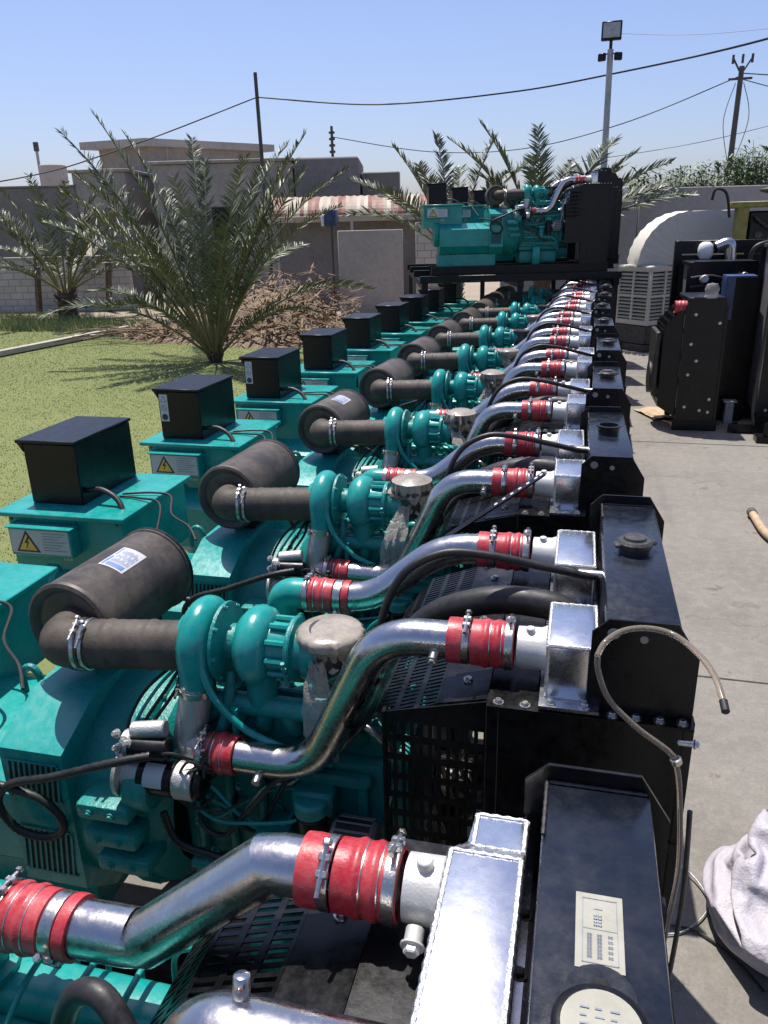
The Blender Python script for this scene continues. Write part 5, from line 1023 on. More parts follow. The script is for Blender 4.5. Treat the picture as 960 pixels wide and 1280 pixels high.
# crumpled woven sack: draped shape settled by a cloth simulation, x y z of each point in millimetres
SACK = [
    -19, 9, 23, -19, 10, 23, -19, 12, 17, -19, 13, 9, -19, 12, 16, -19, 14, 19, -19, 14, 24, -19, 16, 15, -19, 15, 24, -20, 16, 24, -22, 16, 17, -21, 16, 9, -24, 16, 17, -26, 16, 17, -25, 16, 23, -30, 16, 16,
    -27, 16, 24, -31, 16, 24, -30, 16, 21, -33, 16, 10, -32, 16, 20, -33, 15, 23, -33, 14, 22, -34, 15, 10, -34, 14, 17, -34, 11, 10, -29, 12, 9, -29, 9, 18, -29, 10, 24, -29, 7, 18, -33, 7, 23, -29, 4, 9,
    -34, 6, 10, -34, 6, 16, -33, 6, 23, -34, 4, 23, -33, 3, 23, -34, 2, 21, -33, 1, 15, -33, 1, 9, -33, 1, 14, -33, 0, 16, -30, 1, 23, -31, 0, 18, -30, 0, 23, -23, 0, 19, -25, 0, 14, -29, 0, 9,
    -24, 1, 9, -23, 2, 13, -25, 5, 24, -25, 4, 22, -23, 6, 21, -23, 5, 15, -23, 10, 9, -21, 1, 9, -19, 1, 10, -19, 1, 23, -18, 1, 17, -19, 2, 23, -19, 3, 23, -19, 5, 17, -18, 5, 9, -19, 8, 18,
    -4, 10, 27, -5, 15, 27, -6, 18, 27, -5, 18, 16, -6, 20, 18, -7, 23, 28, -8, 24, 29, -9, 26, 30, -11, 27, 30, -12, 29, 28, -13, 28, 30, -15, 29, 22, -16, 30, 30, -21, 29, 28, -21, 31, 30, -24, 31, 31,
    -26, 32, 31, -29, 31, 31, -33, 29, 32, -36, 28, 28, -39, 27, 28, -37, 27, 32, -39, 24, 32, -42, 21, 31, -44, 20, 31, -45, 18, 30, -46, 9, 19, -46, 8, 21, -48, 13, 32, -46, 11, 31, -46, 9, 32, -45, 6, 32,
    -47, 3, 23, -47, 1, 33, -47, -1, 30, -46, -3, 30, -45, -6, 29, -44, -8, 29, -42, -9, 29, -43, -11, 19, -42, -12, 28, -39, -13, 29, -36, -14, 29, -33, -15, 30, -30, -15, 29, -25, -16, 29, -23, -14, 29, -23, -14, 19,
    -21, -14, 15, -18, -14, 15, -18, -13, 27, -17, -12, 27, -14, -11, 25, -11, -9, 26, -12, -9, 16, -8, -10, 14, -7, -8, 21, -7, -7, 29, -6, -4, 30, -5, -2, 30, -5, 1, 29, -4, 4, 28, -4, 6, 17, -3, 11, 16,
    14, 16, 25, 12, 22, 25, 9, 26, 24, 10, 25, 12, 8, 29, 11, 5, 35, 13, 5, 37, 25, 3, 38, 26, 2, 38, 16, 0, 43, 26, -4, 43, 17, -11, 45, 10, -17, 46, 10, -18, 46, 18, -26, 46, 13, -29, 48, 18,
    -34, 45, 12, -41, 42, 13, -39, 45, 24, -45, 40, 16, -48, 37, 11, -51, 38, 19, -53, 35, 26, -53, 32, 16, -56, 32, 25, -55, 30, 17, -54, 23, 10, -55, 18, 8, -61, 15, 11, -63, 9, 20, -63, 2, 19, -63, -3, 22,
    -58, -2, 11, -56, -7, 10, -56, -13, 14, -59, -16, 22, -57, -21, 23, -54, -22, 14, -53, -24, 24, -47, -27, 12, -43, -29, 12, -44, -30, 21, -41, -32, 24, -38, -32, 13, -34, -33, 21, -29, -34, 23, -22, -34, 25, -20, -33, 23,
    -22, -32, 12, -16, -30, 9, -7, -29, 13, -6, -28, 23, -1, -27, 25, 3, -24, 28, 6, -20, 29, 8, -20, 17, 10, -15, 27, 11, -8, 27, 11, -5, 26, 10, -1, 15, 12, 0, 25, 13, 3, 25, 13, 7, 14, 14, 12, 14,
    29, 22, 10, 30, 26, 20, 29, 33, 23, 25, 38, 17, 24, 40, 10, 20, 46, 9, 16, 52, 12, 15, 54, 22, 11, 54, 10, 2, 61, 10, 0, 63, 20, -6, 65, 16, -10, 65, 11, -16, 67, 10, -23, 68, 13, -31, 68, 11,
    -37, 67, 14, -43, 64, 9, -50, 63, 10, -54, 57, 15, -58, 53, 10, -64, 49, 10, -67, 49, 20, -68, 43, 10, -72, 38, 10, -77, 35, 18, -76, 31, 10, -77, 24, 9, -82, 16, 13, -84, 9, 19, -84, 1, 17, -83, -6, 21,
    -80, -9, 10, -75, -15, 11, -74, -20, 10, -73, -28, 10, -72, -32, 21, -68, -35, 11, -64, -40, 11, -58, -45, 12, -52, -48, 10, -54, -48, 21, -46, -52, 21, -41, -53, 11, -34, -54, 11, -32, -55, 20, -23, -54, 21, -17, -53, 23,
    -17, -52, 11, -7, -48, 10, 1, -44, 10, 3, -46, 18, 7, -44, 24, 15, -41, 22, 20, -36, 21, 20, -33, 11, 24, -26, 10, 27, -18, 18, 29, -11, 19, 28, -5, 10, 28, 2, 10, 32, 2, 21, 32, 8, 13, 30, 16, 10,
    49, 27, 11, 48, 34, 11, 46, 40, 20, 42, 47, 19, 39, 53, 21, 35, 58, 13, 31, 64, 11, 27, 70, 18, 18, 76, 18, 11, 79, 10, 8, 82, 20, 1, 85, 22, -3, 86, 11, -12, 88, 12, -18, 88, 23, -28, 90, 16,
    -38, 89, 13, -46, 86, 15, -54, 82, 16, -61, 78, 17, -66, 73, 17, -73, 68, 12, -78, 60, 18, -83, 53, 23, -90, 51, 14, -94, 43, 13, -97, 36, 12, -98, 29, 12, -101, 18, 13, -103, 10, 15, -103, 0, 14, -102, -9, 14,
    -99, -18, 14, -93, -25, 17, -89, -34, 24, -92, -37, 12, -85, -43, 12, -81, -49, 21, -78, -55, 13, -71, -60, 13, -65, -68, 13, -59, -68, 23, -50, -71, 20, -45, -75, 11, -36, -76, 10, -33, -76, 21, -25, -75, 16, -16, -73, 20,
    -9, -71, 12, -1, -68, 12, 7, -64, 12, 12, -63, 20, 19, -61, 21, 28, -56, 18, 35, -51, 20, 39, -45, 12, 42, -37, 12, 44, -29, 14, 46, -21, 18, 47, -13, 17, 48, -5, 10, 50, 3, 11, 51, 9, 18, 50, 17, 17,
    69, 28, 17, 67, 39, 12, 65, 47, 18, 61, 55, 19, 56, 63, 17, 51, 69, 12, 46, 78, 12, 41, 86, 17, 33, 91, 15, 23, 95, 11, 16, 99, 13, 8, 104, 17, 1, 107, 13, -11, 109, 15, -17, 113, 29, -29, 111, 27,
    -39, 107, 32, -49, 105, 31, -59, 101, 31, -68, 96, 31, -75, 88, 32, -82, 81, 34, -90, 74, 32, -100, 68, 30, -105, 59, 38, -107, 50, 34, -109, 41, 33, -114, 33, 30, -118, 23, 26, -118, 12, 35, -119, 2, 34, -120, -9, 35,
    -118, -19, 31, -113, -28, 27, -109, -36, 35, -109, -49, 36, -103, -56, 25, -100, -64, 40, -90, -70, 32, -79, -73, 30, -73, -83, 38, -66, -88, 31, -59, -89, 15, -50, -95, 14, -39, -98, 13, -29, -97, 15, -24, -95, 24, -12, -93, 26,
    -3, -89, 22, 5, -86, 15, 13, -83, 13, 22, -81, 17, 32, -77, 18, 41, -73, 15, 50, -66, 19, 56, -58, 18, 59, -48, 12, 61, -38, 17, 64, -28, 13, 66, -19, 16, 67, -10, 18, 69, 0, 13, 69, 10, 15, 69, 19, 17,
    88, 32, 16, 86, 43, 15, 83, 54, 16, 78, 62, 13, 72, 73, 12, 67, 82, 14, 62, 92, 12, 54, 100, 12, 45, 106, 13, 35, 111, 19, 25, 112, 31, 16, 122, 31, 6, 127, 31, -5, 130, 25, -8, 140, -1, -40, 143, 10,
    -47, 133, 11, -55, 128, 2, -68, 126, 7, -76, 115, 3, -91, 110, 7, -102, 99, 6, -113, 92, 1, -133, 85, -15, -130, 84, 8, -133, 69, 7, -132, 53, -2, -139, 47, 9, -146, 28, 7, -151, 15, 12, -143, 16, -3, -144, 3, 1,
    -147, -15, -12, -142, -25, -1, -140, -33, 15, -149, -57, -12, -129, -74, 7, -127, -97, 8, -114, -96, 1, -100, -97, 32, -93, -118, 7, -80, -124, -2, -66, -106, 33, -54, -111, 38, -42, -116, 36, -33, -117, 27, -21, -114, 16, -11, -108, 11,
    1, -107, 11, 11, -105, 17, 22, -101, 13, 32, -97, 12, 43, -93, 14, 55, -88, 14, 65, -81, 18, 72, -71, 16, 77, -60, 17, 79, -47, 13, 82, -36, 14, 84, -25, 16, 86, -13, 16, 88, -2, 15, 88, 10, 12, 89, 21, 17,
    107, 36, 12, 105, 49, 13, 102, 60, 12, 96, 71, 16, 91, 83, 13, 83, 90, 25, 78, 102, 31, 69, 112, 29, 56, 118, 23, 44, 125, 26, 31, 140, 24, 33, 163, -8, 12, 169, -17, -3, 169, -19, -15, 170, -9, -40, 171, -13,
    -61, 167, 5, -66, 159, -8, -77, 153, -9, -84, 138, -15, -93, 134, -1, -106, 125, -2, -119, 114, -3, -138, 105, -2, -151, 96, 2, -159, 84, -1, -163, 70, -1, -164, 58, -1, -173, 47, -9, -174, 27, 3, -172, 14, 2, -170, 4, -5,
    -169, -10, -9, -166, -28, -24, -165, -28, 0, -164, -38, -9, -153, -83, -6, -148, -111, 2, -145, -131, 14, -131, -135, 16, -113, -146, -1, -97, -164, 4, -83, -147, 13, -68, -149, 9, -48, -156, 6, -37, -151, -1, -26, -131, 29, -12, -127, 16,
    3, -125, 15, 17, -124, 13, 30, -120, 12, 42, -115, 16, 55, -110, 12, 69, -104, 16, 80, -95, 16, 89, -84, 13, 94, -70, 14, 97, -57, 17, 100, -43, 15, 102, -30, 12, 105, -16, 13, 106, -3, 15, 108, 10, 18, 108, 23, 15,
    128, 41, 14, 126, 56, 13, 120, 69, 17, 110, 82, 15, 105, 94, 31, 95, 105, 30, 91, 130, 2, 62, 147, -9, 58, 154, 7, 49, 156, 19, 42, 164, 1, 32, 182, -7, 16, 183, -11, -6, 187, -3, -18, 187, -7, -43, 188, -2,
    -66, 194, 9, -76, 183, 6, -95, 173, 6, -112, 169, 8, -118, 156, 7, -135, 149, 9, -142, 131, 8, -153, 118, 7, -168, 107, 13, -184, 91, 9, -183, 75, 11, -191, 62, 12, -192, 42, 6, -198, 18, 6, -197, 6, 7, -195, -10, 5,
    -191, -30, 11, -188, -41, 6, -186, -51, 5, -180, -66, 6, -171, -87, 5, -167, -108, 10, -158, -124, 8, -154, -142, 14, -133, -156, 9, -117, -162, 11, -104, -176, 15, -64, -184, 9, -57, -183, 10, -25, -195, -4, -18, -171, 7, -13, -142, 31,
    3, -140, 32, 21, -140, 32, 36, -136, 29, 51, -131, 28, 66, -127, 28, 81, -119, 32, 95, -109, 27, 106, -96, 19, 112, -82, 15, 115, -65, 12, 118, -49, 13, 119, -36, 21, 122, -21, 19, 125, -6, 15, 126, 9, 13, 127, 24, 12,
    145, 44, 27, 148, 66, 27, 142, 80, 29, 129, 101, 18, 129, 138, 16, 112, 136, 8, 95, 152, 4, 67, 173, -12, 55, 182, -10, 46, 188, -4, 41, 192, -1, 29, 206, 4, 13, 207, 5, -2, 209, 12, -15, 204, 10, -38, 204, 10,
    -57, 200, 18, -83, 197, 18, -93, 189, 21, -108, 178, 21, -127, 170, 21, -132, 158, 21, -150, 140, 19, -169, 128, 21, -174, 117, 23, -183, 98, 19, -198, 86, 5, -196, 74, 15, -198, 53, 11, -205, 29, 19, -205, 14, 18, -203, -4, 20,
    -206, -31, 17, -199, -44, 25, -196, -60, 22, -188, -78, 22, -181, -92, 20, -180, -110, 22, -168, -122, 23, -159, -131, 19, -151, -150, 13, -128, -163, 19, -117, -180, 13, -99, -192, -8, -75, -192, 14, -52, -200, 7, -23, -202, 7, -10, -182, 10,
    1, -167, -1, 33, -186, -19, 67, -185, 1, 92, -176, 4, 103, -170, 2, 118, -152, 7, 127, -144, 5, 135, -129, 9, 136, -101, 9, 130, -79, 19, 131, -61, 21, 135, -43, 17, 138, -23, 12, 144, -7, 14, 145, 10, 14, 145, 28, 15,
    171, 60, 10, 188, 101, 2, 180, 117, 2, 159, 115, 9, 156, 151, 2, 147, 163, 10, 122, 168, -6, 103, 183, 4, 93, 193, 5, 78, 198, 3, 56, 208, 6, 40, 216, 10, 32, 213, 23, 11, 218, 17, -10, 214, 8, -35, 216, 14,
    -56, 213, 17, -73, 211, 12, -92, 203, 17, -108, 192, 20, -125, 181, 19, -141, 168, 17, -155, 154, 17, -170, 140, 19, -179, 127, 27, -188, 110, 26, -196, 92, 23, -202, 74, 26, -210, 59, 17, -218, 38, 22, -221, 17, 20, -220, -3, 16,
    -217, -24, 15, -212, -41, 21, -208, -62, 9, -203, -79, 14, -194, -92, 23, -192, -113, 24, -178, -131, 25, -164, -142, 21, -149, -158, 19, -135, -172, 17, -117, -184, 22, -104, -189, 16, -81, -199, 17, -61, -200, 12, -31, -211, 16, -15, -212, 5,
    -3, -193, -2, 10, -188, -4, 52, -195, 1, 88, -196, 3, 102, -189, 6, 132, -179, 10, 151, -164, 16, 159, -155, 8, 173, -130, -4, 166, -80, 14, 154, -67, 18, 163, -44, 7, 156, -31, 22, 173, -17, 16, 171, 6, 16, 175, 22, 10,
    196, 50, -12, 208, 88, 6, 205, 115, 14, 187, 128, 12, 182, 149, 11, 161, 163, 22, 145, 178, 21, 128, 187, 9, 100, 200, 20, 85, 210, 24, 67, 216, 24, 56, 216, 17, 35, 225, 18, 16, 231, 12, -9, 232, 12, -32, 234, 13,
    -55, 233, 17, -77, 229, 13, -97, 222, 22, -116, 211, 21, -135, 198, 21, -150, 183, 15, -166, 168, 17, -182, 155, 24, -192, 136, 24, -202, 117, 29, -211, 99, 39, -218, 82, 27, -227, 63, 21, -235, 42, 21, -240, 20, 23, -240, -1, 14,
    -237, -23, 12, -228, -42, 20, -221, -62, 24, -211, -78, 35, -199, -93, 45, -190, -113, 46, -178, -131, 46, -162, -145, 47, -148, -163, 44, -130, -177, 39, -125, -190, 25, -105, -197, 24, -86, -210, 23, -63, -207, 24, -39, -217, 20, -16, -215, 26,
    -3, -212, 11, 15, -207, 4, 45, -208, 5, 69, -204, 16, 98, -198, 18, 120, -189, 19, 146, -179, 10, 164, -168, 20, 178, -137, 7, 192, -82, -8, 191, -69, -3, 194, -49, -14, 190, -33, -13, 195, -22, -4, 201, -10, -20, 201, 26, -8,
    211, 58, -4, 218, 80, 8, 216, 105, 23, 203, 129, 9, 190, 138, 20, 172, 159, 18, 157, 173, 13, 139, 187, 25, 119, 197, 11, 97, 211, 15, 82, 220, 12, 62, 229, 14, 40, 237, 18, 17, 247, 14, -7, 252, 12, -31, 255, 15,
    -56, 253, 11, -80, 249, 17, -103, 241, 15, -125, 229, 17, -144, 215, 15, -162, 199, 12, -179, 183, 13, -195, 166, 15, -207, 147, 17, -217, 129, 29, -228, 109, 31, -236, 89, 20, -247, 68, 18, -255, 46, 27, -259, 25, 15, -261, 0, 12,
    -256, -23, 20, -249, -45, 25, -240, -67, 29, -229, -85, 41, -216, -103, 50, -205, -123, 55, -191, -143, 54, -174, -159, 50, -156, -173, 55, -142, -188, 42, -121, -201, 44, -106, -216, 33, -84, -218, 46, -63, -215, 48, -42, -223, 42, -19, -226, 25,
    3, -223, 16, 27, -221, 7, 48, -213, 22, 62, -215, 9, 83, -203, 11, 128, -195, 13, 152, -182, 14, 175, -156, 17, 182, -143, 17, 189, -119, -1, 209, -88, 1, 205, -68, -3, 207, -45, -12, 208, -25, -9, 216, -2, -11, 214, 29, -5,
    228, 51, 7, 226, 76, 17, 222, 93, 25, 213, 118, 18, 201, 139, 17, 186, 152, 13, 165, 164, 13, 149, 185, 12, 131, 202, 11, 113, 218, 16, 92, 233, 14, 69, 245, 17, 45, 256, 14, 21, 267, 12, -4, 273, 13, -31, 277, 14,
    -58, 275, 14, -84, 269, 12, -109, 261, 12, -133, 248, 11, -155, 233, 11, -174, 216, 11, -193, 199, 11, -210, 179, 12, -223, 158, 12, -234, 141, 28, -239, 119, 18, -254, 97, 17, -263, 75, 27, -273, 53, 16, -280, 27, 15, -282, 1, 16,
    -277, -26, 20, -269, -50, 28, -259, -72, 36, -247, -93, 45, -233, -112, 57, -222, -135, 53, -207, -156, 53, -188, -173, 52, -168, -188, 61, -151, -204, 50, -128, -218, 55, -108, -232, 45, -82, -240, 45, -61, -230, 57, -35, -226, 61, -12, -225, 48,
    10, -232, 33, 35, -226, 27, 55, -225, 22, 81, -221, 17, 104, -208, 15, 126, -194, 25, 152, -185, 25, 175, -171, 26, 190, -150, 10, 192, -130, 18, 202, -110, 8, 216, -81, 14, 223, -59, 7, 229, -27, 8, 232, -6, 5, 230, 26, 8,
    235, 42, 18, 235, 68, 23, 226, 91, 5, 223, 112, 21, 208, 134, 26, 193, 153, 17, 178, 172, 14, 160, 191, 13, 143, 211, 16, 123, 230, 13, 101, 245, 16, 78, 259, 19, 53, 269, 22, 26, 275, 26, -2, 278, 28, -30, 278, 30,
    -58, 278, 28, -85, 278, 25, -112, 269, 24, -136, 257, 23, -158, 242, 23, -178, 223, 25, -197, 205, 24, -217, 187, 23, -234, 169, 12, -247, 148, 22, -246, 124, 30, -264, 106, 25, -277, 82, 27, -284, 56, 27, -292, 30, 25, -292, 3, 29,
    -290, -25, 30, -282, -50, 36, -271, -74, 45, -260, -96, 53, -248, -119, 61, -234, -142, 62, -217, -164, 63, -200, -183, 59, -179, -200, 63, -156, -215, 62, -134, -231, 62, -109, -239, 59, -83, -249, 58, -56, -244, 57, -33, -238, 70, -7, -232, 59,
    16, -237, 46, 38, -226, 44, 62, -223, 37, 87, -220, 31, 111, -207, 31, 137, -202, 20, 154, -190, 38, 174, -170, 46, 193, -152, 26, 202, -132, 7, 212, -113, 13, 228, -87, 12, 230, -65, 19, 234, -39, 16, 242, -18, 22, 236, -8, 16,
    245, 39, 9, 242, 70, 9, 233, 93, 20, 233, 116, 14, 220, 139, 18, 201, 158, 25, 188, 180, 27, 171, 200, 31, 152, 220, 36, 131, 235, 40, 107, 247, 44, 80, 251, 44, 53, 252, 40, 26, 253, 36, -1, 253, 26, -28, 252, 28,
    -55, 252, 23, -77, 255, 38, -99, 243, 28, -122, 240, 41, -138, 222, 28, -158, 204, 26, -180, 188, 25, -202, 172, 26, -229, 176, 30, -244, 156, 37, -256, 132, 40, -264, 108, 40, -273, 82, 43, -279, 56, 45, -271, 30, 34, -275, 6, 47,
    -263, -15, 32, -255, -38, 46, -249, -58, 64, -242, -80, 76, -228, -103, 82, -215, -127, 82, -198, -149, 80, -181, -169, 73, -175, -192, 87, -155, -212, 86, -131, -227, 85, -106, -238, 82, -79, -246, 80, -53, -253, 77, -26, -258, 74, 0, -251, 68,
    25, -245, 63, 46, -232, 61, 70, -231, 53, 93, -221, 49, 119, -214, 43, 145, -206, 38, 171, -198, 37, 192, -180, 37, 211, -159, 30, 219, -132, 29, 233, -109, 25, 242, -86, 22, 248, -63, 17, 252, -36, 12, 253, -12, 12, 250, 11, 12,
    246, 40, 26, 248, 66, 27, 242, 92, 30, 234, 116, 34, 224, 140, 37, 210, 163, 41, 192, 183, 47, 172, 200, 53, 156, 220, 57, 129, 226, 59, 106, 225, 48, 81, 228, 38, 56, 232, 30, 28, 230, 31, 1, 229, 28, -27, 229, 24,
    -41, 248, 38, -65, 234, 38, -88, 248, 47, -103, 228, 38, -124, 210, 41, -148, 196, 44, -172, 184, 47, -194, 192, 35, -209, 170, 39, -226, 152, 50, -236, 127, 49, -245, 102, 50, -251, 78, 42, -261, 57, 57, -272, 31, 55, -256, 9, 54,
    -269, -16, 51, -247, -28, 61, -233, -50, 70, -228, -72, 85, -212, -93, 81, -201, -117, 90, -186, -134, 75, -177, -157, 89, -159, -178, 86, -144, -198, 99, -120, -209, 92, -97, -225, 98, -72, -226, 87, -45, -234, 86, -20, -244, 91, 7, -252, 90,
    32, -252, 83, 54, -242, 78, 76, -229, 74, 100, -226, 68, 125, -216, 63, 149, -204, 59, 173, -191, 57, 197, -177, 55, 214, -156, 53, 224, -129, 49, 232, -105, 46, 241, -81, 44, 248, -57, 40, 250, -32, 37, 257, -8, 34, 255, 17, 32,
    253, 42, 43, 251, 67, 45, 237, 90, 49, 227, 114, 52, 218, 138, 56, 212, 163, 61, 193, 182, 68, 180, 205, 71, 153, 205, 72, 126, 208, 73, 101, 218, 67, 76, 226, 60, 53, 237, 51, 28, 228, 52, 0, 232, 50, -19, 246, 39,
    -35, 239, 59, -53, 254, 44, -71, 236, 54, -96, 225, 59, -122, 217, 62, -149, 210, 61, -175, 205, 55, -202, 198, 53, -194, 172, 55, -204, 147, 50, -214, 121, 48, -223, 97, 48, -232, 72, 49, -241, 47, 56, -261, 37, 72, -273, 12, 65,
    -275, -15, 70, -255, -32, 77, -233, -44, 87, -214, -63, 93, -207, -89, 98, -188, -107, 95, -189, -134, 94, -163, -144, 95, -156, -170, 105, -132, -183, 108, -118, -207, 113, -90, -209, 112, -67, -225, 109, -39, -221, 104, -12, -225, 100, 14, -232, 98,
    38, -241, 102, 62, -247, 98, 84, -237, 92, 103, -219, 88, 126, -207, 82, 150, -195, 77, 173, -182, 75, 199, -173, 74, 212, -149, 71, 225, -126, 68, 237, -103, 66, 247, -80, 63, 256, -58, 59, 258, -33, 57, 264, -9, 54, 264, 17, 53,
    261, 43, 59, 250, 67, 63, 240, 90, 67, 232, 115, 70, 224, 139, 75, 215, 164, 81, 199, 185, 87, 178, 202, 92, 153, 213, 92, 129, 225, 85, 108, 236, 74, 83, 245, 66, 58, 235, 73, 31, 239, 70, 7, 249, 62, -12, 264, 49,
    -27, 256, 70, -52, 265, 62, -77, 255, 62, -98, 241, 73, -124, 235, 73, -151, 231, 69, -177, 221, 70, -199, 204, 74, -208, 178, 71, -210, 150, 71, -222, 126, 69, -226, 100, 70, -223, 73, 69, -235, 50, 76, -248, 27, 85, -273, 15, 84,
    -278, -12, 89, -263, -34, 94, -245, -54, 97, -225, -71, 105, -200, -79, 110, -190, -105, 112, -190, -133, 113, -169, -151, 113, -142, -160, 116, -135, -184, 129, -113, -201, 134, -88, -214, 133, -61, -224, 131, -34, -225, 126, -7, -221, 122, 19, -220, 116,
    44, -221, 110, 68, -227, 106, 90, -237, 113, 112, -228, 105, 134, -213, 100, 158, -203, 93, 179, -188, 93, 193, -164, 91, 206, -141, 88, 223, -121, 87, 237, -99, 85, 250, -78, 83, 262, -57, 79, 262, -33, 78, 271, -9, 75, 270, 17, 75,
    267, 43, 78, 260, 69, 79, 252, 93, 82, 242, 117, 87, 229, 140, 94, 215, 162, 100, 192, 177, 104, 168, 184, 92, 144, 197, 88, 119, 208, 90, 101, 228, 92, 75, 232, 83, 56, 251, 87, 41, 259, 67, 17, 267, 55, -5, 282, 59,
    -31, 277, 66, -53, 271, 82, -79, 271, 75, -100, 257, 86, -126, 254, 83, -151, 241, 87, -171, 223, 91, -190, 203, 94, -207, 180, 93, -217, 154, 92, -221, 128, 91, -213, 102, 87, -233, 85, 85, -240, 60, 94, -260, 41, 94, -257, 14, 97,
    -275, -5, 106, -257, -26, 109, -234, -40, 102, -224, -59, 118, -214, -84, 121, -203, -109, 125, -189, -132, 132, -171, -153, 132, -146, -167, 135, -118, -171, 131, -104, -188, 149, -79, -201, 149, -54, -214, 150, -29, -224, 148, -2, -226, 143, 24, -226, 138,
    49, -224, 132, 73, -222, 126, 97, -218, 120, 120, -229, 124, 144, -223, 115, 162, -203, 113, 173, -179, 110, 187, -156, 107, 205, -137, 107, 221, -116, 105, 233, -93, 103, 243, -70, 98, 254, -49, 95, 273, -33, 96, 263, -9, 96, 256, 15, 92,
    254, 42, 92, 260, 67, 99, 252, 91, 102, 238, 113, 107, 221, 134, 111, 204, 154, 115, 179, 163, 108, 162, 183, 111, 141, 202, 108, 114, 203, 109, 93, 219, 109, 68, 227, 101, 43, 236, 93, 32, 259, 85, 8, 261, 74, 1, 287, 78,
    -25, 293, 78, -52, 292, 84, -77, 284, 91, -101, 274, 98, -124, 259, 102, -145, 242, 106, -160, 219, 108, -178, 197, 110, -198, 180, 112, -197, 154, 98, -208, 131, 108, -227, 116, 97, -238, 94, 103, -250, 71, 110, -243, 44, 104, -259, 24, 113,
    -269, 0, 123, -246, -14, 117, -227, -33, 116, -208, -53, 114, -198, -76, 124, -194, -100, 137, -178, -123, 143, -161, -144, 146, -136, -150, 136, -118, -166, 151, -93, -172, 141, -69, -186, 137, -45, -200, 135, -19, -205, 143, 3, -209, 157, 29, -215, 157,
    53, -221, 153, 78, -221, 148, 102, -219, 141, 127, -212, 134, 151, -223, 135, 161, -198, 133, 172, -174, 129, 185, -152, 126, 200, -130, 123, 214, -108, 122, 226, -86, 119, 239, -64, 117, 247, -41, 112, 257, -20, 103, 274, -5, 114, 256, 14, 114,
    246, 38, 111, 252, 63, 117, 235, 81, 109, 223, 104, 113, 206, 125, 116, 188, 145, 118, 174, 167, 126, 148, 175, 123, 129, 195, 122, 112, 216, 120, 86, 212, 126, 62, 225, 121, 43, 242, 113, 25, 262, 104, 21, 275, 82, 1, 283, 99,
    -20, 300, 97, -45, 291, 103, -70, 283, 110, -93, 270, 115, -115, 255, 119, -132, 234, 119, -154, 218, 127, -172, 197, 130, -185, 175, 129, -208, 168, 114, -222, 145, 118, -217, 119, 116, -230, 98, 123, -229, 74, 110, -243, 53, 122, -254, 30, 131,
    -262, 5, 140, -247, -17, 134, -224, -31, 132, -215, -56, 130, -191, -68, 136, -179, -92, 131, -166, -116, 131, -149, -130, 149, -126, -145, 152, -101, -156, 146, -84, -172, 160, -58, -176, 152, -41, -198, 157, -19, -184, 151, 7, -191, 148, 33, -195, 148,
    58, -199, 152, 81, -204, 161, 106, -208, 159, 132, -211, 155, 157, -209, 149, 179, -204, 135, 189, -182, 126, 202, -159, 130, 216, -136, 129, 229, -113, 128, 241, -90, 126, 252, -68, 124, 262, -52, 108, 270, -30, 116, 265, -10, 132, 256, 14, 136,
    247, 39, 131, 233, 59, 124, 238, 83, 129, 222, 104, 132, 205, 124, 134, 185, 142, 137, 166, 161, 142, 144, 178, 141, 120, 192, 139, 115, 218, 138, 89, 222, 142, 72, 240, 130, 58, 253, 110, 42, 265, 94, 33, 290, 89, 13, 297, 105,
    -11, 290, 112, -36, 282, 118, -59, 268, 115, -82, 256, 109, -100, 246, 126, -121, 230, 134, -138, 209, 134, -156, 189, 126, -172, 169, 117, -194, 161, 130, -210, 144, 135, -216, 119, 137, -209, 99, 121, -213, 72, 122, -226, 50, 132, -241, 32, 145,
    -253, 9, 155, -247, -17, 152, -233, -39, 145, -212, -57, 146, -200, -81, 143, -175, -90, 147, -164, -115, 150, -137, -115, 152, -114, -130, 155, -90, -143, 158, -68, -159, 161, -54, -179, 173, -29, -181, 164, -6, -195, 164, 10, -174, 162, 35, -179, 163,
    60, -178, 156, 84, -183, 161, 107, -188, 151, 132, -191, 159, 155, -189, 146, 181, -187, 144, 206, -185, 134, 216, -165, 119, 225, -141, 115, 236, -117, 112, 250, -95, 110, 265, -75, 111, 272, -54, 123, 263, -33, 134, 245, -15, 133, 239, 6, 147,
    229, 28, 137, 232, 53, 143, 227, 80, 145, 209, 95, 145, 191, 114, 146, 171, 131, 145, 152, 149, 151, 135, 170, 155, 128, 196, 156, 120, 223, 156, 102, 233, 137, 85, 245, 119, 69, 245, 98, 60, 269, 88, 45, 286, 103, 22, 282, 114,
    -3, 276, 122, -25, 269, 109, -48, 256, 104, -68, 253, 121, -86, 235, 131, -108, 220, 125, -130, 205, 118, -155, 197, 108, -177, 180, 102, -189, 157, 110, -190, 140, 131, -198, 121, 145, -192, 99, 132, -199, 74, 138, -211, 51, 146, -225, 29, 155,
    -241, 12, 169, -238, -15, 167, -224, -38, 159, -224, -64, 156, -201, -77, 160, -184, -98, 160, -164, -116, 167, -137, -117, 170, -114, -131, 174, -91, -145, 178, -73, -165, 180, -46, -161, 181, -22, -173, 182, -2, -190, 185, 21, -178, 180, 36, -159, 172,
    62, -161, 168, 88, -162, 162, 108, -177, 168, 133, -171, 164, 153, -169, 147, 179, -167, 142, 206, -167, 141, 230, -164, 130, 242, -146, 115, 251, -121, 120, 266, -102, 113, 275, -81, 125, 266, -62, 139, 248, -44, 139, 233, -24, 146, 222, -2, 155,
    214, 24, 153, 216, 48, 158, 211, 74, 159, 194, 84, 151, 178, 103, 158, 166, 126, 163, 154, 150, 169, 149, 176, 167, 144, 203, 161, 131, 219, 143, 117, 234, 125, 99, 248, 108, 83, 248, 86, 74, 270, 97, 52, 270, 110, 28, 267, 119,
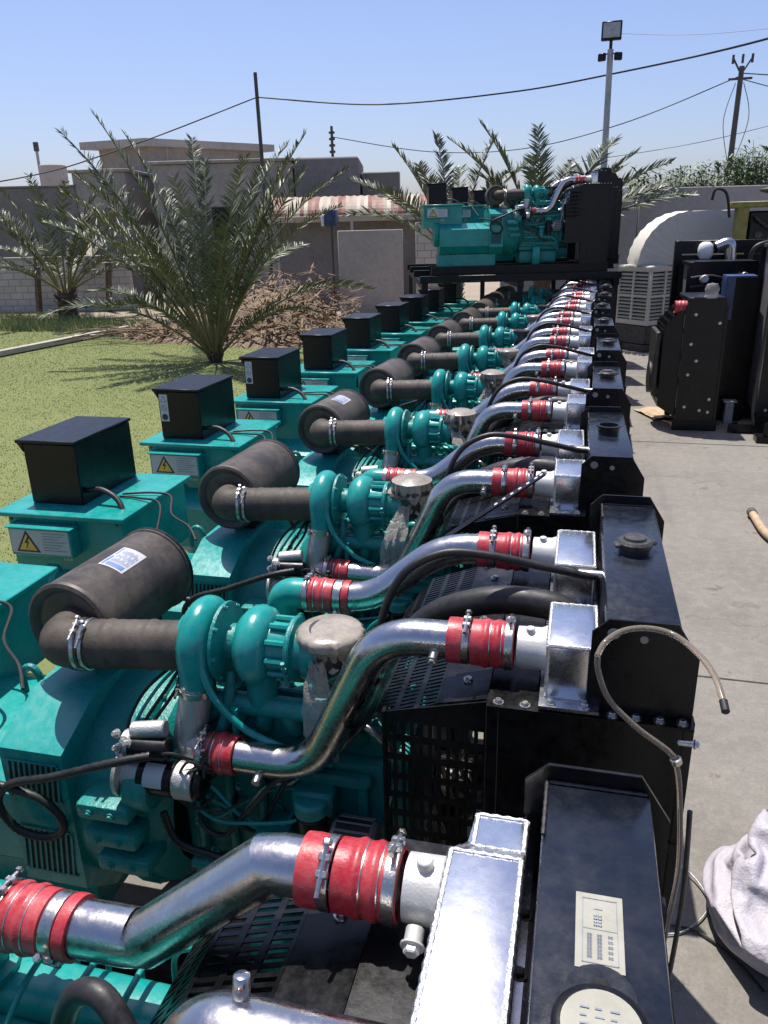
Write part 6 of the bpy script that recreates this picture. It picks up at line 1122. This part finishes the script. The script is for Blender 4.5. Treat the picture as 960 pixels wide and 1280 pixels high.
    4, 258, 123, -14, 255, 104, -36, 253, 118, -57, 241, 129, -78, 233, 115, -101, 220, 108, -122, 205, 101, -143, 187, 98, -163, 169, 91, -174, 147, 101, -175, 130, 121, -177, 122, 146, -197, 106, 151, -201, 80, 157, -201, 54, 162, -223, 40, 171,
    -227, 15, 181, -228, -13, 182, -229, -39, 176, -212, -58, 166, -206, -82, 175, -186, -100, 177, -161, -109, 183, -142, -129, 184, -120, -143, 188, -97, -157, 193, -71, -156, 198, -48, -169, 199, -22, -172, 203, 1, -185, 205, 20, -168, 198, 40, -153, 191,
    65, -162, 188, 89, -170, 181, 114, -162, 181, 127, -152, 161, 153, -150, 153, 179, -148, 146, 206, -148, 144, 232, -148, 137, 256, -146, 126, 268, -125, 115, 279, -103, 125, 271, -85, 141, 251, -70, 146, 243, -47, 156, 238, -24, 164, 237, 2, 169,
    230, 25, 168, 216, 44, 181, 200, 56, 168, 192, 81, 169, 185, 106, 176, 179, 131, 177, 173, 156, 172, 167, 182, 166, 153, 197, 147, 140, 213, 129, 123, 225, 111, 107, 240, 94, 93, 263, 86, 85, 263, 112, 60, 259, 121, 36, 250, 122,
    14, 251, 109, -8, 238, 108, -23, 244, 128, -45, 232, 119, -68, 219, 116, -92, 206, 114, -110, 191, 101, -130, 174, 98, -153, 173, 109, -167, 153, 119, -155, 133, 125, -173, 115, 127, -177, 106, 152, -184, 85, 166, -202, 68, 176, -205, 41, 179,
    -209, 14, 180, -219, -8, 167, -213, -33, 175, -206, -57, 182, -190, -78, 176, -183, -97, 194, -164, -116, 199, -143, -132, 203, -122, -149, 206, -97, -157, 212, -73, -165, 216, -47, -172, 219, -21, -176, 223, 5, -179, 224, 29, -171, 216, 52, -161, 207,
    71, -145, 198, 92, -162, 199, 107, -144, 188, 130, -139, 175, 154, -134, 164, 180, -131, 154, 205, -130, 146, 231, -129, 138, 257, -129, 131, 283, -129, 124, 280, -109, 141, 262, -96, 153, 259, -71, 161, 255, -47, 171, 253, -22, 175, 252, 4, 180,
    247, 30, 180, 231, 39, 165, 222, 63, 172, 213, 87, 174, 205, 112, 178, 197, 136, 171, 189, 160, 163, 181, 184, 154, 165, 195, 134, 150, 208, 115, 137, 228, 101, 120, 251, 96, 104, 272, 96, 82, 281, 110, 58, 277, 122, 35, 266, 131,
    18, 247, 127, 4, 228, 118, -15, 230, 135, -35, 217, 124, -60, 207, 126, -80, 195, 115, -105, 183, 116, -127, 168, 115, -147, 179, 126, -165, 164, 137, -169, 139, 139, -155, 119, 134, -167, 97, 138, -181, 77, 148, -182, 68, 174, -188, 42, 170,
    -196, 16, 166, -202, -11, 163, -210, -36, 158, -194, -46, 175, -183, -66, 189, -170, -86, 200, -152, -105, 207, -132, -122, 214, -110, -133, 205, -89, -141, 219, -66, -150, 227, -42, -159, 234, -19, -169, 241, 7, -166, 240, 24, -153, 224, 51, -149, 223,
    69, -162, 209, 95, -157, 218, 116, -152, 202, 139, -150, 188, 161, -150, 172, 186, -139, 170, 211, -131, 163, 237, -130, 155, 263, -132, 147, 288, -139, 139, 280, -119, 156, 276, -93, 162, 276, -68, 168, 273, -42, 169, 269, -17, 170, 267, 10, 170,
    265, 37, 169, 248, 47, 153, 238, 68, 157, 225, 94, 156, 202, 106, 159, 195, 130, 152, 187, 155, 145, 179, 179, 136, 179, 205, 127, 157, 222, 121, 151, 239, 100, 135, 261, 98, 111, 268, 111, 88, 272, 124, 65, 275, 137, 47, 258, 142,
    31, 237, 135, 15, 218, 128, -6, 216, 142, -27, 204, 132, -51, 193, 133, -78, 191, 132, -99, 175, 132, -123, 185, 122, -141, 185, 142, -155, 165, 153, -162, 141, 156, -145, 122, 149, -151, 96, 151, -171, 84, 164, -166, 58, 168, -184, 47, 151,
    -190, 21, 148, -198, -5, 145, -196, -32, 146, -189, -54, 159, -177, -73, 173, -157, -84, 186, -139, -101, 194, -123, -122, 197, -97, -119, 203, -77, -134, 205, -54, -141, 214, -31, -151, 221, -8, -154, 233, 10, -152, 253, 27, -166, 239, 53, -161, 239,
    66, -177, 221, 91, -174, 210, 115, -171, 199, 140, -169, 189, 166, -166, 180, 191, -156, 174, 217, -147, 171, 242, -136, 171, 267, -142, 161, 293, -138, 156, 293, -113, 145, 293, -88, 155, 283, -63, 152, 277, -38, 152, 270, -13, 151, 266, 13, 151,
    265, 40, 147, 261, 66, 153, 247, 74, 173, 232, 95, 175, 222, 114, 159, 213, 135, 145, 203, 156, 133, 190, 177, 121, 175, 197, 111, 171, 224, 109, 164, 250, 104, 138, 249, 112, 114, 253, 120, 87, 254, 127, 76, 267, 148, 61, 246, 143,
    46, 227, 136, 25, 213, 143, 3, 202, 151, -24, 199, 149, -50, 195, 151, -77, 193, 151, -96, 194, 131, -121, 198, 135, -127, 181, 155, -138, 159, 147, -148, 150, 169, -160, 127, 163, -167, 103, 162, -156, 84, 178, -156, 71, 155, -164, 45, 155,
    -172, 19, 152, -184, -4, 159, -177, -27, 147, -172, -52, 151, -166, -77, 157, -157, -97, 171, -134, -108, 177, -112, -108, 190, -89, -120, 185, -65, -127, 192, -42, -134, 200, -19, -141, 210, -1, -137, 228, 20, -137, 245, 26, -160, 257, 48, -175, 250,
    72, -179, 239, 96, -180, 226, 121, -180, 215, 145, -180, 202, 171, -174, 196, 196, -169, 187, 222, -160, 182, 248, -150, 181, 274, -140, 177, 294, -124, 168, 308, -107, 151, 301, -83, 140, 293, -58, 138, 285, -33, 136, 278, -8, 136, 278, 18, 138,
    286, 42, 152, 280, 65, 164, 265, 86, 166, 249, 107, 167, 233, 128, 169, 215, 146, 162, 200, 165, 150, 192, 187, 138, 192, 201, 114, 188, 228, 107, 170, 243, 120, 143, 241, 127, 117, 243, 135, 103, 265, 131, 90, 256, 151, 76, 236, 147,
    53, 227, 154, 29, 221, 159, 3, 218, 160, -23, 216, 159, -50, 214, 153, -76, 211, 145, -101, 211, 136, -118, 200, 154, -109, 175, 149, -120, 151, 152, -131, 141, 173, -153, 128, 180, -164, 105, 182, -140, 97, 174, -143, 70, 171, -149, 44, 168,
    -172, 30, 169, -166, 6, 158, -163, -20, 160, -156, -46, 161, -156, -69, 173, -145, -88, 158, -123, -98, 166, -99, -103, 177, -79, -105, 192, -55, -111, 190, -31, -118, 198, -8, -125, 207, 15, -133, 218, 32, -144, 233, 37, -146, 259, 54, -167, 265,
    79, -172, 254, 103, -171, 241, 124, -166, 225, 142, -162, 205, 169, -158, 204, 190, -152, 189, 217, -145, 192, 244, -137, 192, 269, -126, 189, 285, -109, 173, 302, -92, 160, 316, -73, 145, 309, -50, 132, 301, -25, 129, 293, 0, 126, 297, 23, 138,
    290, 52, 132, 290, 74, 146, 281, 97, 155, 266, 119, 160, 248, 138, 157, 231, 159, 158, 215, 172, 141, 205, 197, 145, 209, 206, 119, 196, 229, 124, 172, 235, 136, 148, 241, 145, 130, 254, 130, 114, 268, 143, 106, 246, 156, 80, 244, 162,
    55, 241, 166, 29, 240, 163, 4, 237, 157, -20, 231, 147, -46, 226, 139, -72, 227, 134, -95, 222, 149, -103, 202, 166, -109, 176, 169, -115, 150, 170, -121, 125, 171, -137, 124, 191, -159, 111, 199, -146, 90, 192, -130, 69, 185, -147, 49, 188,
    -164, 28, 187, -168, 4, 178, -149, -14, 174, -152, -40, 180, -138, -60, 170, -145, -83, 177, -119, -82, 176, -94, -84, 179, -69, -91, 186, -46, -95, 192, -23, -102, 201, -1, -109, 213, 19, -118, 227, 39, -129, 241, 55, -141, 258, 61, -158, 278,
    84, -158, 265, 103, -154, 245, 115, -151, 220, 138, -145, 207, 165, -142, 208, 188, -136, 195, 212, -130, 183, 237, -120, 192, 262, -109, 187, 287, -96, 187, 302, -78, 172, 314, -58, 156, 321, -38, 140, 317, -17, 124, 307, 6, 117, 297, 30, 121,
    300, 62, 114, 300, 84, 127, 287, 106, 135, 280, 130, 146, 265, 151, 153, 241, 154, 140, 231, 175, 152, 220, 191, 133, 216, 219, 130, 192, 225, 140, 167, 218, 135, 142, 226, 139, 126, 246, 145, 128, 271, 155, 102, 265, 156, 81, 261, 170,
    56, 259, 161, 31, 256, 153, 6, 253, 147, -20, 250, 142, -47, 246, 140, -74, 241, 146, -83, 224, 165, -85, 197, 169, -91, 171, 163, -97, 146, 172, -111, 130, 187, -125, 113, 201, -148, 116, 214, -143, 90, 211, -136, 66, 203, -131, 41, 196,
    -152, 25, 202, -168, 5, 197, -157, -18, 192, -135, -30, 185, -139, -55, 190, -141, -80, 197, -115, -76, 194, -90, -72, 194, -65, -72, 194, -42, -81, 204, -22, -90, 216, -1, -99, 228, 14, -113, 244, 38, -118, 255, 45, -137, 272, 66, -143, 288,
    88, -142, 272, 100, -137, 248, 122, -147, 236, 142, -136, 221, 162, -124, 207, 179, -124, 186, 204, -115, 189, 230, -103, 193, 255, -92, 193, 280, -80, 193, 289, -64, 171, 305, -43, 163, 319, -23, 152, 324, -3, 135, 323, 17, 119, 310, 38, 109,
    316, 69, 100, 306, 92, 107, 300, 116, 118, 290, 139, 129, 277, 162, 138, 253, 165, 127, 241, 187, 138, 220, 195, 153, 220, 220, 148, 195, 209, 149, 169, 216, 152, 144, 224, 157, 124, 240, 162, 130, 264, 171, 109, 278, 165, 83, 278, 162,
    57, 278, 158, 30, 275, 155, 4, 272, 152, -22, 268, 149, -49, 262, 151, -68, 246, 163, -66, 220, 171, -67, 194, 162, -76, 171, 175, -85, 149, 186, -97, 129, 199, -115, 120, 215, -137, 117, 229, -128, 94, 221, -123, 68, 216, -129, 43, 214,
    -137, 17, 212, -161, 8, 215, -145, -10, 206, -150, -34, 197, -136, -52, 209, -136, -76, 215, -111, -72, 212, -85, -75, 210, -70, -89, 200, -51, -92, 216, -30, -101, 229, -8, -109, 242, 11, -106, 259, 36, -108, 269, 41, -128, 286, 67, -126, 292,
    91, -127, 279, 110, -130, 260, 130, -132, 241, 130, -123, 216, 149, -115, 199, 172, -107, 188, 198, -99, 182, 224, -89, 183, 249, -77, 184, 270, -64, 197, 286, -47, 180, 291, -29, 160, 307, -8, 152, 322, 12, 147, 327, 32, 131, 327, 46, 109,
    334, 80, 108, 323, 102, 96, 309, 125, 100, 293, 146, 108, 276, 166, 117, 258, 185, 126, 253, 183, 153, 233, 195, 166, 211, 211, 163, 192, 227, 153, 172, 219, 170, 150, 233, 172, 125, 236, 180, 120, 261, 186, 108, 285, 182, 81, 288, 179,
    55, 289, 174, 29, 289, 169, 2, 288, 163, -24, 286, 158, -49, 276, 165, -48, 248, 167, -46, 220, 168, -62, 200, 179, -76, 180, 192, -95, 162, 195, -105, 142, 210, -105, 125, 229, -126, 119, 242, -117, 96, 236, -128, 72, 234, -141, 49, 227,
    -153, 28, 217, -154, 7, 234, -163, -9, 215, -164, -34, 211, -148, -49, 225, -129, -64, 229, -107, -78, 230, -93, -93, 215, -74, -107, 206, -53, -110, 221, -37, -112, 242, -15, -118, 256, 11, -123, 259, 25, -119, 280, 42, -117, 300, 66, -109, 291,
    88, -109, 276, 111, -112, 262, 134, -115, 247, 127, -107, 222, 144, -98, 203, 166, -90, 190, 191, -81, 183, 216, -71, 180, 239, -63, 194, 260, -47, 200, 280, -31, 189, 282, -14, 167, 295, 7, 156, 311, 27, 153, 310, 41, 132, 316, 61, 116,
    327, 99, 117, 343, 112, 99, 328, 134, 106, 312, 156, 113, 294, 176, 120, 276, 196, 127, 254, 201, 144, 245, 211, 167, 224, 225, 159, 200, 236, 166, 180, 231, 182, 156, 240, 188, 132, 249, 192, 107, 257, 199, 106, 284, 201, 79, 290, 198,
    52, 293, 194, 26, 295, 187, 0, 297, 181, -27, 298, 174, -42, 277, 184, -36, 250, 183, -58, 234, 178, -69, 213, 193, -89, 194, 194, -104, 175, 206, -115, 155, 220, -119, 135, 236, -116, 121, 258, -129, 101, 248, -143, 81, 240, -156, 61, 228,
    -168, 38, 221, -172, 12, 225, -175, -14, 228, -161, -35, 231, -136, -33, 227, -116, -49, 224, -95, -64, 223, -77, -84, 222, -82, -109, 223, -62, -124, 232, -40, -131, 244, -16, -137, 255, 4, -135, 272, 13, -121, 292, 32, -103, 291, 55, -100, 278,
    78, -103, 263, 101, -105, 248, 126, -101, 255, 136, -93, 231, 139, -81, 208, 160, -72, 193, 183, -63, 184, 207, -64, 196, 229, -47, 199, 250, -30, 200, 272, -14, 197, 278, 4, 177, 299, 17, 172, 297, 39, 159, 304, 57, 141, 312, 77, 125,
    338, 109, 132, 358, 115, 114, 344, 138, 121, 328, 160, 127, 310, 181, 133, 292, 201, 140, 270, 207, 156, 252, 228, 161, 230, 239, 171, 207, 234, 184, 186, 249, 185, 163, 257, 192, 139, 264, 201, 117, 260, 216, 103, 283, 221, 76, 288, 218,
    49, 287, 212, 22, 291, 207, -3, 298, 200, -27, 308, 191, -29, 281, 198, -49, 263, 193, -70, 247, 185, -82, 226, 200, -100, 206, 204, -107, 186, 221, -110, 164, 235, -104, 141, 246, -129, 136, 255, -143, 113, 249, -157, 92, 243, -170, 70, 237,
    -181, 45, 234, -179, 19, 242, -172, -6, 247, -154, -26, 247, -133, -41, 246, -108, -44, 242, -86, -60, 239, -82, -85, 242, -88, -112, 242, -69, -130, 249, -46, -136, 262, -23, -146, 271, -7, -134, 287, 2, -108, 286, 23, -96, 278, 46, -95, 263,
    69, -93, 250, 95, -87, 252, 121, -83, 260, 139, -77, 241, 140, -64, 218, 153, -54, 197, 180, -50, 199, 206, -45, 201, 224, -37, 182, 244, -19, 184, 257, 0, 199, 278, 16, 193, 294, 34, 183, 308, 51, 170, 319, 65, 151, 329, 81, 133,
    351, 112, 147, 372, 117, 130, 354, 137, 140, 334, 156, 147, 313, 173, 153, 290, 189, 157, 285, 214, 168, 263, 229, 178, 241, 240, 187, 216, 248, 195, 192, 252, 203, 168, 254, 211, 142, 254, 217, 125, 268, 232, 99, 276, 239, 73, 284, 237,
    47, 292, 232, 21, 300, 225, -4, 308, 217, -29, 315, 210, -42, 296, 194, -62, 277, 200, -83, 260, 193, -97, 239, 203, -94, 217, 219, -98, 195, 235, -103, 174, 250, -111, 151, 260, -119, 129, 270, -137, 108, 267, -155, 89, 262, -176, 73, 255,
    -189, 49, 252, -174, 28, 259, -157, 9, 251, -139, -11, 248, -123, -28, 258, -105, -46, 262, -106, -65, 245, -100, -92, 249, -93, -115, 261, -76, -135, 267, -53, -146, 277, -29, -142, 289, -16, -118, 291, -8, -105, 269, 15, -91, 262, 38, -79, 256,
    63, -80, 263, 89, -72, 263, 115, -65, 262, 139, -60, 251, 146, -48, 228, 152, -36, 206, 176, -30, 196, 201, -25, 204, 227, -22, 197, 232, -2, 181, 247, 17, 195, 267, 29, 183, 283, 51, 183, 294, 64, 164, 307, 82, 152, 332, 90, 150,
    355, 92, 147, 376, 110, 149, 355, 126, 157, 330, 140, 160, 307, 156, 164, 303, 183, 171, 289, 203, 185, 266, 217, 194, 243, 227, 202, 218, 234, 210, 194, 238, 218, 170, 241, 226, 146, 242, 234, 120, 249, 238, 93, 257, 241, 67, 265, 241,
    41, 274, 238, 15, 283, 234, -10, 293, 230, -34, 306, 227, -54, 306, 208, -75, 292, 198, -96, 273, 202, -94, 251, 219, -103, 228, 232, -111, 206, 244, -120, 183, 253, -124, 162, 269, -135, 139, 273, -147, 116, 280, -166, 99, 274, -182, 76, 274,
    -185, 50, 271, -160, 42, 263, -143, 24, 253, -125, 4, 250, -108, -16, 248, -92, -37, 248, -85, -62, 252, -85, -88, 263, -88, -109, 280, -65, -124, 279, -56, -145, 296, -34, -129, 302, -32, -107, 286, -14, -88, 277, 8, -75, 271, 33, -65, 269,
    59, -63, 273, 82, -53, 262, 108, -46, 257, 134, -42, 260, 147, -31, 239, 151, -18, 216, 174, -11, 205, 199, -5, 197, 223, -6, 210, 220, 13, 192, 236, 35, 189, 260, 45, 195, 268, 66, 182, 289, 80, 176, 312, 89, 171, 336, 101, 167,
    365, 79, 155, 376, 101, 167, 351, 111, 170, 326, 125, 174, 317, 151, 181, 301, 173, 190, 277, 187, 190, 258, 204, 179, 236, 208, 195, 213, 214, 207, 189, 219, 212, 164, 224, 215, 139, 230, 218, 113, 237, 222, 89, 250, 222, 62, 250, 228,
    41, 266, 218, 18, 279, 213, -7, 291, 210, -29, 286, 225, -55, 296, 226, -75, 280, 215, -102, 285, 218, -113, 260, 221, -121, 237, 235, -128, 215, 248, -128, 195, 265, -140, 172, 267, -152, 149, 274, -163, 127, 282, -175, 103, 290, -180, 77, 294,
    -182, 50, 292, -169, 30, 278, -142, 23, 275, -122, 5, 271, -104, -14, 270, -89, -36, 269, -75, -59, 269, -68, -84, 275, -69, -109, 289, -79, -134, 292, -62, -137, 314, -42, -117, 315, -36, -94, 301, -18, -76, 292, 4, -61, 285, 30, -55, 286,
    55, -45, 282, 77, -35, 271, 103, -28, 266, 129, -23, 268, 146, -12, 250, 151, 1, 227, 173, 8, 215, 198, 15, 207, 219, 11, 223, 238, 9, 204, 247, 34, 206, 252, 60, 208, 276, 68, 201, 298, 76, 193, 323, 81, 186, 337, 80, 164,
    375, 68, 167, 375, 90, 183, 349, 99, 186, 332, 120, 193, 313, 141, 199, 290, 157, 198, 271, 169, 181, 248, 185, 178, 226, 200, 178, 204, 204, 191, 185, 221, 191, 162, 229, 195, 137, 237, 198, 111, 242, 201, 83, 241, 203, 58, 236, 212,
    35, 249, 207, 14, 265, 198, -10, 276, 196, -33, 271, 211, -45, 279, 234, -72, 277, 235, -95, 267, 224, -119, 272, 237, -127, 249, 249, -135, 227, 262, -142, 205, 275, -147, 181, 283, -152, 156, 292, -157, 131, 300, -161, 105, 306, -165, 77, 308,
    -169, 50, 308, -170, 24, 299, -157, 8, 280, -139, -10, 270, -120, -26, 280, -106, -49, 275, -94, -69, 263, -89, -88, 280, -85, -104, 302, -91, -131, 308, -72, -124, 327, -52, -104, 328, -35, -84, 318, -21, -63, 307, 0, -48, 300, 25, -39, 298,
    47, -27, 288, 72, -18, 282, 98, -9, 276, 124, -4, 276, 144, 6, 261, 150, 19, 239, 176, 23, 232, 199, 31, 222, 226, 31, 221, 240, 9, 226, 245, 36, 227, 263, 41, 208, 286, 51, 208, 306, 56, 192, 330, 61, 185, 347, 63, 165,
    383, 59, 181, 373, 78, 198, 350, 93, 204, 328, 109, 209, 305, 125, 209, 281, 139, 201, 261, 151, 185, 239, 166, 180, 216, 180, 177, 194, 193, 174, 174, 202, 186, 153, 215, 180, 129, 224, 184, 111, 221, 203, 84, 220, 198, 57, 225, 194,
    32, 235, 192, 7, 245, 193, 2, 266, 210, -20, 263, 225, -42, 259, 240, -68, 256, 240, -86, 277, 242, -110, 274, 255, -108, 247, 256, -116, 223, 266, -125, 207, 285, -128, 182, 291, -132, 155, 295, -137, 129, 298, -142, 102, 300, -144, 76, 309,
    -149, 49, 315, -155, 22, 314, -159, -2, 300, -155, -22, 281, -136, -34, 266, -121, -56, 260, -111, -81, 258, -109, -95, 281, -101, -117, 297, -105, -126, 324, -85, -109, 333, -65, -88, 332, -44, -69, 330, -24, -50, 324, -2, -36, 317, 21, -23, 311,
    45, -12, 304, 70, -3, 298, 95, 6, 291, 119, 17, 284, 143, 26, 273, 151, 38, 251, 175, 41, 243, 202, 38, 242, 229, 35, 242, 239, 11, 248, 256, 17, 229, 277, 30, 220, 293, 32, 199, 318, 39, 197, 336, 42, 179, 361, 47, 169,
    384, 48, 196, 367, 65, 210, 342, 77, 210, 320, 93, 216, 296, 108, 214, 274, 119, 200, 251, 134, 193, 229, 148, 188, 207, 162, 183, 184, 174, 179, 162, 185, 179, 141, 197, 186, 119, 206, 174, 99, 206, 191, 89, 228, 178, 64, 238, 178,
    39, 249, 178, 13, 258, 177, -7, 255, 194, -24, 246, 213, -46, 243, 228, -68, 257, 219, -91, 257, 234, -89, 271, 257, -94, 249, 271, -106, 229, 283, -105, 203, 289, -110, 179, 281, -114, 152, 285, -118, 126, 289, -122, 99, 294, -125, 72, 300,
    -128, 47, 312, -133, 19, 315, -140, -8, 311, -147, -32, 299, -148, -49, 278, -141, -66, 258, -130, -91, 255, -127, -107, 277, -122, -119, 303, -118, -111, 330, -97, -92, 329, -75, -76, 318, -55, -56, 317, -31, -47, 304, -11, -29, 299, 12, -15, 292,
    36, -4, 286, 61, 3, 278, 84, 18, 275, 108, 32, 272, 132, 45, 268, 157, 56, 264, 176, 38, 266, 202, 30, 264, 228, 24, 263, 255, 19, 261, 273, 15, 243, 293, 15, 225, 310, 29, 212, 323, 18, 191, 347, 23, 182, 372, 32, 178,
    384, 39, 211, 361, 51, 220, 336, 63, 222, 312, 77, 224, 288, 90, 219, 265, 102, 208, 242, 116, 202, 219, 130, 195, 197, 143, 189, 174, 155, 186, 153, 167, 190, 135, 178, 176, 111, 185, 171, 86, 193, 178, 83, 214, 161, 58, 222, 165,
    33, 228, 174, 8, 238, 170, -17, 245, 178, -35, 238, 197, -51, 227, 215, -75, 237, 217, -85, 240, 241, -73, 258, 256, -90, 238, 254, -86, 230, 279, -86, 204, 282, -90, 178, 286, -94, 152, 291, -97, 125, 295, -101, 98, 299, -103, 71, 303,
    -107, 43, 307, -112, 16, 308, -118, -12, 307, -125, -38, 303, -135, -60, 292, -124, -72, 271, -148, -84, 267, -147, -107, 283, -141, -113, 311, -131, -93, 330, -109, -76, 321, -88, -60, 310, -62, -55, 297, -42, -38, 288, -20, -24, 279, 4, -12, 272,
    28, 0, 266, 52, 13, 260, 77, 25, 255, 102, 36, 250, 128, 45, 245, 154, 54, 241, 181, 55, 250, 207, 51, 255, 234, 46, 258, 260, 41, 260, 285, 31, 252, 306, 20, 242, 315, 9, 220, 333, 3, 202, 357, 9, 193, 382, 19, 192,
    379, 24, 221, 353, 35, 221, 328, 46, 221, 303, 59, 222, 279, 73, 224, 256, 87, 218, 232, 101, 212, 210, 114, 206, 187, 126, 200, 165, 136, 193, 146, 147, 181, 127, 158, 168, 102, 164, 175, 84, 179, 161, 74, 200, 147, 53, 201, 163,
    27, 208, 169, 3, 218, 173, -21, 228, 167, -43, 227, 181, -63, 229, 199, -78, 217, 216, -67, 232, 234, -56, 246, 253, -77, 243, 270, -71, 218, 272, -91, 203, 261, -93, 176, 265, -95, 150, 269, -97, 123, 273, -98, 96, 278, -95, 69, 283,
    -95, 41, 287, -97, 14, 291, -100, -14, 294, -106, -41, 292, -117, -62, 279, -121, -88, 284, -143, -72, 285, -162, -90, 291, -160, -106, 318, -141, -85, 314, -118, -74, 302, -94, -63, 290, -70, -51, 278, -46, -42, 267, -22, -31, 259, 3, -21, 252,
    28, -10, 246, 53, 1, 240, 78, 12, 236, 104, 22, 231, 132, 26, 232, 159, 34, 230, 183, 48, 229, 210, 49, 232, 237, 47, 235, 263, 39, 238, 289, 47, 238, 313, 39, 233, 332, 21, 227, 346, 1, 219, 367, -6, 205, 391, 7, 205,
    371, 14, 209, 349, 30, 204, 328, 48, 202, 308, 66, 205, 285, 81, 207, 258, 79, 199, 233, 89, 195, 208, 98, 191, 183, 107, 189, 162, 118, 180, 143, 129, 168, 119, 137, 166, 112, 160, 155, 98, 181, 144, 73, 179, 153, 46, 182, 153,
    21, 193, 156, -3, 199, 165, -26, 209, 175, -29, 224, 196, -52, 212, 195, -64, 202, 216, -51, 217, 234, -70, 233, 245, -56, 244, 266, -61, 220, 254, -77, 200, 245, -84, 174, 245, -87, 147, 249, -88, 120, 253, -89, 94, 257, -90, 66, 261,
    -90, 39, 266, -89, 11, 270, -86, -16, 276, -87, -43, 281, -95, -68, 276, -117, -67, 291, -140, -67, 306, -160, -84, 314, -165, -106, 298, -138, -94, 296, -109, -93, 297, -83, -81, 290, -59, -69, 280, -38, -61, 263, -15, -51, 251, 9, -39, 242,
    32, -28, 234, 57, -15, 226, 81, -3, 220, 107, 8, 214, 132, 20, 210, 158, 32, 208, 185, 34, 211, 212, 41, 212, 239, 45, 214, 263, 55, 223, 287, 43, 217, 312, 41, 212, 332, 25, 207, 355, 19, 218, 369, -2, 225, 393, 10, 225,
]
nu, nv = 64, 44
m = MB(); m.add([V((SACK[i], SACK[i + 1], max(SACK[i + 2], -20) + 24)) / 1000 for i in range(0, len(SACK), 3)], [[j * nu + i, j * nu + (i + 1) % nu, (j + 1) * nu + (i + 1) % nu, (j + 1) * nu + i] for j in range(nv) for i in range(nu)] + [list(range(nu))[::-1]])
sk_ = m.obj('woven_sack', 'sack', loc=(.83, 2.49, .006), smooth=180); sk_.scale = (1.22, 1.22, 1.05); sk_.rotation_euler = (0, 0, radians(-100))
sb = sk_.modifiers.new('smooth', 'SUBSURF'); sb.levels = 1; sb.render_levels = 2
tag(sk_, 'crumpled white woven plastic sack on the concrete beside the nearest set', 'sack')
# ------------------------------------------------------------------ light, sky, camera
sun_dir = V((-.2, .25, .945)).normalized()
elev = math.asin(sun_dir.z); az = math.atan2(sun_dir.x, sun_dir.y)
w = bpy.data.worlds.new('World'); scene.world = w; w.use_nodes = True; nt = w.node_tree
sk = nt.nodes.new('ShaderNodeTexSky'); sk.sky_type = 'NISHITA'; sk.sun_disc = False; sk.sun_elevation = elev; sk.sun_rotation = az
sk.air_density = 1.0; sk.dust_density = 1.6; sk.ozone_density = 4; sk.altitude = 0
bg = nt.nodes['Background']; mx = nt.nodes.new('ShaderNodeMix'); mx.data_type = 'RGBA'; mx.blend_type = 'MULTIPLY'; mx.inputs[0].default_value = 1; mx.inputs[7].default_value = (.97, .92, 1.05, 1); nt.links.new(sk.outputs['Color'], mx.inputs[6]); nt.links.new(mx.outputs[2], bg.inputs['Color']); bg.inputs['Strength'].default_value = .112
sl = bpy.data.lights.new('sun', 'SUN'); sl.energy = 4.8; sl.angle = radians(.53); sl.color = (1, .955, .89)
so = bpy.data.objects.new('sun', sl); COL.objects.link(so); so.rotation_euler = (-sun_dir).to_track_quat('-Z', 'Y').to_euler(); so.location = (-5, 5, 30)
cam = bpy.data.cameras.new('camera'); co = bpy.data.objects.new('camera', cam); COL.objects.link(co); scene.camera = co
cam.sensor_fit = 'VERTICAL'; cam.sensor_height = 36; cam.lens = 970 / 1280 * 36; cam.clip_end = 2000; cam.clip_start = .02
X = V((0.9657550117953977, 0.25828979477515324, -0.024569068095489154)); D = V((0.06690614540763534, -0.3394133043254721, -0.9382548569304381)); F = V((-0.2506807230298411, 0.9044805087794174, -0.34507127428889584))
mw = Matrix((X, -D, -F)).transposed().to_4x4(); mw.translation = (0, 0, 2.5); co.matrix_world = mw
vs_ = scene.view_settings; vs_.view_transform = 'Standard'; vs_.look = 'None'; vs_.exposure = .42; vs_.gamma = 1; vs_.use_curve_mapping = False
scene.cycles.max_bounces = 8; scene.cycles.transparent_max_bounces = 8; scene.cycles.use_denoising = True; scene.cycles.sample_clamp_indirect = 6
